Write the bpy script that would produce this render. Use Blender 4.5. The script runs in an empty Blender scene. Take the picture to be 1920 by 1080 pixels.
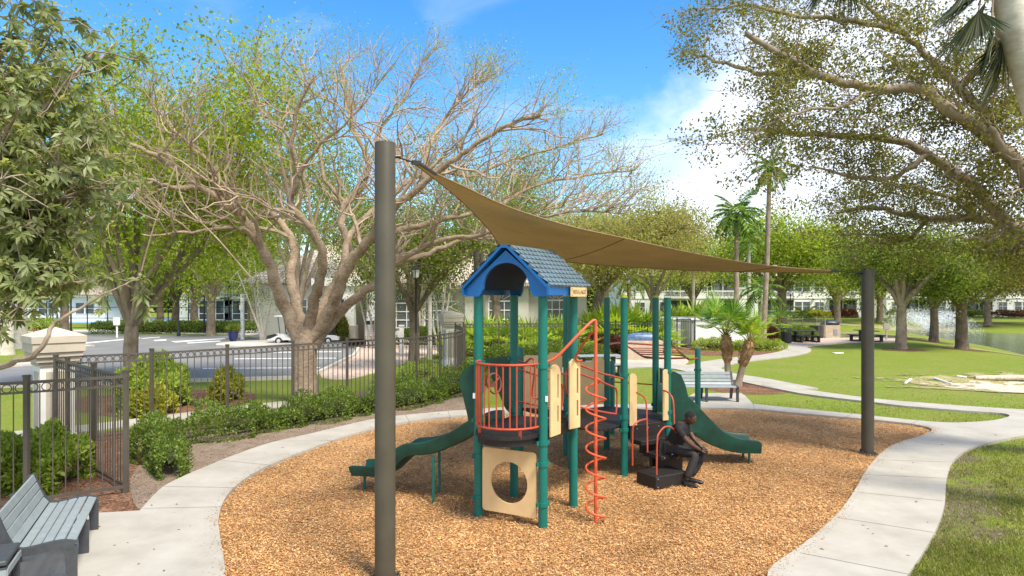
import bpy, bmesh, math, random
import numpy as np
from mathutils import Vector, Matrix, Euler
from mathutils.geometry import tessellate_polygon
S = bpy.context.scene; C = S.collection
R = math.radians; PI = math.pi
# ---------------- camera: level, at 3.1 m, horizon at photo row 556 ----------------
F = 1250.0; H = 3.1; YH = 556.0
cam = bpy.data.objects.new('camera', bpy.data.cameras.new('camera')); C.objects.link(cam); S.camera = cam
cam.location = (0, 0, H); cam.rotation_euler = (R(90), 0, 0)
cam.data.sensor_width = 36; cam.data.lens = 36*F/1920; cam.data.shift_y = 16/1920
cam.data.clip_start = .05; cam.data.clip_end = 6000
# ---------------- sun, sky, exposure ----------------
SUN = Vector((.34, -.40, .86)).normalized()
sun = bpy.data.objects.new('sun', bpy.data.lights.new('sun', 'SUN')); C.objects.link(sun)
sun.rotation_euler = SUN.to_track_quat('Z', 'Y').to_euler()
sun.data.energy = 2.6; sun.data.angle = R(15.0); sun.data.color = (1, .93, .80)
S.view_settings.view_transform = 'Standard'; S.view_settings.look = 'None'
S.view_settings.exposure = 1.27; S.view_settings.gamma = 1; S.view_settings.use_curve_mapping = False
w = bpy.data.worlds.new('World'); S.world = w; w.use_nodes = True
def world():
    nt = w.node_tree; N = nt.nodes; L = nt.links; N.clear()
    out = N.new('ShaderNodeOutputWorld'); bg = N.new('ShaderNodeBackground'); bg.inputs[1].default_value = .15
    sky = N.new('ShaderNodeTexSky'); sky.sky_type = 'NISHITA'; sky.sun_disc = False
    sky.sun_elevation = math.asin(SUN.z); sky.sun_rotation = math.atan2(SUN.x, SUN.y)
    sky.dust_density = .25; sky.ozone_density = 2.2; sky.air_density = 1.0
    tc = N.new('ShaderNodeTexCoord'); sep = N.new('ShaderNodeSeparateXYZ'); L.new(tc.outputs['Generated'], sep.inputs[0])
    def mth(op, a, b=None, clamp=False):
        n = N.new('ShaderNodeMath'); n.operation = op; n.use_clamp = clamp
        for i, v in enumerate((a, b)):
            if v is None: continue
            if isinstance(v, (int, float)): n.inputs[i].default_value = v
            else: L.new(v, n.inputs[i])
        return n.outputs[0]
    def noise(scale, det, sq=(1, 1, 1), dist=0):
        mp = N.new('ShaderNodeMapping'); mp.inputs['Scale'].default_value = sq; L.new(tc.outputs['Generated'], mp.inputs[0])
        n = N.new('ShaderNodeTexNoise'); n.inputs['Scale'].default_value = scale; n.inputs['Detail'].default_value = det
        n.inputs['Roughness'].default_value = .58; n.inputs['Distortion'].default_value = dist
        L.new(mp.outputs[0], n.inputs['Vector']); return n.outputs[0]
    X, Y, Z = sep.outputs
    n1 = noise(3.2, 8, (1, 1, 1.9), .4); nc = mth('SUBTRACT', n1, .5)
    # a bank of white cloud standing to the right of the view, low in the sky
    a = mth('MULTIPLY', mth('ADD', mth('SUBTRACT', X, .13), mth('MULTIPLY', nc, .35)), 8, True)
    b = mth('MULTIPLY', mth('ADD', mth('SUBTRACT', mth('ADD', mth('MULTIPLY', X, .8), .15), Z), mth('MULTIPLY', nc, .30)), 9, True)
    bank = mth('MULTIPLY', a, b)
    thin = mth('MULTIPLY', mth('SUBTRACT', noise(2.2, 9, (1, 1, 3), 1.2), .53), 2.2, True)
    # broken bright cloud added behind the camera as soft neutral fill light
    rear = mth('MULTIPLY', mth('MULTIPLY', mth('SUBTRACT', .02, Y), 3.5, True), mth('MULTIPLY', mth('ADD', mth('SUBTRACT', n1, .38), .12), 3.5, True))
    m = mth('MAXIMUM', mth('MAXIMUM', mth('MULTIPLY', bank, .88), mth('MULTIPLY', thin, .55)), mth('MULTIPLY', rear, .95))
    mix = N.new('ShaderNodeMixRGB'); L.new(m, mix.inputs[0])
    hs = N.new('ShaderNodeHueSaturation'); hs.inputs['Saturation'].default_value = 1.36; hs.inputs['Value'].default_value = .77
    L.new(sky.outputs[0], hs.inputs['Color']); L.new(hs.outputs[0], mix.inputs[1])
    mix.inputs[2].default_value = (3.75, 3.9, 4.3, 1)
    L.new(mix.outputs[0], bg.inputs[0]); L.new(bg.outputs[0], out.inputs[0])
world()
S.render.engine = 'CYCLES'
S.cycles.max_bounces = 6; S.cycles.diffuse_bounces = 3; S.cycles.glossy_bounces = 2; S.cycles.transmission_bounces = 3; S.cycles.transparent_max_bounces = 8

# ---------------- projection helpers (photo pixel -> point of the place) ----------------
def W(px, py, Y): return Vector(((px-960)*Y/F, Y, H-(py-YH)*Y/F))
def G(px, py, z=0.0):
    Y = F*(H-z)/(py-YH); return Vector(((px-960)*Y/F, Y, z))
LAKE = [(43, 74), (40, 62), (37.2, 52), (34, 44), (33, 37), (38, 30), (60, 25), (130, 24), (130, 66), (62, 67), (52, 72), (47, 80)]
_lk = np.array(LAKE, float)
def lake_sd(x, y):
    p = np.stack([np.asarray(x, float), np.asarray(y, float)], -1)
    d = np.full(p.shape[:-1], 1e9); ins = np.zeros(p.shape[:-1], bool)
    for i in range(len(_lk)):
        a = _lk[i]; b = _lk[(i+1) % len(_lk)]; e = b-a
        t = np.clip(((p-a)@e)/(e@e), 0, 1)
        d = np.minimum(d, np.linalg.norm(p-a-t[..., None]*e, axis=-1))
        c = ((a[1] > p[..., 1]) != (b[1] > p[..., 1]))
        xx = (b[0]-a[0])*(p[..., 1]-a[1])/(b[1]-a[1]+1e-12)+a[0]
        ins ^= c & (p[..., 0] < xx)
    return np.where(ins, -d, d)
def hgt(x, y):
    x = np.asarray(x, float); y = np.asarray(y, float)
    s = lake_sd(x, y); t = np.clip(s/9.0, 0, 1)
    z = np.where(s > 0, -.8*(1-t)**1.6, -.8-.5*np.clip(-s/3, 0, 1))
    # shallow washed-out gully in the lawn at the right
    g = np.exp(-(((x-21)/6.5)**2+((y-23.8)/2.4)**2)**2)
    return z-.28*g
def hz(x, y): return float(hgt(x, y))
def T(px, py):
    """first terrain point seen along a photo pixel's ray"""
    Y = 5.0
    while Y < 400:
        p = W(px, py, Y)
        if p.z <= hz(p.x, p.y): return Vector((p.x, p.y, hz(p.x, p.y)))
        Y *= 1.004
    return W(px, py, 400)

# ---------------- objects ----------------
OFF = {}
def tag(o, label=None, cat=None, group=None, kind=None):
    if label: o['label'] = label
    if cat: o['category'] = cat
    if group: o['group'] = group
    if kind: o['kind'] = kind
    return o
def thing(name, label, cat, loc=(0, 0, 0), group=None, rz=0):
    o = bpy.data.objects.new(name, None); C.objects.link(o); o.empty_display_size = .2
    o.location = loc; o.rotation_euler = (0, 0, rz); OFF[o.name] = Vector(loc) if rz == 0 else Vector((0, 0, 0))
    return tag(o, label, cat, group)
def link(name, me, mat, parent=None, smooth=False):
    o = bpy.data.objects.new(name, me); C.objects.link(o)
    if mat: me.materials.append(mat)
    if smooth: me.polygons.foreach_set('use_smooth', [True]*len(me.polygons))
    if parent is not None:
        o.parent = parent; off = OFF[parent.name]; OFF[o.name] = off
        if off.length > 0: me.transform(Matrix.Translation(-off))
    else: OFF[o.name] = Vector((0, 0, 0))
    return o
def copy_tree(o, loc=None, rz=None, label=None, scale=None, parent=None):
    c = o.copy(); C.objects.link(c); OFF[c.name] = OFF[o.name]
    if parent is not None:
        c.parent = parent; c.matrix_parent_inverse = o.matrix_parent_inverse.copy()
    if loc is not None: c.location = loc
    if rz is not None: c.rotation_euler = (0, 0, rz)
    if scale is not None: c.scale = (scale,)*3 if isinstance(scale, (int, float)) else scale
    if label: c['label'] = label
    for ch in list(KIDS.get(o.name, [])) or [x for x in o.children]: copy_tree(ch, parent=c)
    return c
KIDS = {}
class MB:
    def __init__(s): s.v = []; s.f = []
    def add(s, vs, fs):
        b = len(s.v); s.v += [tuple(p) for p in vs]; s.f += [tuple(i+b for i in f) for f in fs]; return s
    def box(s, c, d, rz=0, M=None, bev=0):
        x, y, z = d[0]/2, d[1]/2, d[2]/2
        if bev > 0:
            P = []
            for zz, k in ((-z, bev), (-z+bev, 0), (z-bev, 0), (z, bev)):
                X, Y = x-k, y-k
                P += [(-X+bev*(k == 0)*.6, -Y, zz), (X-bev*(k == 0)*.6, -Y, zz), (X, -Y+bev*(k == 0)*.6, zz), (X, Y-bev*(k == 0)*.6, zz),
                      (X-bev*(k == 0)*.6, Y, zz), (-X+bev*(k == 0)*.6, Y, zz), (-X, Y-bev*(k == 0)*.6, zz), (-X, -Y+bev*(k == 0)*.6, zz)]
            if True:
                fs = [tuple(range(7, -1, -1)), tuple(range(24, 32))]
                for r_ in range(3):
                    for i in range(8):
                        j = (i+1) % 8; fs.append((r_*8+i, r_*8+j, r_*8+8+j, r_*8+8+i))
            P = [Vector(p) for p in P]
        else:
            P = [Vector(p) for p in ((-x, -y, -z), (x, -y, -z), (x, y, -z), (-x, y, -z), (-x, -y, z), (x, -y, z), (x, y, z), (-x, y, z))]
            fs = [(0, 3, 2, 1), (4, 5, 6, 7), (0, 1, 5, 4), (1, 2, 6, 5), (2, 3, 7, 6), (3, 0, 4, 7)]
        m = M if M is not None else Matrix.Rotation(rz, 3, 'Z')
        c = Vector(c); return s.add([m@p+c for p in P], fs)
    def bar(s, a, b, wd, ht, up=(0, 0, 1)):
        a, b = Vector(a), Vector(b); d = b-a; L = d.length; d.normalize()
        u = Vector(up); sd = d.cross(u)
        if sd.length < 1e-4: sd = d.cross(Vector((1, 0, 0)))
        sd.normalize(); u = sd.cross(d)
        M = Matrix((d, sd, u)).transposed(); return s.box((a+b)/2, (L, wd, ht), M=M)
    def tube(s, pts, r, n=8, cap=True):
        pts = [Vector(p) for p in pts]; m = len(pts)
        rr = [r]*m if isinstance(r, (int, float)) else list(r)
        t0 = (pts[1]-pts[0]).normalized(); nrm = t0.cross(Vector((0, 0, 1)))
        if nrm.length < .05: nrm = t0.cross(Vector((1, 0, 0)))
        nrm.normalize(); vs = []
        for i, p in enumerate(pts):
            t = (pts[min(i+1, m-1)]-pts[max(i-1, 0)])
            if t.length > 1e-9: t.normalize()
            else: t = t0
            nrm = nrm-t*nrm.dot(t)
            if nrm.length < 1e-5: nrm = t.orthogonal()
            nrm.normalize(); bn = t.cross(nrm)
            for k in range(n):
                a = 2*PI*k/n; vs.append(p+(nrm*math.cos(a)+bn*math.sin(a))*rr[i])
        fs = []
        for i in range(m-1):
            for k in range(n):
                k2 = (k+1) % n; fs.append((i*n+k, i*n+k2, (i+1)*n+k2, (i+1)*n+k))
        if cap: fs += [tuple(range(n-1, -1, -1)), tuple((m-1)*n+k for k in range(n))]
        return s.add(vs, fs)
    def lathe(s, prof, c=(0, 0, 0), n=16):
        c = Vector(c); vs = []; m = len(prof)
        for r, z in prof:
            for k in range(n): a = 2*PI*k/n; vs.append(c+Vector((r*math.cos(a), r*math.sin(a), z)))
        fs = [(i*n+k, i*n+(k+1) % n, (i+1)*n+(k+1) % n, (i+1)*n+k) for i in range(m-1) for k in range(n)]
        fs += [tuple(range(n-1, -1, -1)), tuple((m-1)*n+k for k in range(n))]
        return s.add(vs, fs)
    def prism(s, loops, o, ux, uy, th):
        """flat outline(s) (first outer, others holes) in the frame o,ux,uy, thickness th along ux x uy"""
        o, ux, uy = Vector(o), Vector(ux), Vector(uy); nn = ux.cross(uy).normalized()*th
        tri = tessellate_polygon([[Vector((a, b, 0)) for a, b in lp] for lp in loops])
        fl = [p for lp in loops for p in lp]; k = len(fl)
        P = [o+ux*a+uy*b for a, b in fl]; vs = P+[p+nn for p in P]
        fs = [t for t in tri]+[tuple(reversed([i+k for i in t])) for t in tri]
        b0 = 0
        for lp in loops:
            m = len(lp)
            for i in range(m): j = (i+1) % m; fs.append((b0+i, b0+j, b0+j+k, b0+i+k))
            b0 += m
        return s.add(vs, fs)
    def sphere(s, c, r, n=10, m=6, sc=(1, 1, 1)):
        prof = [(max(1e-3, r*math.sin(PI*i/m)), -r*math.cos(PI*i/m)) for i in range(m+1)]
        b = len(s.v); s.lathe(prof, (0, 0, 0), n)
        for i in range(b, len(s.v)): x, y, z = s.v[i]; s.v[i] = (x*sc[0]+c[0], y*sc[1]+c[1], z*sc[2]+c[2])
        return s
    def build(s, name, mat, parent=None, smooth=False, fix=True):
        me = bpy.data.meshes.new(name); me.from_pydata(s.v, [], s.f); me.validate()
        if fix and len(s.f) < 60000:
            bm = bmesh.new(); bm.from_mesh(me); bmesh.ops.recalc_face_normals(bm, faces=bm.faces); bm.to_mesh(me); bm.free()
        o = link(name, me, mat, parent, smooth)
        if smooth:
            try: me.set_sharp_from_angle(angle=R(42))
            except Exception: pass
        return o
def quadmesh(name, V, mat, parent=None, smooth=False):
    """V: (N,4,3) array of separate quads"""
    n = len(V); me = bpy.data.meshes.new(name)
    me.vertices.add(4*n); me.vertices.foreach_set('co', V.reshape(-1).astype(np.float32))
    me.loops.add(4*n); me.loops.foreach_set('vertex_index', np.arange(4*n, dtype=np.int32))
    me.polygons.add(n); me.polygons.foreach_set('loop_start', np.arange(0, 4*n, 4, dtype=np.int32))
    me.polygons.foreach_set('loop_total', np.full(n, 4, np.int32)); me.update(calc_edges=True)
    return link(name, me, mat, parent, smooth)
def unit(a): return a/np.maximum(np.linalg.norm(a, axis=-1, keepdims=True), 1e-9)
def leafquads(P, D, ln, wd, rg, fold=.25, face=None):
    """leaves as folded rhombi from base P along D"""
    n = len(P); D = unit(D); q = rg.normal(size=(n, 3)) if face is None else face+rg.normal(size=(n, 3))*.35
    sd = unit(np.cross(D, q)); up = np.cross(sd, D)
    ln = np.broadcast_to(np.asarray(ln, float), (n,))[:, None]; wd = np.broadcast_to(np.asarray(wd, float), (n,))[:, None]
    mid = P+D*ln*.45
    V = np.stack([P, mid+sd*wd*.5+up*wd*fold, P+D*ln-up*ln*.1, mid-sd*wd*.5+up*wd*fold], 1)
    return V
def smooth_px(pts, closed=True, k=5):
    n = len(pts); out = []
    rng_ = range(n) if closed else range(n-1)
    for i in rng_:
        p0 = pts[(i-1) % n] if closed or i > 0 else pts[0]; p1 = pts[i]; p2 = pts[(i+1) % n]
        p3 = pts[(i+2) % n] if closed or i+2 < n else pts[-1]
        for j in range(k):
            t = j/k
            out.append(tuple(.5*((2*p1[a])+(-p0[a]+p2[a])*t+(2*p0[a]-5*p1[a]+4*p2[a]-p3[a])*t*t+(-p0[a]+3*p1[a]-3*p2[a]+p3[a])*t**3) for a in range(len(p1))))
    if not closed: out.append(tuple(pts[-1]))
    return out
def sheet(name, loops, z, mat, thick=0, kind='structure', terrain=False):
    mb = MB(); lp = [[(p[0], p[1]) for p in l] for l in loops]
    if thick: mb.prism(lp, (0, 0, z), (1, 0, 0), (0, 1, 0), -thick)
    else:
        tri = tessellate_polygon([[Vector((a, b, 0)) for a, b in l] for l in lp]); fl = [p for l in lp for p in l]
        mb.add([(a, b, z+(hz(a, b) if terrain else 0)) for a, b in fl], tri)
    o = mb.build(name, mat)
    bm = bmesh.new(); bm.from_mesh(o.data)
    if not thick:
        for f in bm.faces:
            if f.normal.z < 0: f.normal_flip()
    bm.to_mesh(o.data); bm.free()
    return tag(o, kind=kind)

# ---------------- materials ----------------
def NT(name):
    m = bpy.data.materials.new(name); m.use_nodes = True; nt = m.node_tree
    return m, nt.nodes, nt.links, nt.nodes['Principled BSDF']
def c4(c): return (c[0], c[1], c[2], 1)
def tex(N, L, kind, scale, coord='Object', det=5, rough=.6, sq=None, **kw):
    tc = N.new('ShaderNodeTexCoord'); src = tc.outputs[coord]
    if coord == 'World':
        g = N.new('ShaderNodeNewGeometry'); src = g.outputs['Position']
    mp = N.new('ShaderNodeMapping'); L.new(src, mp.inputs[0])
    if sq: mp.inputs['Scale'].default_value = sq
    n = N.new('ShaderNodeTex'+kind); n.inputs['Scale'].default_value = scale
    if kind == 'Noise': n.inputs['Detail'].default_value = det; n.inputs['Roughness'].default_value = rough
    L.new(mp.outputs[0], n.inputs['Vector'])
    for k, v in kw.items(): n.inputs[k].default_value = v
    return n
def pos(N):
    return N.new('ShaderNodeNewGeometry').outputs['Position']
def wtex(N, L, kind, scale, det=5, rough=.6, sq=(1, 1, 1), **kw):
    mp = N.new('ShaderNodeMapping'); L.new(pos(N), mp.inputs[0]); mp.inputs['Scale'].default_value = sq
    n = N.new('ShaderNodeTex'+kind); n.inputs['Scale'].default_value = scale
    if kind == 'Noise': n.inputs['Detail'].default_value = det; n.inputs['Roughness'].default_value = rough
    L.new(mp.outputs[0], n.inputs['Vector'])
    for k, v in kw.items(): n.inputs[k].default_value = v
    return n
def ramp(N, L, fac, stops):
    r = N.new('ShaderNodeValToRGB'); L.new(fac, r.inputs[0]); e = r.color_ramp.elements
    e[0].position = stops[0][0]; e[0].color = c4(stops[0][1]); e[1].position = stops[-1][0]; e[1].color = c4(stops[-1][1])
    for p, c in stops[1:-1]: x = e.new(p); x.color = c4(c)
    return r.outputs[0]
def mixc(N, L, fac, a, b, mode='MIX'):
    n = N.new('ShaderNodeMixRGB'); n.blend_type = mode
    for i, v in ((0, fac), (1, a), (2, b)):
        if isinstance(v, (int, float)): n.inputs[i].default_value = v
        elif isinstance(v, tuple): n.inputs[i].default_value = c4(v)
        else: L.new(v, n.inputs[i])
    return n.outputs[0]
def bump(N, L, fac, b, st=.3, dist=.02):
    n = N.new('ShaderNodeBump'); n.inputs['Strength'].default_value = st; n.inputs['Distance'].default_value = dist
    L.new(fac, n.inputs['Height']); L.new(n.outputs[0], b.inputs['Normal'])
def plain(name, col, rough=.5, metal=0, var=.12, vs=6, bmp=.0, bs=80, spec=.5, var2=None):
    m, N, L, b = NT(name); b.inputs['Roughness'].default_value = rough; b.inputs['Metallic'].default_value = metal
    b.inputs['Specular IOR Level'].default_value = spec
    n = wtex(N, L, 'Noise', vs, 6)
    d = tuple(max(0, x*(1-var*1.6)) for x in col); e = tuple(min(1, x*(1+var)) for x in col)
    if var2: d = var2
    L.new(ramp(N, L, n.outputs[0], [(.3, d), (.7, e)]), b.inputs['Base Color'])
    if bmp: bump(N, L, wtex(N, L, 'Noise', bs, 3).outputs[0], b, bmp, .004)
    return m
def leafmat(name, cols, trans=.35, rough=.5, spec=.35):
    m, N, L, b = NT(name); g = N.new('ShaderNodeNewGeometry')
    k = len(cols); col = ramp(N, L, g.outputs['Random Per Island'], [(i/(k-1), c) for i, c in enumerate(cols)])
    nz = wtex(N, L, 'Noise', .8, 6, .7); v = ramp(N, L, nz.outputs[0], [(.3, (.66, .66, .66)), (.7, (1.25, 1.25, 1.25))])
    col = mixc(N, L, 1, col, v, 'MULTIPLY')
    L.new(col, b.inputs['Base Color']); b.inputs['Roughness'].default_value = rough; b.inputs['Specular IOR Level'].default_value = spec
    t = N.new('ShaderNodeBsdfTranslucent'); L.new(mixc(N, L, 1, col, (1.25, 1.15, .6), 'MULTIPLY'), t.inputs[0])
    ms = N.new('ShaderNodeMixShader'); ms.inputs[0].default_value = trans; L.new(b.outputs[0], ms.inputs[1]); L.new(t.outputs[0], ms.inputs[2])
    L.new(ms.outputs[0], N['Material Output'].inputs[0]); return m
def barkmat(name, a, b_, scale=5, sq=(1, 1, .35), bm=.6):
    m, N, L, b = NT(name); b.inputs['Roughness'].default_value = .9; b.inputs['Specular IOR Level'].default_value = .2
    n = wtex(N, L, 'Noise', scale, 8, .7, sq); n2 = wtex(N, L, 'Noise', scale*.25, 4)
    f = mixc(N, L, .4, n.outputs[0], n2.outputs[0])
    L.new(ramp(N, L, f, [(.34, a), (.5, tuple((x+y)/2 for x, y in zip(a, b_))), (.64, b_)]), b.inputs['Base Color'])
    bump(N, L, n.outputs[0], b, bm, .03); return m

def mat_lawn():
    m, N, L, b = NT('lawn_grass'); b.inputs['Roughness'].default_value = .9; b.inputs['Specular IOR Level'].default_value = .15
    fine = wtex(N, L, 'Noise', 38, 4, .7); mid = wtex(N, L, 'Noise', 2.6, 6, .65); big = wtex(N, L, 'Noise', .45, 8, .7)
    g = ramp(N, L, fine.outputs[0], [(.3, (.065, .115, .008)), (.5, (.15, .235, .016)), (.72, (.27, .36, .04))])
    y = ramp(N, L, fine.outputs[0], [(.3, (.12, .125, .022)), (.7, (.36, .36, .09))])
    c = mixc(N, L, ramp(N, L, mid.outputs[0], [(.42, (0, 0, 0)), (.70, (.85, .85, .85))]), g, y)
    c = mixc(N, L, ramp(N, L, big.outputs[0], [(.4, (0, 0, 0)), (.62, (.7, .7, .7))]), c, y)
    # worn soil showing through beside the near path (right of the view)
    d = ramp(N, L, fine.outputs[0], [(.3, (.07, .052, .036)), (.7, (.26, .21, .15))])
    sx = N.new('ShaderNodeSeparateXYZ'); L.new(pos(N), sx.inputs[0])
    def mt(op, a, b2, cl=False):
        n = N.new('ShaderNodeMath'); n.operation = op; n.use_clamp = cl
        for i, v in ((0, a), (1, b2)):
            if isinstance(v, (int, float)): n.inputs[i].default_value = v
            else: L.new(v, n.inputs[i])
        return n.outputs[0]
    strip = mt('SUBTRACT', 1.25, mt('SUBTRACT', sx.outputs[0], mt('MULTIPLY', sx.outputs[1], .66)), True)
    near = mt('MULTIPLY', mt('MULTIPLY', mt('SUBTRACT', 15.5, sx.outputs[1]), .5, True), mt('MULTIPLY', mt('SUBTRACT', sx.outputs[0], 3), .6, True))
    pt = wtex(N, L, 'Noise', .95, 6, .62)
    e = mt('MULTIPLY', near, mt('MULTIPLY', mt('ADD', mt('SUBTRACT', pt.outputs[0], .50), mt('MULTIPLY', strip, .13)), 7, True))
    c = mixc(N, L, e, c, d)
    md = wtex(N, L, 'Noise', 9, 6, .75); c = mixc(N, L, 1, c, ramp(N, L, md.outputs[0], [(.3, (.62, .66, .6)), (.7, (1.22, 1.18, 1.15))]), 'MULTIPLY')
    L.new(c, b.inputs['Base Color']); bump(N, L, fine.outputs[0], b, .8, .03); return m
def mat_mulch():
    m, N, L, b = NT('wood_mulch'); b.inputs['Roughness'].default_value = .9; b.inputs['Specular IOR Level'].default_value = .2
    v = wtex(N, L, 'Voronoi', 34, sq=(1, 1.6, 1), Randomness=1); v2 = wtex(N, L, 'Voronoi', 60, sq=(1.7, 1, 1))
    c = ramp(N, L, v.outputs['Color'], [(.1, (.18, .085, .036)), (.45, (.43, .225, .09)), (.8, (.60, .37, .165))])
    c2 = ramp(N, L, v2.outputs['Color'], [(.2, (.24, .13, .06)), (.8, (.64, .46, .26))])
    c = mixc(N, L, .45, c, c2); c = mixc(N, L, 1, c, ramp(N, L, wtex(N, L, 'Noise', .8, 5).outputs[0], [(.3, (.8, .76, .72)), (.7, (1.08, 1.08, 1.08))]), 'MULTIPLY')
    L.new(c, b.inputs['Base Color']); bump(N, L, v.outputs[0], b, .9, .02); return m
def mat_concrete():
    m, N, L, b = NT('concrete_path'); b.inputs['Roughness'].default_value = .85; b.inputs['Specular IOR Level'].default_value = .25
    n = wtex(N, L, 'Noise', 1.3, 8, .65); f = wtex(N, L, 'Noise', 120, 2)
    c = ramp(N, L, n.outputs[0], [(.25, (.31, .285, .24)), (.5, (.40, .37, .315)), (.75, (.47, .44, .385))])
    c = mixc(N, L, ramp(N, L, f.outputs[0], [(.35, (.25, .25, .25)), (.6, (0, 0, 0))]), c, (.3, .28, .24))
    st = wtex(N, L, 'Noise', 5.5, 6, .7); c = mixc(N, L, ramp(N, L, st.outputs[0], [(.62, (0, 0, 0)), (.78, (.35, .35, .35))]), c, (.28, .23, .17))
    L.new(c, b.inputs['Base Color']); bump(N, L, f.outputs[0], b, .15, .003); return m
def mat_soil(name, cols, scale=26):
    m, N, L, b = NT(name); b.inputs['Roughness'].default_value = .95; b.inputs['Specular IOR Level'].default_value = .1
    v = wtex(N, L, 'Voronoi', scale*1.4); n = wtex(N, L, 'Noise', scale*.08, 6); f = mixc(N, L, .5, v.outputs['Color'], n.outputs[0])
    L.new(ramp(N, L, f, [(.25, cols[0]), (.5, cols[1]), (.72, cols[2])]), b.inputs['Base Color'])
    bump(N, L, v.outputs[0], b, .6, .02); return m
def mat_asphalt():
    m, N, L, b = NT('asphalt'); b.inputs['Roughness'].default_value = .85
    n = wtex(N, L, 'Noise', .5, 6); f = wtex(N, L, 'Noise', 60, 2)
    c = ramp(N, L, n.outputs[0], [(.3, (.155, .15, .145)), (.7, (.235, .23, .22))])
    c = mixc(N, L, .25, c, ramp(N, L, f.outputs[0], [(.4, (.08, .08, .085)), (.6, (.32, .32, .33))]))
    L.new(c, b.inputs['Base Color']); return m
def mat_water():
    m, N, L, b = NT('lake_water'); b.inputs['Roughness'].default_value = .07; b.inputs['Base Color'].default_value = (.06, .09, .075, 1)
    b.inputs['IOR'].default_value = 1.33; b.inputs['Specular IOR Level'].default_value = .8
    bump(N, L, wtex(N, L, 'Noise', 1.4, 5, .6, (.6, 1.6, 1)).outputs[0], b, .35, .12); return m
def mat_tile():
    m, N, L, b = NT('clay_tile_roof'); b.inputs['Roughness'].default_value = .85
    br = N.new('ShaderNodeTexBrick'); mp = N.new('ShaderNodeMapping'); L.new(N.new('ShaderNodeTexCoord').outputs['UV'], mp.inputs[0]); L.new(mp.outputs[0], br.inputs['Vector'])
    br.inputs['Scale'].default_value = 1; br.inputs['Brick Width'].default_value = .32; br.inputs['Row Height'].default_value = .36; br.inputs['Mortar Size'].default_value = .03
    br.inputs['Color1'].default_value = (.50, .42, .34, 1); br.inputs['Color2'].default_value = (.62, .54, .46, 1); br.inputs['Mortar'].default_value = (.22, .17, .13, 1)
    n = wtex(N, L, 'Noise', 1.2, 5)
    L.new(mixc(N, L, 1, br.outputs[0], ramp(N, L, n.outputs[0], [(.3, (.75, .72, .7)), (.7, (1.1, 1.1, 1.1))]), 'MULTIPLY'), b.inputs['Base Color'])
    return m
def mat_sail():
    m, N, L, b = NT('shade_cloth'); b.inputs['Roughness'].default_value = .85; b.inputs['Specular IOR Level'].default_value = .15
    n = wtex(N, L, 'Noise', 170, 2, .5, (1, .12, 1)); n2 = wtex(N, L, 'Noise', 1.6, 5)
    c = mixc(N, L, .5, ramp(N, L, n.outputs[0], [(.35, (.31, .235, .13)), (.65, (.57, .455, .275))]), ramp(N, L, n2.outputs[0], [(.3, (.40, .31, .16)), (.7, (.52, .41, .22))]))
    L.new(c, b.inputs['Base Color']); t = N.new('ShaderNodeBsdfTranslucent'); L.new(c, t.inputs[0])
    ms = N.new('ShaderNodeMixShader'); ms.inputs[0].default_value = .42; L.new(b.outputs[0], ms.inputs[1]); L.new(t.outputs[0], ms.inputs[2])
    L.new(ms.outputs[0], N['Material Output'].inputs[0]); return m
M = {}
M['lawn'] = mat_lawn(); M['mulch'] = mat_mulch(); M['conc'] = mat_concrete(); M['asph'] = mat_asphalt(); M['water'] = mat_water(); M['tile'] = mat_tile(); M['sail'] = mat_sail()
M['dirt'] = mat_soil('bare_dirt', [(.12, .085, .06), (.23, .17, .125), (.34, .265, .205)], 40)
M['bark_mulch'] = mat_soil('brown_mulch', [(.07, .035, .022), (.17, .085, .05), (.34, .2, .13)])
M['sand'] = mat_soil('washed_sand', [(.42, .33, .22), (.56, .46, .33), (.68, .6, .48)], 8)
def ragged(m):
    # the patch breaks up into the lawn towards its rim (attribute 'rim': 0 in the middle, 1 at the edge)
    nt = m.node_tree; N, L = nt.nodes, nt.links; a = N.new('ShaderNodeAttribute'); a.attribute_name = 'rim'; n = wtex(N, L, 'Noise', 2.2, 8, .7, (.6, 1, 1))
    x = N.new('ShaderNodeMath'); x.operation = 'MULTIPLY'; L.new(a.outputs['Fac'], x.inputs[0]); x.inputs[1].default_value = .62
    y = N.new('ShaderNodeMath'); y.operation = 'GREATER_THAN'; L.new(x.outputs[0], y.inputs[0]); L.new(n.outputs[0], y.inputs[1])
    t = N.new('ShaderNodeBsdfTransparent'); ms = N.new('ShaderNodeMixShader'); L.new(y.outputs[0], ms.inputs[0]); L.new(N['Principled BSDF'].outputs[0], ms.inputs[1]); L.new(t.outputs[0], ms.inputs[2])
    L.new(ms.outputs[0], N['Material Output'].inputs[0]); return m
M['drygrass'] = mat_soil('dry_grass', [(.16, .13, .05), (.30, .27, .12), (.42, .38, .19)], 14)
M['pavers'] = mat_soil('pink_pavers', [(.42, .30, .24), (.55, .42, .34), (.64, .52, .43)], 6)
M['curb'] = plain('curb_concrete', (.56, .52, .45), .85, var=.12, vs=2)
M['paint'] = plain('white_road_paint', (.75, .76, .76), .7, vs=3)
M['court'] = plain('court_blue', (.22, .38, .55), .8)
M['pole'] = plain('bronze_pole_paint', (.075, .066, .046), .5, .0, .1, 3, .25, 160, spec=.3)
M['bronze'] = plain('bronze_fence_paint', (.098, .083, .066), .5, 0, .1, 5)
M['black'] = plain('black_paint', (.02, .02, .022), .4)
M['green_post'] = plain('teal_green_steel', (.004, .148, .118), .38, 0, .08, 4)
M['slide'] = plain('dark_green_plastic', (.004, .060, .038), .42, 0, .3, 4, .3, 120)
M['red'] = plain('coral_red_coating', (.44, .065, .028), .5, 0, .14, 12, .2, 90)
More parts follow.
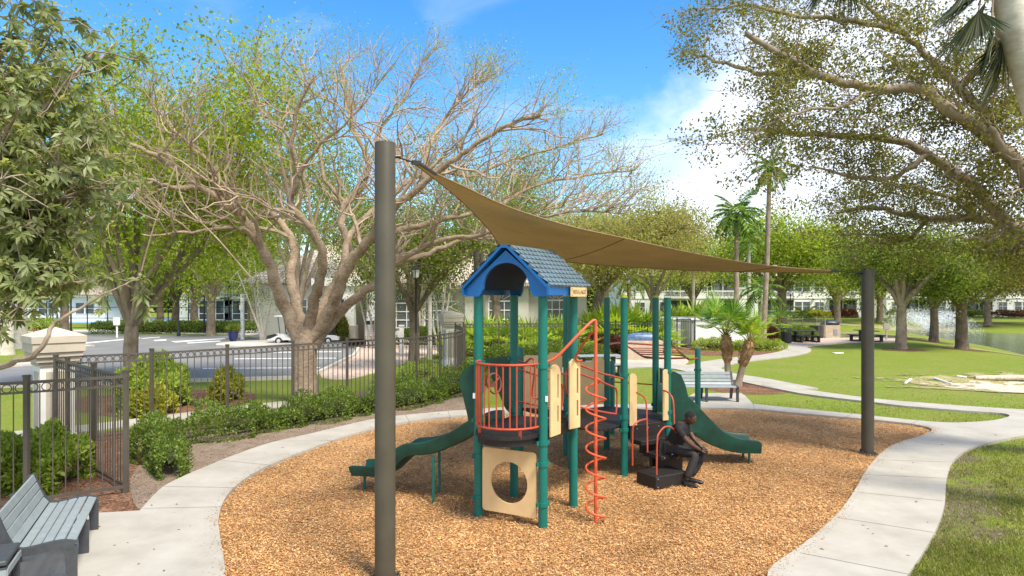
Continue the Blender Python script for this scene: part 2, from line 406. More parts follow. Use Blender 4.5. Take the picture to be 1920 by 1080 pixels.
M['red_sun'] = plain('sunlit_red_coating', (.60, .095, .032), .48, 0, .08, 12, .2, 90)  # brighter copy of the red coating, sunlight put into the colour
M['maroon'] = plain('worn_maroon_plastic', (.16, .06, .045), .55, 0, .2, 14)
M['tan'] = plain('tan_plastic_panel', (.72, .51, .25), .5, 0, .06, 5)
M['deck'] = plain('black_deck_vinyl', (.016, .012, .011), .6, 0, .3, 20, .5, 50)
M['blue'] = plain('blue_roof_plastic', (.003, .125, .42), .4, 0, .07, 3, .15, 200)
M['blue_top'] = plain('weathered_sheen_blue_shingle', (.14, .20, .24), .30, 0, .12, 4, .2, 120)  # faded blue, paled further with the sky's sheen put into the colour
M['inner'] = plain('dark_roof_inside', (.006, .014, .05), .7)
M['bolt'] = plain('galvanised_bolt', (.55, .55, .55), .3, .8)
M['sticker'] = plain('white_sticker', (.75, .75, .73), .5)
M['slat'] = plain('grey_bench_slat', (.255, .29, .295), .5, 0, .08, 7, .15, 60)
M['cast'] = plain('charcoal_cast_legs', (.055, .06, .065), .55, 0, .12, 20, .3, 120)
M['cream'] = plain('cream_stucco', (.66, .64, .54), .9, 0, .05, 1.2, .2, 30)
M['white'] = plain('white_stucco', (.76, .77, .74), .85, 0, .05, 1.0)
M['trim'] = plain('taupe_trim', (.42, .38, .31), .85, 0, .07, 2)
M['pillar'] = plain('pillar_cap_paint', (.52, .46, .37), .85, 0, .07, 3, .2, 30)
M['pillar_face'] = plain('pillar_white_paint', (.78, .77, .72), .8, 0, .05, 3)
M['glass'] = plain('window_glass', (.10, .12, .13), .12, 0, .35, .8, spec=.8)
M['screen'] = plain('dark_screen', (.07, .075, .075), .8, 0, .3, 1)
M['wframe'] = plain('white_window_frame', (.8, .8, .78), .6)
M['brick'] = plain('tan_block', (.5, .40, .29), .85, 0, .12, 4)
M['tarp'] = plain('blue_tarp', (.10, .17, .30), .4, 0, .35, 7, .5, 14)
M['btarp'] = plain('black_tarp', (.03, .035, .045), .35, 0, .3, 7, .5, 14)
M['cobalt'] = plain('cobalt_glaze', (.015, .025, .12), .2)
M['rubber'] = plain('black_rubber', (.02, .02, .02), .8)
M['cartwhite'] = plain('cart_white', (.75, .75, .74), .3)
M['chrome'] = plain('hub_metal', (.6, .6, .6), .3, .7)
M['wood'] = plain('weathered_wood', (.28, .25, .20), .85, 0, .2, 6)
M['bark'] = barkmat('grey_brown_bark', (.16, .12, .085), (.42, .34, .26), 7)
M['bark_pale'] = barkmat('smooth_tan_bark', (.16, .11, .07), (.50, .385, .275), 10, (1, 1, 1.9), .8)
M['bark_dark'] = barkmat('dark_rough_bark', (.085, .065, .045), (.27, .21, .15), 12, (1, 1, .4), .9)
M['bark_cream'] = barkmat('cream_palm_bark', (.40, .35, .28), (.68, .63, .55), 5, (1, 1, 2.2), .3)
M['twig'] = barkmat('red_brown_twig', (.26, .18, .125), (.54, .42, .32), 6)
M['boot'] = barkmat('shaggy_palm_boots', (.16, .075, .035), (.50, .32, .17), 14, (1, 1, .5), 1)
G1 = [(.035, .075, .012), (.075, .15, .02), (.13, .22, .035), (.2, .27, .06)]
M['lf_big'] = leafmat('broad_leaves', [(.13,.18,.06),(.22,.28,.10),(.32,.37,.16),(.42,.45,.23),(.26,.31,.11)], 0.55, .38, .5)
M['lf_olive'] = leafmat('olive_leaves', [(.10,.11,.03),(.18,.20,.05),(.27,.29,.07),(.27,.20,.07),(.22,.28,.06)], 0.60, .5)
M['lf_bright'] = leafmat('spring_leaves', [(.19,.30,.02),(.30,.42,.035),(.42,.52,.07),(.50,.55,.10)], 0.60)
M['lf_mid'] = leafmat('mid_green_leaves', [(.10,.17,.025),(.18,.27,.04),(.28,.36,.07),(.36,.42,.10)], 0.58)
M['lf_yell'] = leafmat('yellow_green_leaves', [(.27,.28,.07),(.38,.39,.12),(.48,.47,.18),(.40,.34,.14)], 0.60)
M['lf_oak'] = leafmat('oak_leaves', [(.08,.11,.02),(.15,.19,.035),(.23,.27,.055),(.31,.34,.08)], 0.58)
M['lf_rust'] = leafmat('rusty_leaves', [(.20, .10, .02), (.30, .16, .03), (.24, .20, .04), (.16, .17, .03)], .4)
M['lf_hedge'] = leafmat('hedge_leaves', [(.07,.12,.02),(.13,.21,.035),(.21,.31,.055),(.31,.41,.08),(.17,.24,.045)], 0.50, .4, .5)
M['lf_lime'] = leafmat('lime_leaves', [(.20, .31, .03), (.32, .46, .06), (.46, .58, .10), (.52, .58, .12)], .5)
M['lf_gold'] = leafmat('gold_leaves', [(.30, .32, .02), (.45, .44, .04), (.5, .5, .08), (.2, .3, .03)], .4)
M['lf_red'] = leafmat('dark_red_leaves', [(.10, .02, .02), (.18, .05, .04), (.07, .05, .02), (.22, .1, .05)], .3)
M['lf_palm'] = leafmat('palm_leaves', [(0.054, 0.135, 0.020), (0.121, 0.257, 0.027), (0.216, 0.378, 0.041), (0.351, 0.486, 0.068)], .35, .4)
M['lf_fan'] = leafmat('bright_fan_leaves', [(.17, .30, .02), (.30, .46, .04), (.44, .58, .08), (.50, .55, .12)], .5, .4)
M['lf_palmdark'] = leafmat('dark_hanging_fronds', [(.03, .045, .018), (.06, .08, .03), (.11, .12, .045), (.2, .18, .09)], .25, .5)
M['core'] = plain('shrub_core_and_twigs', (.05, .055, .022), .95, 0, .4, 14)
M['skin'] = plain('dark_brown_skin', (.085, .042, .026), .5, 0, .15, 30)
M['shirt'] = plain('black_cotton', (.012, .012, .014), .85)
M['trouser'] = plain('charcoal_trousers', (.020, .018, .018), .8, 0, .25, 12)
M['hair'] = plain('black_hair', (.008, .007, .006), .9, 0, .2, 90)
M['shoe'] = plain('black_shoe', (.01, .01, .011), .35)
M['spray'] = None
# ================= GROUND AND SURFACES =================
def build_ground():
    xs = np.concatenate([-np.geomspace(1500, 42, 14), np.arange(-40, 14, 3.0), np.arange(14, 70, .7), np.geomspace(71, 1500, 16)])
    ys = np.concatenate([[-300, -60, -20, -5, 0, 4, 8, 12, 16, 19], np.arange(21, 95, .7), np.geomspace(96, 2600, 18)])
    X, Y = np.meshgrid(xs, ys); Z = hgt(X, Y); nx, ny = len(xs), len(ys)
    me = bpy.data.meshes.new('ground'); v = np.stack([X, Y, Z], -1).reshape(-1, 3).tolist()
    f = [(j*nx+i, j*nx+i+1, (j+1)*nx+i+1, (j+1)*nx+i) for j in range(ny-1) for i in range(nx-1)]
    me.from_pydata(v, [], f); o = link('ground', me, M['lawn'], smooth=True); tag(o, kind='structure')
    mb = MB(); mb.add([(24, 20, -.8), (140, 20, -.8), (140, 92, -.8), (24, 92, -.8)], [(0, 1, 2, 3)])
    tag(mb.build('lake_water', M['water']), kind='structure')
build_ground()
PZ = .06   # top of the concrete paths
def gp(l, z=0.0): return [tuple(G(x, y, z)[:2]) for x, y in l]
inner_px = [(412, 1010), (410, 980), (420, 945), (445, 915), (490, 885), (560, 855), (640, 825), (720, 803), (800, 790), (880, 783), (980, 776), (1100, 771),
            (1250, 768), (1400, 770), (1500, 779), (1614, 789), (1700, 798), (1738, 805), (1747, 811), (1732, 820), (1690, 833), (1663, 846), (1643, 864),
            (1624, 888), (1600, 930), (1575, 965), (1540, 1000), (1500, 1033), (1440, 1080)]
INNER = gp(inner_px)+[(2.55, 6.6), (1.4, 5.2), (-.6, 4.6), (-2.2, 5.4), (-3.0, 6.6), (-3.1, 7.2)]
INNER = smooth_px(INNER, True, 4)
outer_px = [(262, 957), (303, 914), (345, 892), (377, 878), (447, 850), (510, 829), (590, 811), (702, 785), (800, 774), (886, 767), (1000, 761), (1150, 758), (1270, 757)]
pad = [(1296, 740), (1302, 737), (1390, 737), (1396, 741), (1412, 757)]
outer_px2 = [(1500, 766), (1614, 777), (1700, 786), (1780, 792), (1850, 789), (1880, 784), (1893, 779), (1875, 774), (1800, 769), (1700, 761), (1614, 751), (1500, 737), (1430, 722)]
top2 = [(1430, 713), (1500, 728), (1640, 747), (1760, 757), (1860, 764), (1960, 769), (2300, 780), (2300, 812), (1990, 811), (1920, 816), (1860, 828), (1817, 841), (1793, 857), (1782, 873), (1774, 900), (1772, 937), (1763, 973), (1740, 1020), (1700, 1080)]
OUT = smooth_px(gp(outer_px, PZ), False, 3)+gp(pad, PZ)+smooth_px(gp(outer_px2, PZ), False, 3)+smooth_px(gp(top2, PZ), False, 3)
OUT += [(3.7, 6.2), (2.2, 4.0), (-.6, 3.2), (-3.5, 3.6), (-5, 5.2), (-7.8, 5.4), (-7.9, 8.9), (-6.75, 9.2)]
sheet('concrete_path', [OUT, INNER], PZ, M['conc'], .2)
sheet('mulch_bed', [INNER], .004, M['mulch'])
# contraction joints in the concrete, drawn as thin dark strips
def joints():
    mb = MB()
    def j(a, b):
        a, b = G(*a, PZ+.002), G(*b, PZ+.002); d = (b-a).normalized(); n = Vector((-d.y, d.x, 0))*.006
        mb.add([a-n, b-n, b+n, a+n], [(0, 1, 2, 3)])
    for a, b in [((1474, 883), (1780, 897)), ((1602, 922), (1768, 939)), ((1570, 970), (1750, 998)), ((1645, 862), (1783, 866)), ((1500, 1036), (1712, 1078)), ((1700, 798), (1722, 788)),
                 ((308, 912), (446, 914)), ((268, 953), (416, 950)), ((415, 863), (520, 873)), ((515, 827), (640, 826)),
                 ((760, 778), (770, 794)), ((840, 771), (845, 785)), ((1412, 757), (1416, 770)), ((1600, 775), (1580, 784)), ((1310, 757), (1312, 767))]:
        j(a, b)
    tag(mb.build('path_joints', plain('joint_gap', (.16, .14, .12), .9)), kind='structure')
joints()
# winding path past the palms, picnic area paving, far walk
def ribbon(name, px, wd, z, mat, thick=.05):
    c = [Vector(p) for p in smooth_px([tuple(G(*p)[:2]) for p in px], False, 6)]
    L_, R_ = [], []
    for i, p in enumerate(c):
        d = (c[min(i+1, len(c)-1)]-c[max(i-1, 0)]).normalized(); n = Vector((-d.y, d.x))
        L_.append(tuple(p+n*wd/2)); R_.append(tuple(p-n*wd/2))
    return sheet(name, [L_+R_[::-1]], z, mat, thick)
ribbon('winding_path', [(1500, 732), (1440, 720), (1400, 712), (1345, 703), (1318, 692), (1345, 682), (1400, 674), (1455, 668), (1492, 660), (1488, 652), (1440, 646)], 1.45, .05, M['conc'])
ribbon('picnic_path', [(1040, 700), (1120, 690), (1200, 686), (1285, 690), (1330, 698)], 1.9, .045, M['conc'])
sheet('picnic_paving', [smooth_px(gp([(1440, 648), (1475, 638), (1560, 634), (1680, 634), (1668, 643), (1600, 643), (1520, 650), (1470, 656)]), True, 3)], .03, M['pavers'], .05)
sheet('grill_paving', [smooth_px(gp([(1150, 668), (1260, 668), (1290, 676), (1270, 686), (1160, 686)]), True, 3)], .03, M['pavers'], .05)
sheet('far_sidewalk', [gp([(1300, 592), (2300, 592), (2300, 589), (1300, 589)])], .02, M['conc'], .03)
# dirt strip and bark bed left of the play area
dirt = [(262, 960), (303, 917), (377, 880), (447, 853), (510, 831), (590, 813), (702, 787), (800, 776), (870, 769), (880, 745), (860, 700), (760, 720), (640, 745), (450, 790), (330, 815), (285, 850), (245, 900)]
sheet('dirt_strip', [smooth_px(gp(dirt), True, 3)], .018, M['dirt'])
bed = [(-9.2, 8.6), (-6.7, 8.5), (-5.5, 8.9), (-5.1, 9.5), (-5.55, 10.6), (-5.9, 11.5), (-5.6, 13), (-4.4, 15.2), (-2.2, 18.2), (-.9, 21.5), (-.9, 26), (-2.2, 26), (-3.6, 21), (-6, 18.4), (-9, 15.4), (-12, 12.5), (-12, 8.6)]
sheet('bark_bed', [smooth_px(bed, True, 3)], .010, M['bark_mulch'])
sheet('palm_bed', [smooth_px(gp([(1325, 728), (1370, 715), (1430, 722), (1480, 735), (1440, 740), (1370, 738)]), True, 3)], .006, M['bark_mulch'])
sheet('shrub_bed', [smooth_px(gp([(1230, 650), (1400, 646), (1470, 652), (1460, 662), (1400, 668), (1280, 664)]), True, 3)], .008, M['bark_mulch'])
for i, (x, y, r) in enumerate([(1690, 656, 30), (1752, 642, 25), (1803, 656, 28), (1852, 606, 20)]):
    c = T(x, y); pts = []
    rr = random.Random(i)
    for k in range(18): a = k*PI/9; q = 1.05*(.8+.4*rr.random()); pts.append((c.x+math.cos(a)*q, c.y+math.sin(a)*q))
    sheet('tree_mulch_ring', [smooth_px(pts, True, 2)], .015, M['bark_mulch'], terrain=True)
# sandy washout
M['sand2'] = mat_soil('washed_sand_patch', [(.42, .33, .22), (.56, .46, .33), (.68, .6, .48)], 8)
def washout():
    rg = np.random.default_rng(3)
    def blob(cx, cy, rx, ry, z, mat, name, seed):
        r_ = random.Random(seed); ring = []
        for k in range(40):
            a = k*PI/20; q = .8+.35*r_.random(); ring.append((cx+math.cos(a)*rx*q, cy+math.sin(a)*ry*q))
        vs = [(cx, cy, hz(cx, cy)+z)]; fs = []; rings = 8
        for j in range(1, rings+1):
            for x, y in ring:
                X, Y = cx+(x-cx)*j/rings, cy+(y-cy)*j/rings; vs.append((X, Y, hz(X, Y)+z))
        n = len(ring)
        for k in range(n): fs.append((0, 1+k, 1+(k+1) % n))
        for j in range(rings-1):
            for k in range(n): a = 1+j*n; fs.append((a+k, a+n+k, a+n+(k+1) % n, a+(k+1) % n))
        me = bpy.data.meshes.new(name); me.from_pydata(vs, [], fs); at_ = me.attributes.new('rim', 'FLOAT', 'POINT'); at_.data.foreach_set('value', [0]+[j/rings for j in range(1, rings+1) for _ in ring]); tag(link(name, me, mat, smooth=True), kind='structure')
    ragged(M['drygrass']); ragged(M['sand2'])
    blob(20.2, 24.0, 7.6, 3.6, .02, M['drygrass'], 'dry_grass_patch', 1)
    blob(21.0, 23.4, 7.0, 2.5, .035, M['sand2'], 'sand_patch', 2)
    blob(30.5, 41, 1.5, 7, .02, M['drygrass'], 'dry_grass_patch', 5)
    blob(45, 78, 14, 4, .03, M['drygrass'], 'dry_grass_patch', 6)
    blob(66, 69.5, 16, 1.8, .04, M['drygrass'], 'dry_grass_patch', 7)
    blob(27.5, 54, 7, 4.5, .03, M['drygrass'], 'dry_grass_patch', 8)
    p = T(1880, 716); mb = MB(); mb.tube([p+Vector((-1.0, .1, .12)), p+Vector((.6, 0, .14)), p+Vector((3, -.3, .14))], [.08, .11, .12], 10)
    tag(mb.build('drain_pipe', M['sand'], smooth=True), 'long tan drain pipe lying on the washed-out sand', 'pipe')
    for k, (a, b) in enumerate([((1752, 712), (1785, 723)), ((1697, 722), (1708, 714)), ((1795, 708), (1812, 711))]):
        a, b = T(*a), T(*b); mb = MB(); mb.tube([a+Vector((0, 0, .05)), b+Vector((0, 0, .06))], .04, 6)
        tag(mb.build('white_stick', M['white'], smooth=True), ['long white stick lying in the sandy washout', 'short white stick at the left tip of the sandy washout', 'small white stick at the upper edge of the sandy washout'][k], 'stick')
    p = T(1571, 663); tag(MB().box(p+Vector((0, 0, .03)), (.55, .25, .05), .2, bev=.01).build('valve_cover', M['white']), 'small flat white cover lying in the open lawn', 'cover')
washout()
# ---- road, island, curbs, markings ----
road = [(-900, 628), (150, 627), (330, 628), (440, 630), (500, 636), (560, 641), (640, 645), (668, 655), (660, 668), (597, 699), (560, 709), (380, 714), (150, 722), (-900, 745)]
sheet('road', [gp(road)], .012, M['asph'])
sheet('paver_walk', [smooth_px(gp([(668, 655), (664, 668), (600, 702), (640, 712), (700, 700), (800, 668), (860, 650), (800, 640), (700, 634), (560, 636), (640, 643)]), True, 3)], .016, M['pavers'], .03)
sheet('far_apron', [smooth_px(gp([(470, 633), (540, 622), (610, 618), (700, 630), (650, 642), (560, 640)]), True, 3)], .02, M['pavers'], .03)
sheet('road_sidewalk', [smooth_px(gp([(-900, 624), (150, 620), (330, 618), (480, 617), (520, 622), (500, 634), (440, 628), (330, 626), (150, 625), (-900, 627)]), False, 1)], .10, M['curb'], .12)
isl = smooth_px(gp([(-700, 640), (100, 648), (140, 655), (150, 664), (130, 676), (0, 690), (-700, 720)]), True, 3)
sheet('road_island_curb', [isl], .12, M['curb'], .14)
cx = sum(p[0] for p in isl)/len(isl); cy = sum(p[1] for p in isl)/len(isl)
sheet('road_island_grass', [[(cx+(x-cx)*.985-.2, cy+(y-cy)*.88) for x, y in isl]], .13, M['lawn'])
sheet('road_median', [smooth_px(gp([(405, 650), (430, 644), (520, 640), (640, 646), (640, 652), (540, 650), (470, 652)]), True, 3)], .12, M['curb'], .14)
def curb(px, h=.13, w_=.16):
    pts = [G(*p) for p in px]; mb = MB()
    for a, b in zip(pts[:-1], pts[1:]): mb.bar(a+Vector((0, 0, h/2)), b+Vector((0, 0, h/2)), w_, h)
    tag(mb.build('road_curb', M['curb']), kind='structure')
curb([(-900, 747), (150, 724), (380, 716), (560, 711), (600, 700), (664, 668), (672, 655)])
def markings():
    mb = MB()
    def q(px): mb.add([G(x, y, .017) for x, y in px], [tuple(range(len(px)))])
    for y0, x0, x1 in [(660, 470, 640), (672, 440, 630), (690, 380, 600)]: q([(x0, y0), (x1, y0-1.2), (x1, y0), (x0, y0+1.3)])
    q([(320, 640), (420, 634), (424, 635.5), (330, 642)]); q([(350, 642.5), (412, 638.5), (415, 640), (352, 644)])
    q([(288, 637.5), (312, 636), (312, 638.5), (290, 639.5)]); q([(150, 643), (262, 633), (264, 634), (152, 645)])
    q([(265, 634), (300, 631.5), (300, 632.5), (266, 635)])
    tag(mb.build('road_markings', M['paint']), kind='structure')
markings()
sheet('tennis_court', [gp([(-300, 606), (145, 606), (480, 604), (480, 597), (-300, 597)])], .02, M['court'])
def walk2():
    sheet('roadside_walk', [smooth_px([(-11.5, 13.9), (-9.6, 15.3), (-7.2, 17.8), (-5, 20), (-5.4, 20.6), (-7.8, 18.6), (-10.2, 16), (-12.5, 14.4)], True, 2)], .03, M['conc'], .04)
    sheet('planting_bed', [smooth_px([(-11, 17.5), (-9, 17.2), (-7.7, 19.6), (-8.6, 21.6), (-11, 22), (-13.5, 20)], True, 3)], .012, M['bark_mulch'])
walk2()
# ---- loose wood chips and grass blades ----
def inside(poly, x, y):
    p = np.array(poly); ins = np.zeros(x.shape, bool)
    for i in range(len(p)):
        a = p[i]; b = p[(i+1) % len(p)]
        c = ((a[1] > y) != (b[1] > y)); xx = (b[0]-a[0])*(y-a[1])/(b[1]-a[1]+1e-12)+a[0]; ins ^= c & (x < xx)
    return ins
def chips():
    rg = np.random.default_rng(5); n = 430000
    Y = 6.3*np.exp(rg.random(n)**.9*math.log(20/6.3)); X = (rg.random(n)*1.3-.62)*Y
    k = inside(INNER, X, Y) & (X/Y > -.5) & (X/Y < .68); X, Y = X[k], Y[k]; n = len(X)
    P = np.stack([X, Y, .006+rg.random(n)*.022], -1); a = rg.random(n)*2*PI
    D = np.stack([np.cos(a), np.sin(a), rg.normal(size=n)*.28], -1); up = np.zeros((n, 3)); up[:, 2] = 1
    D = unit(D); sd = unit(np.cross(D, up+rg.normal(size=(n, 3))*.45)); l = (.007+.012*rg.random(n))[:, None]; w_ = (.003+.004*rg.random(n))[:, None]
    V = np.stack([P-D*l-sd*w_, P+D*l-sd*w_*.7, P+D*l*.9+sd*w_, P-D*l*.9+sd*w_*.8], 1)
    m = leafmat('wood_chips', [(.21, .085, .033), (.40, .18, .062), (.56, .28, .10), (.66, .385, .16), (.70, .48, .24)], 0, .85, .15)
    # chips kicked onto the concrete rim
    k_ = 5200; e = np.array(INNER); i = rg.integers(0, len(e), k_); t = rg.random(k_)[:, None]; q = e[i]*(1-t)+e[(i+1) % len(e)]*t+rg.normal(size=(k_, 2))*.085; q = q[~inside(INNER, q[:, 0], q[:, 1])]
    P2 = np.concatenate([q, np.full((len(q), 1), PZ+.006)], 1); D2 = rg.normal(size=P2.shape); D2[:, 2] *= .1; up2 = np.zeros_like(P2); up2[:, 2] = 1
    V = np.concatenate([V, leafquads(P2, D2, .012+.02*rg.random(len(q)), .006+.005*rg.random(len(q)), rg, .2, up2)])
    o = quadmesh('wood_chips', V, m); tag(o, 'golden brown wood chips covering the play area', 'mulch', kind='stuff')
chips()
def blades():
    rg = np.random.default_rng(6); n = 210000
    Y = 7.0*np.exp(rg.random(n)**1.5*math.log(22/7)); X = (rg.random(n)*.75+.02)*Y
    out = inside(OUT, X, Y) | inside(INNER, X, Y)
    pn = np.sin(X*1.7+np.sin(Y*1.3)*2)+np.sin(Y*2.1+np.sin(X*.9)*2.3)+rg.normal(size=n)*.5
    k = ~out & ((pn > -.5+1.6*(X-.66*Y < .7)*(Y < 13)) | (rg.random(n) < .22)) & (rg.random(n) < np.clip((21-Y)/9, 0, 1)); X, Y = X[k], Y[k]
    wp = (Y > 19.5) & (X/Y < .46); X, Y = X[~wp], Y[~wp]; n = len(X)
    Z = hgt(X, Y); gl = (((X-19.5)/5.6)**2+((Y-25.2)/1.3)**2) < 1.1; X, Y, Z = X[~gl], Y[~gl], Z[~gl]; n = len(X)
    P = np.stack([X, Y, Z], -1); D = rg.normal(size=(n, 3))*.55; D[:, 2] = 1
    V = leafquads(P, D, .035+.035*rg.random(n), .006+.0004*Y, rg, .1)
    quadm = leafmat('grass_blades', [(.13, .17, .02), (.22, .28, .035), (.33, .39, .07), (.48, .44, .20)], .4, .6)
    tag(quadmesh('grass_blades', V, quadm), 'short mown lawn grass on the right of the play area', 'grass', kind='stuff')
    # blown leaves and litter on the soil, the path and the lawn
    n = 6500; Y = 7.2*np.exp(rg.random(n)*math.log(22/7.2)); X = (rg.random(n)*1.5-.74)*Y
    k = (~inside(INNER, X, Y)) & ((~inside(OUT, X, Y)) | (rg.random(n) < .035)) & ((X < 0) | (X/Y > .4)); X, Y = X[k], Y[k]; n = len(X)
    on = inside(OUT, X, Y); P = np.stack([X, Y, np.where(on, PZ+.004, .02)], -1); D = rg.normal(size=(n, 3)); D[:, 2] *= .15
    up = np.zeros((n, 3)); up[:, 2] = 1
    V = leafquads(P, D, .025+.05*rg.random(n), .012+.02*rg.random(n), rg, .2, up)
    tag(quadmesh('leaf_litter', V, leafmat('dead_leaves', [(.06, .035, .02), (.2, .09, .04), (.36, .2, .1), (.12, .09, .06)], .1)), 'dry brown leaves scattered on soil and paths', 'leaves', kind='stuff')
blades()

# ================= PLAY STRUCTURE =================
Zd1, Zd2 = 1.27, .88
PA, PB, PC, PD = Vector((-.474, 9.40, 0)), Vector((.414, 8.93, 0)), Vector((.905, 9.83, 0)), Vector((.033, 10.30, 0))
HX = {'F': Vector((1.935, 11.5, 0)), 'J': Vector((2.80, 12.0, 0)), 'I': Vector((2.80, 13.0, 0)), 'G': Vector((1.92, 13.5, 0)), 'E': Vector((1.06, 13.0, 0)), 'e': Vector((1.06, 12.0, 0))}
def zv(z): return Vector((0, 0, z))
def arcpts(pts, k=6): return [Vector(p) for p in smooth_px([tuple(p) for p in pts], False, k)]
def play():
    o = thing('play_structure', 'green, tan and red playground climbing set with a blue gabled roof and two slides', 'playground', (1.2, 11, 0))
    pr = .0635
    def post(p, h, cap=None, rings=()):
        mb = MB()
        if cap is None and h < 2.9: mb.lathe([(pr, 0), (pr, h-.05), (pr*.8, h-.015), (.005, h)], p, 18)
        else: mb.lathe([(pr, 0), (pr, h)], p, 18)
        x = mb.build('post', M['green_post'], o, True)
        if cap: MB().lathe([(pr*.98, h), (pr*.92, h+.025), (pr*.6, h+.05), (.005, h+.06)], p, 16).build('post_cap', cap, x, True)
        for z in rings:
            r_ = MB(); r_.lathe([(pr+.004, z-.032), (pr+.012, z-.03), (pr+.012, z+.03), (pr+.004, z+.032)], p, 18)
            for a in (.6, 3.7): r_.box(p+zv(z)+Vector((math.cos(a)*(pr+.025), math.sin(a)*(pr+.025), 0)), (.035, .03, .05), a)
            r_.build('clamp_ring', M['green_post'], x)
        return x
    ycap = plain('yellow_cap', (.55, .5, .03), .5)
    a = post(PA, 3.12, None, (2.17, 1.36, .86, .28)); b = post(PB, 3.12, None, (2.17, 1.14, .86, .32)); c = post(PC, 3.12, None, (2.15, 1.35)); d = post(PD, 3.12, None, (2.15, 1.35))
    for q, px, py, Y in ((a, 889, 742, 9.34), (b, 1025, 748, 8.87)):
        p = W(px, py, Y); MB().box(p, (.035, .012, .075), -.1).build('sticker', M['sticker'], q)
    for k, h, cp in (('F', 3.08, ycap), ('J', 3.08, None), ('I', 3.08, ycap), ('G', 3.08, None), ('E', 3.1, None), ('e', 3.1, None)):
        post(HX[k], h, cp, (1.02, .80, 1.75) if k in 'FJ' else (1.0,))
    K = Vector((4.18, 15, 0)); post(K, 1.94, None, (1.45,)); N_ = Vector((.17, 13.4, 0)); post(N_, 2.08, None, ()); Lp = Vector((2.25, 15.0, 0)); post(Lp, 1.66, None, ())
    # plates on top of the post (white small tabs)
    # decks
    ab = (PB-PA).normalized(); outn = Vector((ab.y, -ab.x, 0));
    if outn.y > 0: outn = -outn
    mid = (PA+PB)/2
    arc = [];
    for i in range(17):
        t = PI*i/16; arc.append(mid-ab*math.cos(t)*.46+outn*math.sin(t)*.50)
    ins = .0
    outl = [p for p in arc]+[PC, PD]
    mb = MB(); mb.prism([[(p.x, p.y) for p in outl]], (0, 0, Zd1), (1, 0, 0), (0, 1, 0), -.05)
    mb2 = [mid+(p-mid)*.93 for p in arc]+[PC, PD]
    mb.prism([[(p.x, p.y) for p in mb2]], (0, 0, Zd1-.051), (1, 0, 0), (0, 1, 0), -.09)
    mb.build('deck', M['deck'], o)
    hexl = [HX[k] for k in 'FJIGEe']; mb = MB(); mb.prism([[(p.x, p.y) for p in hexl]], (0, 0, Zd2), (1, 0, 0), (0, 1, 0), -.06)
    mb.prism([[(p.x, p.y) for p in (HX['E'], HX['e'], N_)]], (0, 0, Zd2-.002), (1, 0, 0), (0, 1, 0), -.06); mb.build('deck', M['deck'], o)
    # clatter bridge between the decks
    mb = MB(); n = 11
    for i in range(n):
        t0, t1 = i/n+.01, (i+1)/n-.005
        sag = lambda t: -.10*math.sin(PI*t)
        pts = []
        for t in (t0, t1):
            l = PD.lerp(HX['e'], t)+zv(Zd1+(Zd2-Zd1)*t+sag(t)); r_ = PC.lerp(HX['F'], t)+zv(Zd1+(Zd2-Zd1)*t+sag(t)); pts.append((l.lerp(r_, .06), l.lerp(r_, .94)))
        A, B_ = pts[0]; D_, C_ = pts[1]; dn = zv(-.04); mb.add([A, B_, C_, D_, A+dn, B_+dn, C_+dn, D_+dn], [(0, 1, 2, 3), (7, 6, 5, 4), (0, 4, 5, 1), (1, 5, 6, 2), (2, 6, 7, 3), (3, 7, 4, 0)])
    mb.build('bridge', M['deck'], o)
    rr = .016
    for (p, q, sgn) in ((PC, HX['F'], 1), (PD, HX['e'], -1)):
        a0 = p+zv(Zd1+.86); b0 = q+zv(Zd2+.80); a1 = p+zv(Zd1+.22); b1 = q+zv(Zd2+.16)
        l = lambda t, s: a0.lerp(b0, t).lerp(a1.lerp(b1, t), s)
        mb = MB(); mb.tube([l(0, 0), l(.5, .05), l(1, 0)], rr, 8)
        mb.tube(arcpts([l(0, .25), l(.15, .22), l(.75, .3), l(.82, .36), l(.84, .5), l(.82, .92), l(.74, 1), l(.1, 1), l(.04, .92), l(.02, .3)], 4), rr, 8)
        mb.build('bridge_handrail', M['red'], o, True)
    # curved balcony railing
    mb = MB(); top = [p+zv(2.21) for p in arc]; bot = [p+zv(1.35) for p in arc]
    fin = []
    for i in range(65):
        t = PI*i/64; fin.append(mid-ab*math.cos(t)*.46+outn*math.sin(t)*.46)
    mb.tube([p+zv(2.20) for p in fin], .017, 8); mb.tube([p+zv(1.36) for p in fin], .017, 8)
    for t in (0, 1): mb.tube([fin[-t]+zv(1.36), fin[-t]+zv(2.2)], .016, 8)
    for i in range(1, 15):
        t = i*64//15; mb.tube([fin[t]+zv(1.36), fin[t]+zv(2.2)], .0115, 6)
    for t in (20, 48): p = fin[t]+zv(1.30); mb.box(p, (.04, .015, .13), math.atan2(ab.y, ab.x))
    mb.build('balcony_railing', M['red'], o, True)
    # steering wheel on the balcony
    wc = W(927, 719, 9.05); wn = Vector((.75, -.6, .18)).normalized(); u = wn.cross(Vector((0, 0, 1))).normalized(); v = u.cross(wn)
    mb = MB(); mb.tube([wc+(u*math.cos(t*PI/12)+v*math.sin(t*PI/12))*.135 for t in range(25)], .014, 8)
    for t in (.5, 2.6, 4.7): mb.tube([wc, wc+(u*math.cos(t)+v*math.sin(t))*.13], .011, 6)
    mb.tube([wc, wc-wn*.1], .02, 8)
    mb.box(wc+wn*.0+Vector((-.05, -.03, -.02)), (.10, .02, .055), .3); mb.build('steering_wheel', M['maroon'], o, True)
    # tan panel with a round hole
    sx = ab; ln = (PB-PA).length
    hole = [(ln/2+.285*math.cos(t*PI/20), .55+.285*math.sin(t*PI/20)) for t in range(40)]
    x0, x1, z0, z1, c_ = .085, ln-.085, .12, 1.0, .04
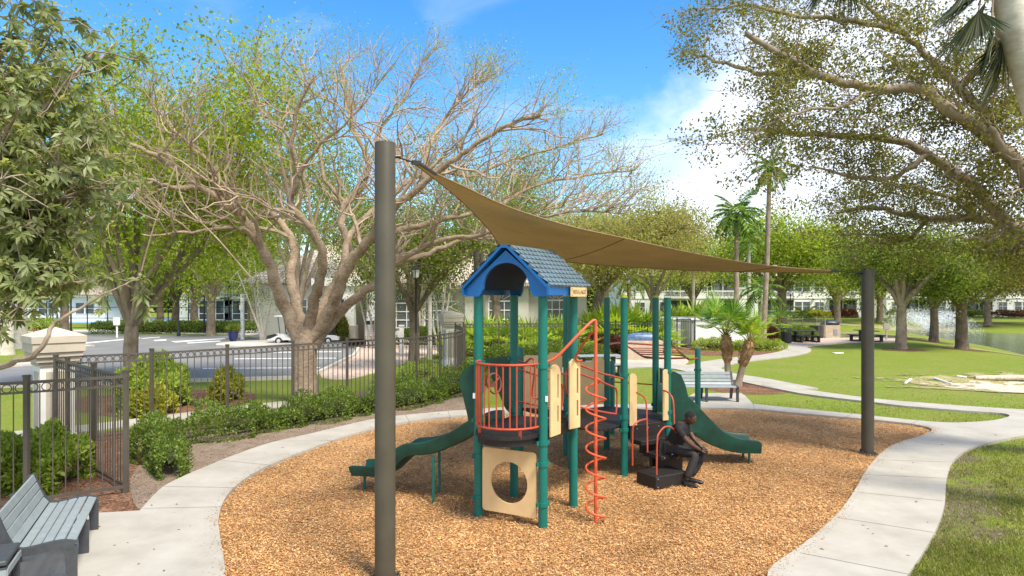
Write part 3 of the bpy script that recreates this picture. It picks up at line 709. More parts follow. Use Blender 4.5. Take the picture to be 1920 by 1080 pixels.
    outr = [(x0+c_, z0), (x1-c_, z0), (x1-.012, z0+.012), (x1, z0+c_), (x1, z1-c_), (x1-.012, z1-.012), (x1-c_, z1), (x0+c_, z1), (x0+.012, z1-.012), (x0, z1-c_), (x0, z0+c_), (x0+.012, z0+.012)]
    pn = MB().prism([outr, hole], PA+outn*.01, sx, (0, 0, 1), .022).build('hole_panel', M['tan'], o)
    for x in (x0+.04, x1-.04):
        for z in (.3, .82): MB().sphere(PA+sx*x+zv(z)+outn*.012, .012, 6, 4).build('bolt', M['bolt'], pn)
    # slotted tan barriers
    def barrier(p, dirv, wd, za, zb, slot=True, name='side_panel'):
        k = wd*.42
        ol = [(0, za), (wd, za), (wd, zb-k), (wd*.85, zb-k*.35), (wd*.55, zb), (wd*.3, zb), (.0, zb-k*.5)]
        lp = [ol]
        if slot:
            for a_, b_ in ((za+.17, za+.40), (za+.50, zb-.14)):
                s0, s1 = wd*.66, wd*.82; lp.append([(s0, a_), (s1, a_), (s1, b_), (s0, b_)])
        q = MB().prism(lp, p, dirv, (0, 0, 1), .02).build(name, M['tan'], o)
        for x in (.25, .75): MB().sphere(Vector(p)+Vector(dirv)*wd*x+zv(za+.04), .014, 6, 4).build('bolt', M['bolt'], q)
        return q
    bc = (PC-PB).normalized(); on2 = Vector((bc.y, -bc.x, 0))
    d1 = (Vector((.55, .35, 0))).normalized()
    p1, p2 = W(1030, 700, 9.0), W(1049, 700, 9.25); barrier(Vector((p1.x, p1.y, 0)), (Vector((p2.x, p2.y, 0))-Vector((p1.x, p1.y, 0))).normalized(), (Vector((p2.x, p2.y, 0))-Vector((p1.x, p1.y, 0))).length, 1.20, 2.17)
    p1, p2 = W(1066, 700, 9.55), W(1086, 700, 9.72); barrier(Vector((p1.x, p1.y, 0)), (Vector((p2.x, p2.y, 0))-Vector((p1.x, p1.y, 0))).normalized(), (Vector((p2.x, p2.y, 0))-Vector((p1.x, p1.y, 0))).length, 1.20, 2.20)
    fj = (HX['J']-HX['F']).normalized()
    barrier(HX['F']+fj*.075+Vector((.02, -.03, 0)), fj, .16, .87, 1.77, False); barrier(HX['J']-fj*.16+Vector((.02, -.03, 0)), fj, .15, .89, 1.80, False)
    # large tan play panels on the back edges
    def bigpanel(p, q, za, zb, art):
        dv = (q-p).normalized(); L_ = (q-p).length; x0, x1 = .08, L_-.08
        ol = [(x0, za), (x1, za), (x1, zb-.02), (x1-.06, zb+.05), (x1-.25, zb+.05), (x1-.32, zb-.02), (x0+.04, zb-.02), (x0, zb-.06)]
        pn = MB().prism([ol], p, dv, (0, 0, 1), .02).build('play_panel', M['tan'], o)
        fr = Vector(p)+Vector((dv.y, -dv.x, 0))*.006
        if art:
            mb = MB()
            def ring(cx, cz, r, tr=.006): mb.tube([fr+dv*(cx+r*math.cos(t*PI/10))+zv(cz+r*math.sin(t*PI/10)) for t in range(21)], tr, 4)
            cx, cz = .30, (za+zb)/2+.12; ring(cx, cz, .16); ring(cx, cz, .05)
            for t in range(8): a_ = t*PI/4; mb.tube([fr+dv*cx+zv(cz), fr+dv*(cx+.16*math.cos(a_))+zv(cz+.16*math.sin(a_))], .004, 4)
            for t in range(4): xx = .18+.17*t; ring(xx, za+.32, .04); mb.tube([fr+dv*xx+zv(za+.06), fr+dv*xx+zv(za+.28)], .007, 4)
            ring(.65, cz+.05, .08)
            mb.build('engraved_drawing', M['maroon'], pn)
            MB().prism([[(.25, zb-.28), (.62, zb-.20), (.72, zb-.03), (.3, zb-.03)]], fr, dv, (0, 0, 1), .012).build('maroon_panel', plain('maroon_panel', (.10, .02, .022), .5), pn)
    bigpanel(N_, HX['E'], .86, 1.95, False); bigpanel(HX['E'], HX['G'], .95, 1.83, True)
    MB().tube([HX['G']+zv(1.38), HX['I']+zv(1.38)], .014, 6).build('safety_bar', M['red'], o, True)
    MB().tube([Lp+zv(1.3), HX['G']+zv(1.4)], .014, 6).build('safety_bar', M['red'], o, True)
    # horizontal ladder at the back
    mb = MB(); zl = 1.89
    g0 = HX['G']+zv(2.12)
    A1 = W(1176, 649, 16.0); A2 = W(1205, 668, 13.55); B1 = W(1262, 649, 16.0); B2 = W(1287, 671, 13.9)
    mb.tube(arcpts([g0, W(1163, 643, 15), W(1223, 646.5, 16), B1, W(1270, 656, 15.2), B2, W(1296, 674, 14.6), K+zv(1.72)], 4), .022, 8)
    mb.tube(arcpts([W(1163, 643, 15.4), A1, A2, W(1223, 671, 13.5), W(1262, 672, 13.7), B2], 4), .020, 8)
    for t in (.22, .42, .62, .82): mb.tube([A1.lerp(A2, t), B1.lerp(B2, t)], .014, 6)
    mb.build('overhead_ladder', M['red'], o, True)
    MB().tube([A2, HX['I']+zv(1.9)], .018, 6).build('ladder_bracket', M['green_post'], o)
    # spiral climber
    sc = Vector((1.145, 9.12, 0)); mb = MB(); mb.tube([sc, sc+zv(2.70), sc+zv(2.76)], [.024, .024, .018], 10)
    hp = []
    for i in range(150):
        t = i/149; a_ = -2*PI*7.2*t+1; r_ = .135*(1-.7*max(0, (t-.96)/.04)) ; hp.append(sc+Vector((math.cos(a_)*r_, math.sin(a_)*r_, .04+1.93*t)))
    hp.append(sc+zv(1.98)); mb.tube(hp, .014, 7)
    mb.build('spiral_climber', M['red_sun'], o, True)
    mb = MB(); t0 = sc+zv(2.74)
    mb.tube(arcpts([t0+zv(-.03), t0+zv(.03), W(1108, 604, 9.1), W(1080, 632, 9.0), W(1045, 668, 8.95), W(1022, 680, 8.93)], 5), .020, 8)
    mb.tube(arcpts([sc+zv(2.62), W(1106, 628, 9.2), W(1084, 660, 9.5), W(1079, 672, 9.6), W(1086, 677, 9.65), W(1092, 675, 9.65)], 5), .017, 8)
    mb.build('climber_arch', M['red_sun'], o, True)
    mb = MB(); mb.tube(arcpts([PC+zv(2.05), W(1068, 691, 9.7), W(1062, 698, 9.6), W(1061, 735, 9.6), W(1066, 742, 9.7), PC+zv(1.7)], 4), .015, 6)
    mb.tube(arcpts([PD+zv(2.0), W(985, 680, 9.9), W(997, 672, 9.6), W(1003, 690, 9.5), W(998, 740, 9.6), W(1010, 748, 9.5), PB+zv(1.75)], 4), .014, 6)
    mb.build('grab_bar', M['red'], o, True)
    # ---- roof ----
    rf = []; fr0 = mid+outn*.15; dep = (PD-PA).normalized(); bk = (PC+PD)/2+dep*.14; L_ = (bk-fr0).length; hw = .665; zt, zb_, ze = 3.80, 3.10, 3.23
    def RP(s, t, z): return fr0+dep*(t*L_)+ab*s+zv(z)
    # gable end plates with arch openings, front and back
    def gable(t, th, nm):
        ol = [(-hw+.03, zb_), (-.42, zb_)]
        ol += [(-.36*math.cos(a_) if True else 0, zb_+.10+.36*math.sin(a_)) for a_ in [i*PI/18 for i in range(19)]]
        ol += [(.42, zb_), (hw-.03, zb_), (hw-.02, ze-.03), (0, zt-.07), (-hw+.02, ze-.03)]
        return MB().prism([ol], RP(0, t, 0), ab, (0, 0, 1), th)
    rt = MB(); th = .03
    # outer shell: two slopes and two side skirts, one thick body
    prof = [(-hw, zb_+.02), (-hw-.01, ze), (-.05, zt), (.05, zt), (hw+.01, ze), (hw, zb_+.02)]
    inn = [(-hw+.03, zb_+.02), (-hw+.025, ze-.02), (-.04, zt-.04), (.04, zt-.04), (hw-.025, ze-.02), (hw-.03, zb_+.02)]
    rt.prism([prof+inn[::-1]], RP(0, -.02, 0), ab, (0, 0, 1), -L_*1.04 if (ab.cross(Vector((0, 0, 1)))).dot(dep) < 0 else L_*1.04)
    roof = rt.build('roof', M['blue'], o)
    sg = -1 if (ab.cross(Vector((0, 0, 1)))).dot(dep) < 0 else 1
    gb = gable(.02, .05*sg, 'x'); gb.prism([[(-hw+.06, zb_), (-.44, zb_)]+[(-.40*math.cos(a_), zb_+.08+.40*math.sin(a_)) for a_ in [i*PI/18 for i in range(19)]]+[(.44, zb_), (hw-.06, zb_), (hw-.05, ze-.04), (0, zt-.09), (-hw+.05, ze-.04)]], RP(0, .94, 0), ab, (0, 0, 1), .05*sg)
    gb.build('gable_end', M['blue'], roof)
    inr = MB(); 
    for i in range(18):
        a0, a1 = i*PI/18, (i+1)*PI/18
        q = [(-.385*math.cos(a0), zb_+.09+.385*math.sin(a0)), (-.385*math.cos(a1), zb_+.09+.385*math.sin(a1))]
        inr.add([RP(q[0][0], .05, q[0][1]), RP(q[1][0], .05, q[1][1]), RP(q[1][0], .93, q[1][1]), RP(q[0][0], .93, q[0][1])], [(0, 1, 2, 3)])
    inr.build('roof_lining', M['inner'], roof)
    # scalloped shingles on both slopes
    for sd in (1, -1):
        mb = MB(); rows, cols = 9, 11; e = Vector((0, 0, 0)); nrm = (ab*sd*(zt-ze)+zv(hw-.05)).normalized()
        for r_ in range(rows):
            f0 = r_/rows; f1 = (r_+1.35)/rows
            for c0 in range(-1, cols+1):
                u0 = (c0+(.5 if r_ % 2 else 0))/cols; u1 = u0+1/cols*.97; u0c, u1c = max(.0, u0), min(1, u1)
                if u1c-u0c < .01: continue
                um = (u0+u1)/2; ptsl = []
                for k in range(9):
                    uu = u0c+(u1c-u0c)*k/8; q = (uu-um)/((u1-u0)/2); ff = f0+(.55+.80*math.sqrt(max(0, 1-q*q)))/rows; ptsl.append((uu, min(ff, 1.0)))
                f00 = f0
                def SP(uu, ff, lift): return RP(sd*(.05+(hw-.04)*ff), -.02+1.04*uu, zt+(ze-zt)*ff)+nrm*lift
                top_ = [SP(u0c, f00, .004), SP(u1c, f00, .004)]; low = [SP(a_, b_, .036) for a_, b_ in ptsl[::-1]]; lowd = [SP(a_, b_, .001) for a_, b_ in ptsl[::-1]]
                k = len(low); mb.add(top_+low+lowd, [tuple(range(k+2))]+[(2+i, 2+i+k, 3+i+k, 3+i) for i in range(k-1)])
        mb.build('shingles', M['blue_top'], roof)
    # name plate on the right eave
    pc = RP(hw+.015, .68, 3.165); pu = dep; sw, sh = .27, .065
    pl = MB().prism([[(-sw, -sh), (sw, -sh), (sw, sh), (-sw, sh)]], pc, pu, (0, 0, 1), .018).build('name_plate', M['tan'], roof)
    cu = bpy.data.curves.new('letters', 'FONT'); cu.body = 'VISTA LAGO'; cu.size = .085; cu.align_x = 'CENTER'; cu.align_y = 'CENTER'; cu.extrude = .002
    to = bpy.data.objects.new('letters_tmp', cu); C.objects.link(to); dg = bpy.context.evaluated_depsgraph_get(); me = bpy.data.meshes.new_from_object(to.evaluated_get(dg)); bpy.data.objects.remove(to)
    Mx = Matrix.Translation(pc+pu.cross(Vector((0, 0, 1)))*.022) @ Matrix((pu, Vector((0, 0, 1)), pu.cross(Vector((0, 0, 1))))).transposed().to_4x4()
    me.transform(Mx); link('lettering', me, plain('engraved_letter', (.30, .20, .09), .7), pl)
    for a_ in (-.235, .235):
        for b_ in (-.045, .045): MB().sphere(pc+pu*a_+zv(b_)+pu.cross(Vector((0, 0, 1)))*.02, .007, 6, 4).build('screw', M['maroon'], pl)
    # ---- slides ----
    def slide(name, path, wd, wall, sidev, hood, legs, hoodn):
        """path: list of (centre point); trough cross-section with rounded walls"""
        P_ = arcpts(path, 6); wl = [w_ for w_ in wall]; n = len(P_); vs = []; cs = []
        def wallh(t):
            k = t*(len(wl)-1); i = min(int(k), len(wl)-2); return wl[i]+(wl[i+1]-wl[i])*(k-i)
        ks = None
        for i, p in enumerate(P_):
            t = i/(n-1); h = wallh(t); W2 = wd/2
            sec = [(-W2-.035, h-.02), (-W2-.03, h+.005), (-W2, h+.01), (-W2+.02, h-.02), (-W2+.05, .03), (-W2+.11, 0), (W2-.11, 0), (W2-.05, .03), (W2-.02, h-.02), (W2, h+.01), (W2+.03, h+.005), (W2+.035, h-.02), (W2-.005, -.04), (W2-.1, -.06), (-W2+.1, -.06), (-W2+.005, -.04)]
            ks = len(sec); tn = (P_[min(i+1, n-1)]-P_[max(i-1, 0)]).normalized(); sv = Vector(sidev); up = sv.cross(tn).normalized()
            if up.z < 0: up = -up
            for a_, b_ in sec: vs.append(p+sv*a_+up*b_)
        fs = [(i*ks+k, i*ks+(k+1) % ks, (i+1)*ks+(k+1) % ks, (i+1)*ks+k) for i in range(n-1) for k in range(ks)]
        fs += [tuple(range(ks)), tuple((n-1)*ks+k for k in reversed(range(ks)))]
        s_ = MB().add(vs, fs).build(name, M['slide'], o, True)
        for hd in hood: MB().prism([hd[0]], hd[1], hd[2], (0, 0, 1), .035).build('slide_hood', M['slide'], s_)
        for p, z in legs: MB().tube([Vector((p[0], p[1], 0)), Vector((p[0], p[1], z))], .022, 10).build('slide_leg', M['green_post'], s_, True)
        return s_
    m1 = (PA+PD)/2; sd1 = Vector((-.926, .378, 0)); sv1 = Vector((.378, .926, 0))
    def Q(s, z): return m1+sd1*s+zv(z)
    path = [Q(-.02, 1.24), Q(.2, 1.20), Q(.55, .98), Q(.95, .80), Q(1.18, .74), Q(1.42, .70), Q(1.6, .56), Q(1.78, .40), Q(1.98, .33), Q(2.35, .31), Q(2.42, .30)]
    hl = [(0, .05), (.10, .02), (.14, .25), (.22, .55), (.27, .72), (.25, .84), (.12, .97), (0, 1.0)]
    hl = [(a_, b_+1.15) for a_, b_ in hl]
    hr = [(0, 1.25), (.12, 1.35), (.42, 1.95), (.5, 2.12), (0, 2.19)]
    slide('wave_slide', path, .46, [.14, .14, .14, .14, .15, .12, .10], sv1, [(hl, PA+sd1*.03, sd1), (hr, PD+sd1*.02+zv(0), sd1)],
          [((-1.18, 10.0), .70), ((-1.15, 10.55), .72), ((-2.37, 10.72), .3)], None)
    MB().prism([[(-.15, 1.30), (.02, 1.30), (.03, 2.05), (-.15, 2.10)]], PA+sd1*.03, sd1, (0, 0, 1), .03)
    m2 = (HX['J']+HX['I'])/2; s2 = Vector((.972, .235, 0)).normalized(); s2 = Vector((1, .03, 0)).normalized(); v2 = Vector((-.03, 1, 0)).normalized()
    def Q2(s, z): return m2+s2*s+zv(z)
    path = [Q2(-.02, .86), Q2(.15, .84), Q2(.45, .68), Q2(.8, .46), Q2(1.1, .33), Q2(1.4, .26), Q2(1.7, .25), Q2(1.78, .25)]
    fl = [(0, .55), (.18, .62), (.42, .62), (.60, .62), (.62, .80), (.45, 1.0), (.36, 1.25), (.30, 1.50), (.22, 1.68), (.10, 1.74), (0, 1.74)]
    bl = [(0, .8), (.4, .8), (.3, 1.4), (.2, 1.65), (.0, 1.72)]
    slide('short_slide', path, .58, [.62, .50, .36, .26, .22, .20, .14], v2, [(fl, HX['J']+s2*.05+v2*.12, s2), (bl, HX['I']+s2*.05-v2*.1, s2)], [((4.42, 12.42), .22), ((4.42, 12.75), .22)], None)
    # ---- steps ----
    u = fj; nv = Vector((.5, -.866, 0))
    def SB(u0, u1, n0, n1, z0, z1, mb): 
        cc = HX['F']+u*(u0+u1)/2+nv*(n0+n1)/2+zv((z0+z1)/2); mb.box(cc, (u1-u0, n1-n0, z1-z0), math.atan2(u.y, u.x), bev=.008)
    mb = MB(); SB(.1, .9, -.03, .04, .62, .87, mb); SB(.13, .92, .0, .30, .56, .64, mb); SB(.25, .80, .10, .16, .40, .56, mb)
    SB(.28, 1.12, .16, .62, .36, .435, mb); SB(.30, .95, .30, .36, .20, .36, mb); SB(.33, .90, .42, .48, .02, .36, mb)
    SB(-.12, .58, .46, .93, .0, .215, mb)
    st = mb.build('steps', M['deck'], o)
    mb = MB()
    for a_, b_, z in ((.25, .045, .8), (.5, .045, .8), (.75, .045, .8), (.35, .62, .40), (.6, .62, .40), (.95, .62, .40), (-.08, .935, .05), (.22, .935, .04), (.54, .935, .04), (-.08, .935, .18), (.54, .935, .18)):
        MB().sphere(HX['F']+u*a_+nv*b_+zv(z), .010, 6, 4).build('bolt', M['bolt'], st)
    Yf = 10.85
    for pts in ([W(1193, 736, 11.4), W(1203, 741, 11.35), W(1211, 752, 11.3), W(1213, 790, 11.2), W(1214, 848, 11.1)],
                [W(1186, 873, 11.05), W(1186, 810, 11.05), W(1189, 797, 11.05), W(1199, 789, 11.1), W(1212, 786, 11.2)],
                [W(1231, 911, 10.78), W(1232, 830, 10.8), W(1236, 812, 10.85), W(1246, 801, 10.9), W(1257, 801, 11.0), W(1267, 810, 11.1), W(1269, 825, 11.15), W(1270, 860, 11.2)],
                [W(1242, 731, 11.9), W(1254, 737, 11.8), W(1262, 752, 11.7), W(1264, 790, 11.6), W(1265, 830, 11.5)]):
        MB().tube(arcpts(pts, 4), .015, 8).build('step_handrail', M['red'], o, True)
    return o
play()

# ================= SHADE SAIL AND POLES =================
def pole(label, p, top, r=.112, rz=0):
    o = thing('shade_pole', label, 'pole', (p[0], p[1], 0))
    MB().lathe([(r, 0), (r, top-.01), (r*.96, top)], (p[0], p[1], 0), 32).build('pole_shaft', M['pole'], o, True)
    mb = MB(); mb.lathe([(r+.06, .0), (r+.06, .03)], (p[0], p[1], 0), 24)
    for k in range(4): a = k*PI/2+.5; mb.lathe([(.014, .03), (.014, .07)], (p[0]+math.cos(a)*(r+.04), p[1]+math.sin(a)*(r+.04), 0), 8)
    mb.build('base_plate', M['pole'], o); return o
pole('tall thick bronze pole nearest the camera, left of the play set', (-1.385, 7.28), 4.78)
pole('shorter bronze pole at the right end of the sail', (7.0, 13.12), 3.62, .115)
bp = pole('distant bronze pole just left of the blue roof', (W(892.5, 472, 21)).xy, 3.1+84*21/1250, .075)
bp2 = pole('thin bronze pole close behind the distant one left of the blue roof', (W(903, 476, 23.5)).xy, 3.1+80*23.5/1250, .075)
SEAM = plain('seam_brown', (.14, .09, .04), .9)
def sail():
    top = [(775, 303, 7.45), (820, 327, 7.8), (870, 350, 8.2), (950, 387, 8.9), (1060, 422, 9.8), (1172, 447, 10.7), (1300, 475, 11.6), (1430, 497, 12.4), (1562, 508, 12.95)]
    bot = [(775, 305, 7.5), (830, 347, 8.9), (880, 391, 10.6), (918, 432, 12.6), (952, 470, 14.6), (1050, 489, 14.6), (1160, 499, 14.4), (1330, 508, 14.0), (1562, 511, 13.05)]
    tp = [W(*p) for p in smooth_px(top, False, 5)]; bt = [W(*p) for p in smooth_px(bot, False, 5)]
    n = len(tp); k = 10; th = .006; vs = []; fs = []
    # move the far edge away without changing height much, with a soft belly between the edges
    for i in range(n):
        for j in range(k+1):
            t = j/k; p = tp[i].lerp(bt[i], t); s = math.sin(PI*t)*math.sin(PI*min(1, i/(n-1)))
            p = p-zv(.05*s); vs.append(p)
    for i in range(n-1):
        for j in range(k): a = i*(k+1)+j; fs.append((a, a+1, a+k+2, a+k+1))
    o = thing('shade_sail', 'tan fabric shade sail stretched between the poles over the play set', 'shade sail', (2, 10.5, 0))
    me = bpy.data.meshes.new('canopy'); me.from_pydata(vs, [], fs)
    c = link('canopy', me, M['sail'], o, True); md = c.modifiers.new('thick', 'SOLIDIFY'); md.thickness = th
    hm = MB(); hm.tube(tp, .012, 6); hm.tube(bt, .012, 6)
    hm.build('hem_cable', plain('hem_tan', (.26, .18, .08), .8), c, True)
    for i0 in (25, 36): MB().tube([vs[min(i0+int(abs(j-5)**1.3*.12), n-1)*(k+1)+j]-zv(.004) for j in range(k+1)], .007, 4).build('seam', SEAM, c)
    P1 = Vector((-1.385, 7.28, 4.66)); P2 = Vector((7.0, 13.12, 3.56)); tip = tp[0]; tip2 = tp[-1]
    h = MB(); h.tube([P1, tip+Vector((-.02, 0, 0))], .009, 6)
    h.box(tip+Vector((.03, .02, -.01)), (.10, .05, .045), .5); h.box(tip+Vector((.16, .07, -.075)), (.22, .05, .02), .45, M=Euler((0, .5, .4)).to_matrix())
    h.tube([P1-Vector((0, 0, .03)), P1+Vector((.16, .05, -.02))], .02, 8); h.build('corner_fitting', M['black'], o)
    h = MB(); h.tube([P2, tip2], .009, 6); h.tube([P2, P2+Vector((-.25, -.02, -.02))], .018, 8); h.box(tip2+Vector((.02, 0, 0)), (.14, .05, .05)); h.build('corner_fitting', M['black'], o)
    MB().tube([bt[20], W(905, 480, 23.3)], .008, 5).build('stay_cable', M['black'], o)
sail()
# ================= FENCES, PILLARS, HEDGES =================
def fence(name, label, pts, h=1.86, mat=None, pitch=.125, post_w=.065, rings=True, z0=0, closed_gap=.09, cat='fence', skip=0):
    mat = mat or M['bronze']; o = thing(name, label, cat, (pts[0][0], pts[0][1], z0))
    for p in pts[skip:]:
        mb = MB(); mb.box((p[0], p[1], z0+(h+.06)/2), (post_w, post_w, h+.06)); mb.box((p[0], p[1], z0+h+.075), (post_w+.014, post_w+.014, .03)); mb.build('fence_post', mat, o)
    for a, b in zip(pts[:-1], pts[1:]):
        a = Vector((a[0], a[1], z0)); b = Vector((b[0], b[1], z0)); d = b-a; L = d.length; d.normalize(); mb = MB()
        A, B = a+d*post_w*.5, b-d*post_w*.5
        mb.bar(A+zv(h-.02), B+zv(h-.02), .032, .042); mb.bar(A+zv(h-.165), B+zv(h-.165), .028, .03); mb.bar(A+zv(closed_gap+.02), B+zv(closed_gap+.02), .03, .045)
        n = max(2, round(L/pitch)); st = L/n
        for i in range(1, n): p = a+d*st*i; mb.box(p+zv((closed_gap+h-.05)/2+.0), (.016, .016, h-.06-closed_gap), math.atan2(d.y, d.x))
        if rings:
            r = min(.058, st*.44)
            for i in range(n):
                c = a+d*st*(i+.5)+zv(h-.097); mb.tube([c+(d*math.cos(t*PI/6)+zv(math.sin(t*PI/6)))*r for t in range(13)], .0075, 4, False)
        mb.build('fence_panel', mat, o)
    return o
F1 = (-6.08, 10.5)
fence('railing_fence', 'bronze ring-topped fence section behind the grey bench, nearest on the left', [(-9.2, 8.5), (-8.16, 9.1), (-7.12, 9.78), F1], pitch=.155)
fence('railing_fence', 'bronze ring-topped fence section running back from the near corner post to the cream pillar', [F1, (-7.28, 11.6), (-8.50, 12.75), (-9.1, 13.3)], pitch=.13, skip=1)
fence('railing_fence', 'long curving bronze fence between the hedge and the road, from the near pillar', [(-9.35, 13.9), (-8.0, 14.8), (-6.86, 16.06), (-5.72, 17.4), (-4.6, 18.6), (-3.75, 19.6), (-2.95, 20.6), (-2.37, 21.9), (-1.98, 23.2), (-1.86, 24.9), (-1.88, 26.6), (-2.2, 28.2), (-2.5, 29.4)], pitch=.15)
fence('pool_fence', 'straight bronze fence with ring top behind the play set and the low hedge', [(-2.2, 30.2), (-.6, 30.6), (1.3, 31), (2.9, 31.3), (3.3, 33.4), (3.6, 35.6)], pitch=.15)
fence('pool_fence', 'dark ring-topped fence in front of the bright fan palms, behind the plain teal posts', [(3.75, 35.7), (5.6, 36), (7.4, 36.4), (8.7, 36.7)], h=1.75, mat=M['black'], pitch=.15)
fence('garden_gate', 'dark metal gate in the opening of the white enclosure wall', [(9.95, 40.2), (11.0, 40.1)], h=1.75, mat=M['black'], rings=False, cat='gate', closed_gap=.15)
fence('grey_fence', 'grey slatted fence behind the far picnic table and green shrubs', [(W(1482, 600, 52)).xy[:], (W(1505, 600, 51)).xy[:], (W(1530, 600, 50)).xy[:], (W(1547, 600, 49)).xy[:]], h=1.45, mat=M['wood'], rings=False, pitch=.14)
def courtfence():
    o = thing('tennis_court_fence', 'tall black chain link fence round the tennis court beyond the road', 'fence', (-44, 62, 0)); Yc = 62
    x0, x1 = (50-960)*Yc/F, (505-960)*Yc/F; n = 12; mb = MB()
    for i in range(n+1):
        x = x0+(x1-x0)*i/n; MB().tube([(x, Yc, 0), (x, Yc, 3.3)], .05, 6).build('fence_post', M['black'], o)
    for z in (.2, 1.1, 2.1, 3.25): mb.tube([(x0, Yc, z), (x1, Yc, z)], .03, 5)
    mb.build('fence_rail', M['black'], o)
courtfence()
def pillar(label, x, y, rz, s=1.0):
    o = thing('fence_pillar', label, 'pillar', (0, 0, 0)); hw = .30
    mb = MB(); mb.box((0, 0, .92), (.60, .60, 1.56), bev=.006); mb.box((0, 0, .09), (.74, .74, .18)); 
    mb.build('shaft', M['pillar_face'], o)
    mb = MB()
    for k in range(4):
        Mx = Matrix.Rotation(k*PI/2, 3, 'Z')
        mb.box(Mx@Vector((0, -.301, .98)), (.40, .012, 1.2), M=Mx)
    mb.build('recessed_face', M['pillar'], o)
    mb = MB(); mb.box((0, 0, .225), (.70, .70, .09)); mb.build('base_moulding', M['pillar_face'], o)
    mb = MB(); lv = [(.33, 1.70), (.33, 1.76), (.375, 1.78), (.375, 1.86), (.42, 1.885), (.42, 1.96), (.455, 1.98), (.455, 2.16), (.475, 2.165), (.475, 2.30), (.03, 2.47)]
    vs = []; 
    for a, z in lv: vs += [(-a, -a, z), (a, -a, z), (a, a, z), (-a, a, z)]
    fs = [(3, 2, 1, 0)]+[(i*4+k, i*4+(k+1) % 4, i*4+4+(k+1) % 4, i*4+4+k) for i in range(len(lv)-1) for k in range(4)]+[tuple(len(vs)-4+k for k in range(4))]
    mb.add(vs, fs); mb.build('cap', M['pillar'], o); o.location = (x, y, 0); o.rotation_euler = (0, 0, rz); return o
pl1 = pillar('cream square pillar with pyramid cap at the near left end of the fences', -9.45, 13.75, R(47))
copy_tree(pl1, (-2.75, 30.0, 0), R(20), 'small distant cream pillar with pyramid cap, just left of the blue-roofed play set')

def hedge(name, label, line, wd, h, lf, n, ls=.06, seed=0, lump=.16, z0=0, group=None, cat='hedge', core=True):
    rg = np.random.default_rng(seed); P = np.array([(p[0], p[1]) for p in smooth_px([tuple(p) for p in line], False, 6)]) if len(line) > 2 else np.array(line, float)
    seg = np.linalg.norm(np.diff(P, axis=0), axis=1); cum = np.concatenate([[0], np.cumsum(seg)]); L = cum[-1]
    def at(s, a, b):
        s = np.clip(s, 0, L-1e-6); i = np.searchsorted(cum, s, side='right')-1; i = np.clip(i, 0, len(seg)-1); t = ((s-cum[i])/seg[i])[:, None]
        c = P[i]*(1-t)+P[i+1]*t; d = (P[i+1]-P[i])/seg[i][:, None]; nn = np.stack([-d[:, 1], d[:, 0]], -1)
        return c, d, nn
    s = rg.random(n)*L; an = rg.random(n)*PI*1.15-.07*PI; rad = 1-.38*rg.random(n)**2.2
    ph = rg.random(6)*7
    lm = 1+lump*(np.sin(s*2.3+ph[0])+.7*np.sin(s*5.1+ph[1]+an*2)+.6*np.sin(s*9.7+ph[2]-an*3))/1.6
    ex = .62; ca, sa = np.cos(an), np.sin(an); X = np.sign(ca)*np.abs(ca)**ex*wd/2*rad*lm; Z = np.sign(sa)*np.abs(sa)**ex*h*rad*lm
    endf = np.clip(np.minimum(s, L-s)/(wd*.5), 0, 1)**.5; Z *= .55+.45*endf; X *= .6+.4*endf
    c, d, nn = at(s, 0, 0); pos_ = np.concatenate([c+nn*X[:, None], (np.maximum(Z, .02)+z0)[:, None]], 1)
    out = np.concatenate([nn*ca[:, None], sa[:, None]*1.0+.25*np.ones((n, 1))], 1)
    V = leafquads(pos_, out+rg.normal(size=(n, 3))*.75, ls*(.6+.8*rg.random(n)), ls*.5*(.7+.6*rg.random(n)), rg)
    o = thing(name, label, cat, (P[0][0], P[0][1], z0), group)
    quadmesh('foliage', V, M[lf], o)
    if core:
        mb = MB(); k_ = max(7, int(L*1.5)); cp, d_, n_ = at(np.linspace(wd*.35, L-wd*.35, k_) if L > wd else np.linspace(L*.4, L*.6, k_), 0, 0)
        rr_ = [min(wd, h)*.30*math.sin(PI*min(1, (i+.15)/(k_-1)*4, (k_-1-i+.15)/(k_-1)*4)/2) for i in range(k_)]
        mb.tube([Vector((c_[0], c_[1], z0+h*.42)) for c_ in cp], rr_, 10)
        for k in range(int(L*5)):
            c, d, nn = at(np.array([rg.random()*L]), 0, 0); p = Vector((c[0][0], c[0][1], z0)); q = p+Vector((nn[0][0], nn[0][1], 0))*rg.normal()*wd*.28
            mb.tube([p, p.lerp(q, .5)+zv(h*.4), q+zv(h*.75)], [.012, .008, .004], 4)
        mb.build('stems', M['core'], o)  # dark filler core that blocks the view through, with thin stems
    return o
hedge('low_hedge', 'loose low green hedge along the near side of the curving fence', [(-6.9, 14.1), (-5.9, 15.2), (-5.0, 16.4), (-4.0, 17.7), (-3.0, 18.8), (-2.3, 20), (-1.65, 21.6), (-1.25, 23.4), (-1.15, 25.2)], .95, .58, 'lf_hedge', 32000, .068, 1, .38)
hedge('low_hedge', 'small green hedge shrub just right of the near fence corner post', [(-5.75, 11.2), (-6.1, 11.9), (-6.9, 12.8), (-7.4, 13.3)], .62, .68, 'lf_hedge', 6500, .06, 2, .3)
hedge('low_hedge', 'trimmed dense hedge seen between the teal posts, in front of the pool fence', [(-1.3, 29), (.6, 29.4), (2.6, 29.8), (4.4, 30.4)], 1.1, .95, 'lf_hedge', 16000, .08, 3, .05)
hedge('leafy_shrub', 'large bright lime shrub inside the near fence section by the bench', [(-9.3, 10.1), (-8.3, 10.8), (-7.15, 10.95)], 1.35, .95, 'lf_lime', 13000, .10, 4, .3, cat='shrub')
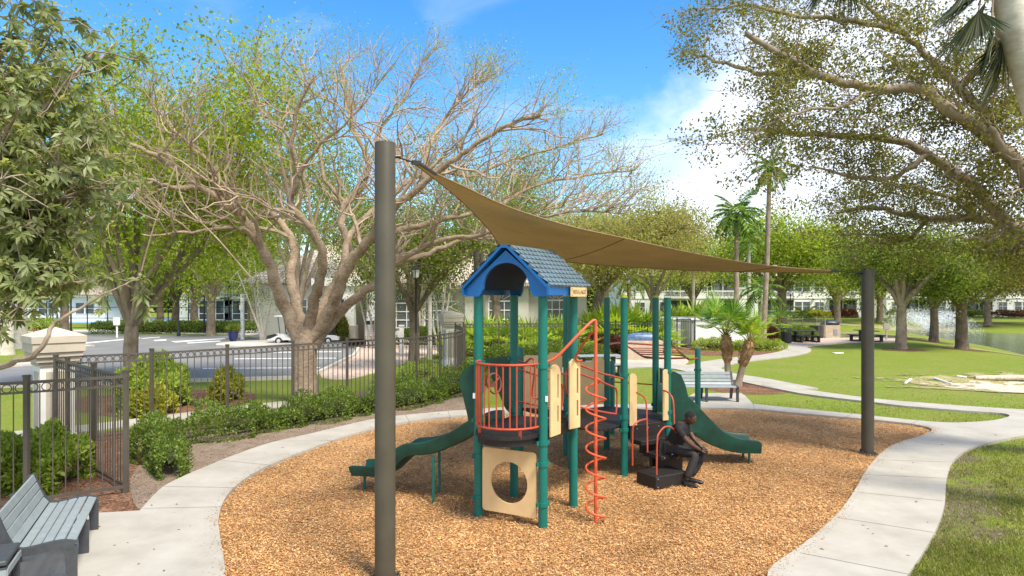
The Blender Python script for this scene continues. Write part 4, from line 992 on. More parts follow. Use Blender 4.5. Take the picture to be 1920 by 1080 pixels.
hedge('leafy_shrub', 'dark green shrub behind the lime one at the left edge, in front of the pillar', [(-11.2, 12.0), (-9.9, 12.2)], 1.3, 1.05, 'lf_hedge', 9000, .07, 5, .2, cat='shrub')
hedge('leafy_shrub', 'rounded green shrub beyond the curving fence, between pillar and yellow bush', [(-10.6, 18.6), (-9.2, 18.4)], 1.9, 1.15, 'lf_lime', 7000, .13, 6, .35, cat='shrub')
hedge('leafy_shrub', 'golden shrub at the foot of the green one beyond the fence', [(-9.9, 17.3), (-8.9, 17.4)], .9, .6, 'lf_gold', 2800, .11, 7, .3, cat='shrub')
hedge('leafy_shrub', 'small golden yellow bush behind the fence in brown mulch beside the road', [(-8.7, 19.6), (-8.1, 19.6)], 1.3, .85, 'lf_gold', 2600, .12, 8, .35, cat='shrub')
hedge('low_hedge', 'clipped hedge with blue court showing beyond it, far across the road', [W(170, 600, 56).xy[:], W(330, 600, 56).xy[:], W(490, 600, 55).xy[:]], 1.3, 1.0, 'lf_hedge', 9000, .16, 9, .05)
hedge('low_hedge', 'clipped hedge at the far left beyond the road, in front of the pale building', [W(-100, 600, 60).xy[:], W(125, 600, 58).xy[:]], 1.6, 1.1, 'lf_lime', 7000, .17, 10, .06)
hedge('foundation_hedge', 'dark clipped shrubs along the clubhouse wall left of the bronze pole', [W(620, 600, 43.5).xy[:], W(632, 600, 43.5).xy[:], W(652, 600, 43.8).xy[:]], 1.0, 2.1, 'lf_oak', 5000, .12, 11, .1)
hedge('foundation_hedge', 'green shrubs under the arched clubhouse windows', [W(745, 600, 43).xy[:], W(800, 600, 43).xy[:], W(870, 600, 43).xy[:]], 1.2, 1.1, 'lf_hedge', 9000, .11, 12, .08)
hedge('flower_bed', 'red flowering bed on the ground at the clubhouse entrance', [W(645, 630, 42).xy[:], W(668, 630, 42).xy[:], W(690, 630, 42).xy[:]], .9, .4, 'lf_red', 3500, .08, 13, .1, cat='flower bed')
hedge('red_shrub', 'dark red leaved shrubs below the fan palms behind the teal posts', [W(1110, 630, 37).xy[:], W(1150, 630, 36).xy[:], W(1210, 630, 35.5).xy[:]], 1.1, .9, 'lf_red', 6000, .11, 14, .15, cat='shrub')
hedge('low_hedge', 'pale green low hedge along the front of the white enclosure', [W(1297, 650, 39).xy[:], W(1340, 650, 38.5).xy[:], W(1400, 650, 38).xy[:], W(1470, 650, 39).xy[:]], 1.0, .6, 'lf_lime', 7500, .09, 15, .25)
hedge('low_hedge', 'green shrubs behind the far picnic table beside the trash bin', [W(1450, 640, 45).xy[:], W(1480, 640, 46.5).xy[:], W(1530, 640, 47).xy[:]], 1.2, .9, 'lf_hedge', 7000, .1, 16, .15)
hedge('red_shrub', 'dark red shrub under the leaning fan palm, left of the trash bin', [W(1432, 640, 43).xy[:], W(1456, 640, 43).xy[:]], 1.2, 1.3, 'lf_red', 3500, .12, 17, .15, cat='shrub')
hedge('red_shrub', 'clipped dark red hedge under the screened porch of the far right building', [W(1558, 590, 98).xy[:], W(1606, 590, 98).xy[:]], 1.6, 1.2, 'lf_red', 3500, .2, 18, .03, cat='hedge')
hedge('low_hedge', 'light green hedge under the far building windows, left of the red hedge', [W(1490, 590, 97).xy[:], W(1556, 590, 97).xy[:]], 2, 1.0, 'lf_gold', 4000, .2, 19, .2)
hedge('low_hedge', 'green hedge under the far building behind the middle lakeside tree', [W(1665, 590, 99).xy[:], W(1850, 590, 99).xy[:]], 1.6, 1.1, 'lf_hedge', 7000, .2, 20, .12)
hedge('red_shrub', 'long dark red hedge at the far right edge beyond the lake', [W(1862, 592, 99).xy[:], W(1990, 592, 99).xy[:]], 1.6, 1.0, 'lf_red', 4000, .2, 21, .06, cat='hedge')
hedge('leafy_shrub', 'small loose green plants under the fence by the dark-trunked tree', [(-4.6, 23.5), (-3.6, 25), (-3.2, 27)], 1.5, .45, 'lf_lime', 5000, .07, 22, .3, cat='shrub')

# ================= TREES =================
def rv(r_): return Vector((r_.gauss(0, 1), r_.gauss(0, 1), r_.gauss(0, 1))).normalized()
def wig(a, b, r_, k, amt):
    d = b-a; L = d.length; out = [a]; off = Vector((0, 0, 0))
    for i in range(1, k):
        t = i/k; off = off*.6+rv(r_)*L*amt; out.append(a.lerp(b, t)+off*math.sin(PI*t)**.5)
    out.append(b); return out
def leafcloud(cent, per, spread, size, rg, wdr=.5, droop=-.2):
    """leaves scattered in small clumps around twig ends"""
    C_ = np.array([tuple(c) for c in cent]); n = len(C_)*per; idx = np.repeat(np.arange(len(C_)), per)
    P = C_[idx]+rg.normal(size=(n, 3))*np.array([spread, spread, spread*.72]); D = rg.normal(size=(n, 3)); D[:, 2] += droop
    return leafquads(P, D, size*(.6+.8*rg.random(n)), size*wdr*(.7+.6*rg.random(n)), rg)
def build_tree(name, label, base, fork_h, tr, crown, rad, leafm, barkm, seed, nl=7, n2=6, n3=4, per=16, spread=.5, lsize=.12, shape=.0, group=None, lean=(0, 0), cat='tree', limbs=None, flat=.55, wdr=.5):
    """trunk forks at fork_h into limbs that reach the crown ellipsoid (centre crown, radii rad)"""
    r_ = random.Random(seed); rg = np.random.default_rng(seed); base = Vector(base)
    o = thing(name, label, cat, base, group); fk = base+Vector((lean[0], lean[1], fork_h)); mb = MB()
    k = 6; tp = wig(base-zv(.15), fk, r_, k, .015); mb.tube(tp, [tr*1.35, tr*1.08]+[tr*(1-.04*i) for i in range(k-1)], 10)
    cc = base+Vector(crown); tips = []
    def incrown(dirv, f): return cc+Vector((dirv.x*rad[0], dirv.y*rad[1], dirv.z*rad[2]))*f
    for i in range(nl):
        a = 2*PI*i/nl+r_.uniform(-.35, .35); el = r_.uniform(-.25, .9); dv = Vector((math.cos(a)*math.cos(el), math.sin(a)*math.cos(el), math.sin(el)))
        e = incrown(dv, r_.uniform(.62, .85)); rr = tr*r_.uniform(.42, .62); mp = fk.lerp(e, .5)+zv((e-fk).length*.10)
        pts = [fk-zv(.1)]+wig(fk.lerp(mp, .05), mp, r_, 3, .05)[1:]+wig(mp, e, r_, 3, .06)[1:]
        m = len(pts); mb.tube(pts, [rr*(1-.8*j/(m-1)) for j in range(m)], 7, False)
        for j in range(n2):
            t = .35+.65*(j+r_.random())/n2; q = pts[min(int(t*(m-1)), m-2)].lerp(pts[min(int(t*(m-1))+1, m-1)], t*(m-1) % 1)
            d2 = (dv*.5+rv(r_)*1.0+zv(.15)).normalized(); L2 = min(rad)*r_.uniform(.35, .6); e2 = q+Vector((d2.x, d2.y, d2.z*flat))*L2
            p2 = wig(q, e2, r_, 3, .08); r2 = rr*.32; mb.tube(p2, [r2, r2*.75, r2*.5, r2*.25], 5, False); tips.append(e2)
            for l in range(n3):
                q3 = p2[1].lerp(p2[3], r_.random()); e3 = q3+(d2*.4+rv(r_)).normalized()*L2*r_.uniform(.4, .75)
                mb.tube([q3, q3.lerp(e3, .5)+rv(r_)*L2*.05, e3], [r2*.35, r2*.22, r2*.1], 3, False); tips.append(e3)
    mb.build('trunk', barkm, o, True, fix=False)
    quadmesh('crown', leafcloud(tips, int(per*2.6), spread*1.15, lsize*1.25, rg, wdr*1.15), leafm, o)
    return o

# ---- the big spreading, nearly bare tree behind the fence ----
def big_tree():
    r_ = random.Random(11); rg = np.random.default_rng(11); B = W(570, 748, 19.3); B.z = 0
    o = thing('spreading_tree', 'huge spreading tree with bare twisting tan branches just behind the curving fence', 'tree', B); mb = MB(); tw = MB(); tips = []
    Yb = 19.3; fk = W(572, 640, Yb)
    mb.tube([B-zv(.1), W(572, 735, Yb), W(571, 700, Yb), W(572, 665, Yb), W(572, 630, Yb), W(572, 612, Yb)], [.42, .37, .335, .33, .34, .2], 16)
    # (px, py, depth) per joint, starting radius
    LM = [([(566, 650, 19.3), (540, 590, 19.2), (520, 545, 19.0), (508, 500, 18.8), (482, 450, 18.6), (452, 408, 18.4), (415, 378, 18.1), (372, 350, 17.8), (335, 318, 17.5), (290, 290, 17.2), (238, 268, 17)], .27),
          ([(500, 480, 18.8), (470, 440, 18.4), (440, 427, 18.0), (390, 432, 17.5), (330, 437, 17), (268, 441, 16.6)], .12),
          ([(372, 350, 17.8), (340, 352, 17.4), (300, 345, 17.0), (262, 330, 16.6), (225, 308, 16.3)], .12),
          ([(566, 620, 19.3), (552, 560, 19.6), (545, 510, 20), (552, 470, 20.4), (535, 430, 20.6), (508, 395, 20.8), (476, 368, 21), (458, 330, 21), (430, 290, 21), (395, 230, 21), (370, 190, 21)], .23),
          ([(578, 620, 19.3), (590, 560, 18.9), (600, 520, 18.5), (606, 480, 18.2), (590, 440, 18), (560, 405, 17.8), (545, 375, 17.7), (560, 330, 17.5), (548, 270, 17.4), (560, 200, 17.2), (590, 140, 17)], .22),
          ([(580, 625, 19.3), (612, 560, 19.7), (640, 510, 20.1), (655, 470, 20.4), (640, 420, 20.6), (648, 380, 20.8), (680, 350, 21), (690, 300, 21.2), (668, 250, 21.4), (650, 190, 21.4), (640, 120, 21.5)], .22),
          ([(585, 635, 19.3), (618, 585, 19.0), (636, 540, 18.7), (660, 490, 18.4), (688, 455, 18.1), (715, 418, 17.8), (745, 385, 17.5), (790, 350, 17.2), (835, 310, 16.9), (880, 280, 16.6), (940, 240, 16.4), (1010, 215, 16.2)], .25),
          ([(590, 650, 19.3), (630, 592, 19.3), (668, 560, 19.2), (705, 528, 19.0), (745, 492, 18.8), (790, 462, 18.6), (840, 448, 18.5), (900, 440, 18.3), (960, 425, 18.2)], .22),
          ([(745, 492, 18.8), (790, 480, 19.2), (850, 455, 19.8), (920, 432, 20.4), (1000, 400, 21), (1080, 372, 21.4)], .12),
          ([(688, 455, 18.1), (740, 435, 18.6), (800, 420, 19.2), (860, 405, 19.8), (930, 388, 20.4), (1010, 345, 21), (1100, 330, 21.4), (1190, 318, 21.8)], .14),
          ([(715, 418, 17.8), (722, 360, 18.4), (705, 300, 19), (716, 240, 19.4), (760, 180, 19.8), (790, 120, 20)], .12),
          ([(790, 350, 17.2), (800, 290, 17.8), (820, 240, 18.2), (860, 190, 18.6), (910, 150, 19)], .11),
          ([(636, 540, 18.7), (650, 460, 19.5), (670, 420, 20), (730, 370, 20.8), (800, 320, 21.6), (880, 330, 22), (960, 300, 22.4), (1050, 275, 22.6), (1130, 250, 22.6)], .15),
          ([(648, 380, 20.8), (610, 340, 21), (600, 290, 21.2), (580, 230, 21.4), (520, 180, 21.4), (480, 130, 21.4)], .10),
          ([(482, 450, 18.6), (440, 380, 19.4), (400, 330, 20), (345, 270, 20.4), (300, 220, 20.6), (270, 170, 20.6)], .11),
          ([(452, 408, 18.4), (420, 350, 18), (380, 290, 17.8), (320, 240, 17.6), (280, 190, 17.5)], .10),
          ([(900, 440, 18.3), (1000, 410, 17.8), (1090, 395, 17.5), (1170, 400, 17.3)], .07),
          ([(560, 330, 17.5), (600, 270, 17.2), (660, 220, 17), (710, 160, 17)], .08)]
    lim = []
    for pts, r0 in LM:
        P = arcpts([W(*p) for p in pts], 4); m = len(P)
        P = [p+rv(r_)*.035 for p in P]; mb.tube(P, [r0*.80*(1-.78*(j/(m-1))**.8) for j in range(m)], 9, False); lim.append((P, r0))
    ctr = Vector((B.x+.8, 19.5, 4.0))
    def up(p, k): # growth direction: outwards from the middle and up
        d = (p-ctr); d.z *= .55; return d.normalized()
    def cap_z(p): # dome of the crown
        q = ((p.x-B.x-1.2)/9.2)**2+((p.y-19.5)/6.5)**2
        return 3.2+6.5*math.sqrt(max(0.02, 1-q*.92))
    n1 = n2 = 0
    for P, r0 in lim:
        m = len(P); L = sum((P[i+1]-P[i]).length for i in range(m-1)); k = int(L*1.6)
        for j in range(k):
            t = .33+.67*(j+r_.random())/k; i = min(int(t*(m-1)), m-2); q = P[i].lerp(P[i+1], r_.random())
            d = (up(q, 0)*.55+rv(r_)*.85+zv(.42)).normalized(); l1 = r_.uniform(1.2, 2.7)*(1.05-.35*t)
            r1 = r0*(1-.8*t)*.34+.012; e = q+d*l1
            if e.z > cap_z(e)+.3: e = q+(e-q)*r_.uniform(.25, .6)
            p1 = wig(q, e, r_, 5, .07); tw.tube(p1, [r1*(1-.14*x) for x in range(6)], 5, False); n1 += 1
            for a in range(5):
                q2 = p1[1+a % 5]; d2 = (d*.7+rv(r_)*.75+zv(.25)).normalized(); l2 = r_.uniform(.6, 1.5); e2 = q2+d2*l2
                if e2.z > cap_z(e2)+.5: e2 = q2+(e2-q2)*r_.uniform(.3, .7)
                p2 = wig(q2, e2, r_, 4, .07); tw.tube(p2, [r1*.42+.003, r1*.36+.002, r1*.28+.002, r1*.2+.002, .004], 4, False); tips.append(e2)
                for b in range(3):
                    q3 = p2[r_.randint(1, 4)]; d3 = (d2*.7+rv(r_)*.7+zv(.3)).normalized(); e3 = q3+d3*r_.uniform(.3, .85)
                    tw.tube([q3, q3.lerp(e3, .5)+rv(r_)*.04, e3], [.0075, .006, .0035], 3, False); n2 += 1
                    if r_.random() < .5: tips.append(e3)
    # long whips sticking out at the right and the top
    for k in range(150):
        P, r0 = lim[r_.choice([6, 9, 12, 8, 10, 11, 5, 13, 17, 16])]; q = P[-1-r_.randint(0, 6)]; d = (up(q, 0)*.8+rv(r_)*.5+zv(.35)).normalized(); e = q+d*r_.uniform(1.2, 2.6)
        if e.z > cap_z(e)+1.2: e = q+(e-q)*.5
        p = wig(q, e, r_, 6, .035); p = [x+zv(.12*math.sin(PI*i/6)) for i, x in enumerate(p)]; tw.tube(p, [.016, .013, .011, .009, .007, .005, .003], 4, False); tips += [e, e, p[4]]
    # hanging pale aerial stems
    for pts in ([(700, 285, 17), (640, 400, 17), (600, 450, 17.2)], [(330, 310, 16.5), (290, 420, 16.5), (262, 520, 16.6)], [(330, 312, 16.5), (345, 380, 16.5), (410, 450, 16.5), (470, 520, 17)]):
        tw.tube(arcpts([W(*p) for p in pts], 5), .02, 5, False)
    mb.build('trunk', M['bark_pale'], o, True, fix=False); tw.build('branches', M['twig'], o, True, fix=False)
    c = [t for t in tips if r_.random() < .6]
    quadmesh('foliage', leafcloud(c, 12, .16, .055, rg, .4), M['lf_bright'], o)
    sp = [t for t in tips if (t.z > 6 and r_.random() < .10)]
    quadmesh('foliage', leafcloud(sp, 42, .28, .06, rg, .4), M['lf_bright'], o)
    print('bigtree', n1, n2, len(tips))
big_tree()

# ---- near left tree with rosettes of long leaves ----
def rosette_tree():
    r_ = random.Random(21); rg = np.random.default_rng(21); Bs = Vector((-8.7, 8.9, 0))
    o = thing('rosette_tree', 'near left tree with drooping rosettes of long grey-green leaves over the pillar', 'tree', Bs); mb = MB(); ends = []
    mb.tube([Bs, Vector((-8.75, 9.0, 1.5)), W(-220, 480, 9.2)], [.2, .17, .15], 10)
    hub = W(-220, 480, 9.2)
    def limb(pts, r0):
        P = arcpts([W(*p) if not isinstance(p, Vector) else p for p in pts], 5); m = len(P); mb.tube([p+rv(r_)*.008 for p in P], [r0*(1-.9*i/(m-1)) for i in range(m)], 7, False); return P
    big = []
    big.append(limb([Vector((-8.75, 9.0, 1.4)), (-160, 700, 8.8), (0, 687, 8.6), (30, 675, 8.5), (62, 668, 8.4), (85, 640, 8.4), (100, 610, 8.5), (128, 590, 8.5), (165, 570, 8.6), (200, 548, 8.6), (240, 532, 8.7)], .055))
    big.append(limb([hub, (-100, 580, 8.9), (-5, 580, 8.8), (30, 560, 8.8), (60, 545, 8.9), (110, 530, 9)], .05))
    for e in [(60, 60, 9.5), (150, 120, 9.5), (210, 210, 9.8), (230, 330, 9.4), (120, 300, 8.8), (40, 200, 8.6), (180, 420, 9.4), (60, 420, 8.6), (110, 470, 9.2), (230, 290, 10.2), (10, 330, 8.2), (120, 20, 10), (-60, 120, 8.6), (160, 520, 9.4), (-20, 40, 9.2), (60, -60, 9.3), (150, 380, 9.9), (-60, 300, 8.5), (70, 500, 9.3), (20, 120, 9.8), (190, 80, 10.3)]:
        big.append(limb([hub, (-120+(e[0]+120)*.3, 470+(e[1]-470)*.45, 9.2), (-100+(e[0]+100)*.65, 470+(e[1]-470)*.7, (9.2+e[2])/2), e], .065))
    for P in big:
        m = len(P)
        for j in range(22 if P is not big[0] else 3):
            t = r_.uniform(.35, 1) if P is not big[0] else r_.uniform(.85, 1); q = P[int(t*(m-1))]; e = q+(rv(r_)+zv(.0)).normalized()*r_.uniform(.25, .75 if P is not big[0] else .3)
            p = wig(q, e, r_, 3, .09); mb.tube(p, [.012, .010, .008, .006], 4, False); ends.append((e, (e-p[-2]).normalized()))
            for l in range(2):
                e2 = p[1+l]+rv(r_)*r_.uniform(.15, .4); mb.tube([p[1+l], e2], [.007, .005], 4, False); ends.append((e2, (e2-p[1+l]).normalized()))
    Ps, Ds, Ls, Fs = [], [], [], []
    for e, d in ends:
        ax = (d+zv(.3)).normalized(); u = ax.orthogonal().normalized(); v = ax.cross(u); n = r_.randint(9, 15); s_ = r_.uniform(.8, 1.2)
        for i in range(n):
            a = i*2.4; k = r_.uniform(.15, 1.0); dd = (u*math.cos(a)+v*math.sin(a))*1.0+ax*(.75-.9*k)-zv(.22*k+.1)
            Ps.append(tuple(e-ax*.05*k)); Ds.append(tuple(dd.normalized())); Ls.append(s_*r_.uniform(.12, .185)); Fs.append(tuple(ax))
    P = np.array(Ps); D = np.array(Ds); Ln = np.array(Ls); Fc = np.array(Fs)
    # two-piece leaves that bend down towards the tip
    sd = unit(np.cross(D, Fc+rg.normal(size=P.shape)*.25)); w_ = (Ln*.17)[:, None]; dn = np.zeros_like(P); dn[:, 2] = -1
    m1 = P+D*(Ln*.5)[:, None]+dn*(Ln*.04)[:, None]; tip = P+D*(Ln*.93)[:, None]+dn*(Ln*.22)[:, None]; b0 = P
    V1 = np.stack([b0+sd*w_*.2, m1+sd*w_, m1, b0], 1); V2 = np.stack([b0, m1, m1-sd*w_, b0-sd*w_*.2], 1)
    lift = np.cross(sd, D)*(w_*.35); V1[:, 1] += lift; V2[:, 2] += lift
    V3 = np.stack([m1+sd*w_+lift, tip, tip, m1], 1); V4 = np.stack([m1, tip, tip, m1-sd*w_+lift], 1)
    n = len(P); q = np.stack([V1, V2], 1).reshape(-1, 4, 3); t3 = np.stack([b0*0+m1+sd*w_+lift, tip+sd*w_*.06, tip-sd*w_*.0, m1], 1); t4 = np.stack([m1, tip, tip-sd*w_*.06, m1-sd*w_+lift], 1)
    # joined so that each leaf is one island
    vs = np.stack([b0, m1+sd*w_+lift, m1, m1-sd*w_+lift, tip], 1).reshape(-1, 3); base = np.arange(n)*5
    f = np.stack([base, base+1, base+2, base, base+2, base+3, base+1, base+4, base+2, base+2, base+4, base+3], 1).reshape(-1, 3)
    me = bpy.data.meshes.new('foliage'); me.from_pydata(vs.tolist(), [], f.tolist()); link('foliage', me, M['lf_big'], o, True)
    mb.build('branches', M['bark'], o, True, fix=False); print('rosettes', len(ends), n)
rosette_tree()

# ---- big olive tree overhead at the right ----
def olive_tree():
    r_ = random.Random(31); rg = np.random.default_rng(31); Bs = Vector((12.2, 12.0, 0)); o = thing('broad_tree', 'large tree reaching in from the right with brown-olive small leaves and heavy leaning limbs', 'tree', Bs)
    mb = MB(); tw = MB(); tips = []
    mb.tube([Bs, Vector((12.0, 12, 2.5)), W(2060, 480, 12.2), W(2000, 420, 12.3)], [.42, .36, .34, .25], 12)
    LM = [([(2060, 480, 12.2), (1960, 350, 12.2), (1920, 312, 12.1), (1860, 265, 12), (1810, 225, 11.9), (1760, 190, 11.8), (1720, 165, 11.8), (1640, 165, 11.6), (1560, 150, 11.5), (1480, 110, 11.4), (1400, 60, 11.4)], .16),
          ([(1860, 265, 12), (1848, 215, 12.2), (1800, 165, 12.4), (1745, 110, 12.6), (1690, 60, 12.8), (1620, 10, 13)], .12),
          ([(2040, 470, 12.2), (1960, 400, 11.7), (1900, 300, 11.4), (1850, 235, 11.2)], .15),
          ([(2060, 500, 12.2), (1960, 470, 12.6), (1910, 435, 12.8), (1860, 385, 13), (1800, 330, 13.2), (1740, 290, 13.4), (1680, 262, 13.6), (1600, 255, 13.8), (1500, 250, 14), (1400, 240, 14.2)], .15),
          ([(2060, 500, 12.2), (1960, 440, 13.2), (1900, 425, 13.8), (1830, 410, 14.2), (1760, 412, 14.6), (1690, 400, 15), (1630, 388, 15.2), (1570, 400, 15.3)], .13),
          ([(1560, 150, 11.5), (1500, 135, 12), (1440, 140, 12.4), (1360, 120, 12.8), (1300, 100, 13)], .07),
          ([(1640, 165, 11.6), (1580, 200, 11.2), (1500, 210, 10.8), (1430, 240, 10.6), (1380, 290, 10.5)], .035),
          ([(1690, 60, 12.8), (1600, 40, 13), (1500, 30, 13.2), (1400, 10, 13.4), (1320, 20, 13.5)], .06),
          ([(1830, 410, 14.2), (1780, 370, 15), (1700, 350, 15.6), (1640, 340, 16)], .07),
          ([(1740, 290, 13.4), (1680, 330, 13.2), (1600, 330, 13), (1520, 310, 12.8)], .06),
          ([(1800, 165, 12.4), (1860, 100, 12.2), (1880, 30, 12), (1900, -40, 12)], .08),
          ([(1960, 350, 12.2), (1940, 260, 12.6), (1900, 180, 13), (1860, 100, 13.4)], .08),
          ([(1740, 412, 14.6), (1700, 450, 14.8), (1640, 440, 15), (1580, 440, 15)], .05)]
    for pts, r0 in LM:
        P = arcpts([W(*p) for p in pts], 4); m = len(P); P = [p+rv(r_)*.03 for p in P]; mb.tube(P, [r0*(1-.72*i/(m-1)) for i in range(m)], 9, False)
        L = sum((P[i+1]-P[i]).length for i in range(m-1)); k = int(L*4.6)
        for j in range(k):
            t = .12+.88*(j+r_.random())/k; q = P[min(int(t*(m-1)), m-1)]; d = ((P[-1]-P[0]).normalized()*.5+rv(r_)*.9+zv(.1)).normalized(); l1 = r_.uniform(.6, 1.5); e = q+d*l1
            p1 = wig(q, e, r_, 4, .08); r1 = max(.009, r0*(1-.7*t)*.22); tw.tube(p1, [r1, r1*.8, r1*.62, r1*.45, r1*.3], 4, False); tips.append(e)
            for a in range(5):
                q2 = p1[1+a % 4]; e2 = q2+(d*.5+rv(r_)).normalized()*r_.uniform(.25, .7); tw.tube([q2, q2.lerp(e2, .5)+rv(r_)*.03, e2], [r1*.4+.002, r1*.3+.001, .002], 3, False); tips += [e2, q2.lerp(e2, .6)]
    # keep the sky between the limbs and the sail clear
    def px(p): return (960+p.x/p.y*F, YH-(p.z-H)/p.y*F)
    tt = []
    for t in tips:
        x, y = px(t)
        lim_ = 1262+max(0, (y-60))*.10+(max(0, y-290)*1.25); 
        hole = math.sin(t.x*2.9+1.3*math.sin(t.z*2.3))+math.sin(t.z*3.7+1.7*math.sin(t.y*1.9+t.x))+math.sin(t.y*2.1+t.x*1.7)
        if x > lim_+r_.gauss(0, 14) and hole > -.75: tt.append(t)
    mb.build('trunk', M['bark'], o, True, fix=False); tw.build('branches', M['bark'], o, True, fix=False)
    quadmesh('foliage', leafcloud(tt, 36, .125, .058, rg, .62, -.3), M['lf_olive'], o); print('olive', len(tt))
olive_tree()

# ---- middle distance and background trees ----
def at(px, Y): return (W(px, 556, Y).x, Y, 0)
bt = build_tree
bt('shade_tree', 'multi-stemmed tree with bright spring leaves at left, standing beyond the fence beside the road', at(247, 22.3), 2.1, .25, (1.7, 0, 8.2), (5.2, 4, 4.6), M['lf_bright'], M['bark'], 41, 13, 9, 5, 26, .42, .105, flat=1)
bt('shade_tree', 'dark-trunked tree seen just right of the tall bronze pole', at(776, 28.5), 2.4, .24, (.6, 0, 5.0), (3.6, 3, 2.3), M['lf_oak'], M['bark_dark'], 42, 7, 6, 4, 20, .35, .10)
bt('shade_tree', 'leaning tree with yellow-green hanging leaves behind the blue roof', at(1104, 41), 3.4, .30, (3.3, 0, 6.6), (5.4, 4, 3.2), M['lf_yell'], M['bark_dark'], 43, 9, 7, 5, 22, .5, .13, lean=(.7, 0))
bt('live_oak', 'bright green oak beside the lamp post in front of the far white apartments', at(1467, 70), 3.6, .5, (0, 0, 7.6), (9.0, 6, 4.9), M['lf_bright'], M['bark_dark'], 44, 9, 7, 4, 26, .75, .22)
for i, (x, y, ht, lab, lf) in enumerate([(1690, 655, 5.2, 'left of the three lakeside trees, pale trunk forking low', 'lf_mid'), (1751, 641, 5.6, 'middle tree of the three by the lake, in front of the fountain', 'lf_oak'), (1803, 655, 5.4, 'right of the three lakeside trees, dark trunk with a low side limb', 'lf_oak')]):
    p = T(x, y); bt('lakeside_tree', lab, p, 2.5, .30+.04*(i == 2), (0, 0, ht), (4.2, 3.8, 2.3), M[lf], M['bark_dark'] if i else M['bark'], 50+i, 9, 7, 4, 24, .42, .13)
bt('rusty_tree', 'small tree with orange tinted leaves at the right edge beyond the lake', at(1852, 76), 3.0, .35, (5.5, 0, 6.2), (6.5, 4, 3.6), M['lf_rust'], M['bark_dark'], 54, 8, 6, 4, 24, .7, .2)
for i, (px, Y, cr, rd, lf, lab) in enumerate([
    (395, 52, (0, 0, 7.2), (5, 4, 4.2), 'lf_bright', 'feathery bright green tree in front of the tennis court, left of the big spreading tree'),
    (330, 60, (0, 0, 6.5), (4, 4, 3.6), 'lf_mid', 'slim mid green tree beyond the road near the sitting figure'),
    (-60, 42, (0, 0, 8.5), (6, 5, 5.5), 'lf_mid', 'mid green tree at the far left edge behind the cream palm trunks'),
    (120, 50, (0, 0, 8.0), (6, 5, 4.5), 'lf_bright', 'light green tree behind the near left tree, over the pale building'),
    (722, 39, (-1.5, 0, 6.8), (4.2, 3, 3.0), 'lf_mid', 'green tree in front of the clubhouse entrance, behind the spreading tree'),
    (905, 52, (0, 0, 11.5), (7, 5, 5.2), 'lf_mid', 'tall green tree behind the high end of the sail'),
    (1010, 60, (0, 0, 10.5), (7, 5, 5), 'lf_bright', 'tall light green tree behind the clubhouse, above the blue roof'),
    (720, 66, (0, 0, 9.0), (6, 5, 4), 'lf_mid', 'green tree rising over the clubhouse roof behind the bronze pole'),
    (1225, 62, (0, 0, 7.6), (5.5, 4, 5.0), 'lf_yell', 'rounded yellow-green tree above the middle of the sail'),
    (1300, 84, (0, 0, 7.2), (7, 5, 3.8), 'lf_bright', 'yellow-green tree behind the coconut palms'),
    (1570, 80, (0, 0, 6.9), (8, 5, 4.2), 'lf_bright', 'light green tree over the far screened porches'),
    (1650, 84, (0, 0, 8.3), (8, 5, 5), 'lf_mid', 'mid green tree beside the far staircase'),
    (1790, 88, (0, 0, 8.6), (10, 6, 5.5), 'lf_bright', 'tall light green tree behind the lakeside trees'),
    (1930, 92, (0, 0, 9), (10, 6, 5.5), 'lf_mid', 'tall green tree at the right edge behind the rusty one'),
    (470, 80, (0, 0, 10), (8, 6, 5), 'lf_mid', 'mid green tree behind the tennis court, right of the far balconies'),
    (365, 58, (1, 0, 7.5), (6, 4, 4.5), 'lf_bright', 'low bright tree showing under the left limbs of the spreading tree'),
    (560, 44, (0, 0, 9.5), (5.5, 4, 4.5), 'lf_mid', 'green tree directly behind the upper trunk of the spreading tree'),
    (930, 38, (0, 0, 8.2), (3.8, 3, 3.2), 'lf_mid', 'leafy tree just behind the sail corner, left of the blue roof peak'),
    (1130, 52, (0, 0, 8.5), (4.5, 4, 3.8), 'lf_yell', 'pale yellow-green tree behind the middle of the sail seam'),
    (300, 70, (0, 0, 8.0), (7, 5, 5), 'lf_bright', 'wide bright tree beyond the tennis court, left of the balconies'),
    (200, 84, (0, 0, 10), (9, 6, 5), 'lf_yell', 'yellowish green tree far left behind the tennis court')]):
    bt('distant_tree', lab, at(px, Y), 2.6, .22+.002*Y, cr, rd, M[lf], M['bark_dark'] if i % 2 else M['bark'], 60+i, 7, 5, 4, 24, .012*Y, .0028*Y, flat=1)
# slender pale multi-stem shrubs near the cart
def slender(px, Y, label, seed):
    r_ = random.Random(seed); rg = np.random.default_rng(seed); b = Vector(at(px, Y)); o = thing('slender_tree', label, 'tree', b); mb = MB(); tips = []
    for k in range(5):
        e = b+Vector((r_.uniform(-1.6, 1.4), r_.uniform(-.5, .5), r_.uniform(4.5, 6.5))); p = wig(b+Vector((r_.uniform(-.15, .15), 0, 0)), e, r_, 6, .015); mb.tube(p, [.075, .07, .065, .055, .045, .035, .02], 6, False)
        for l in range(14): q = p[3+l % 4]; t = q+rv(r_)*r_.uniform(.4, 1.0); mb.tube([q, t], [.02, .008], 4, False); tips.append(t)
    mb.build('trunk', M['bark_cream'], o, True, fix=False); quadmesh('crown', leafcloud(tips, 22, .3, .12, rg), M['lf_mid'], o)
slender(492, 46, 'cluster of slender pale stems beside the golf cart, left of the big trunk', 1); slender(700, 40, 'pair of leaning thin pale stems at the clubhouse entrance beside the sign', 2); slender(830, 34, 'thin straight pale stems under the arched window, right of the dark-trunked tree', 3)
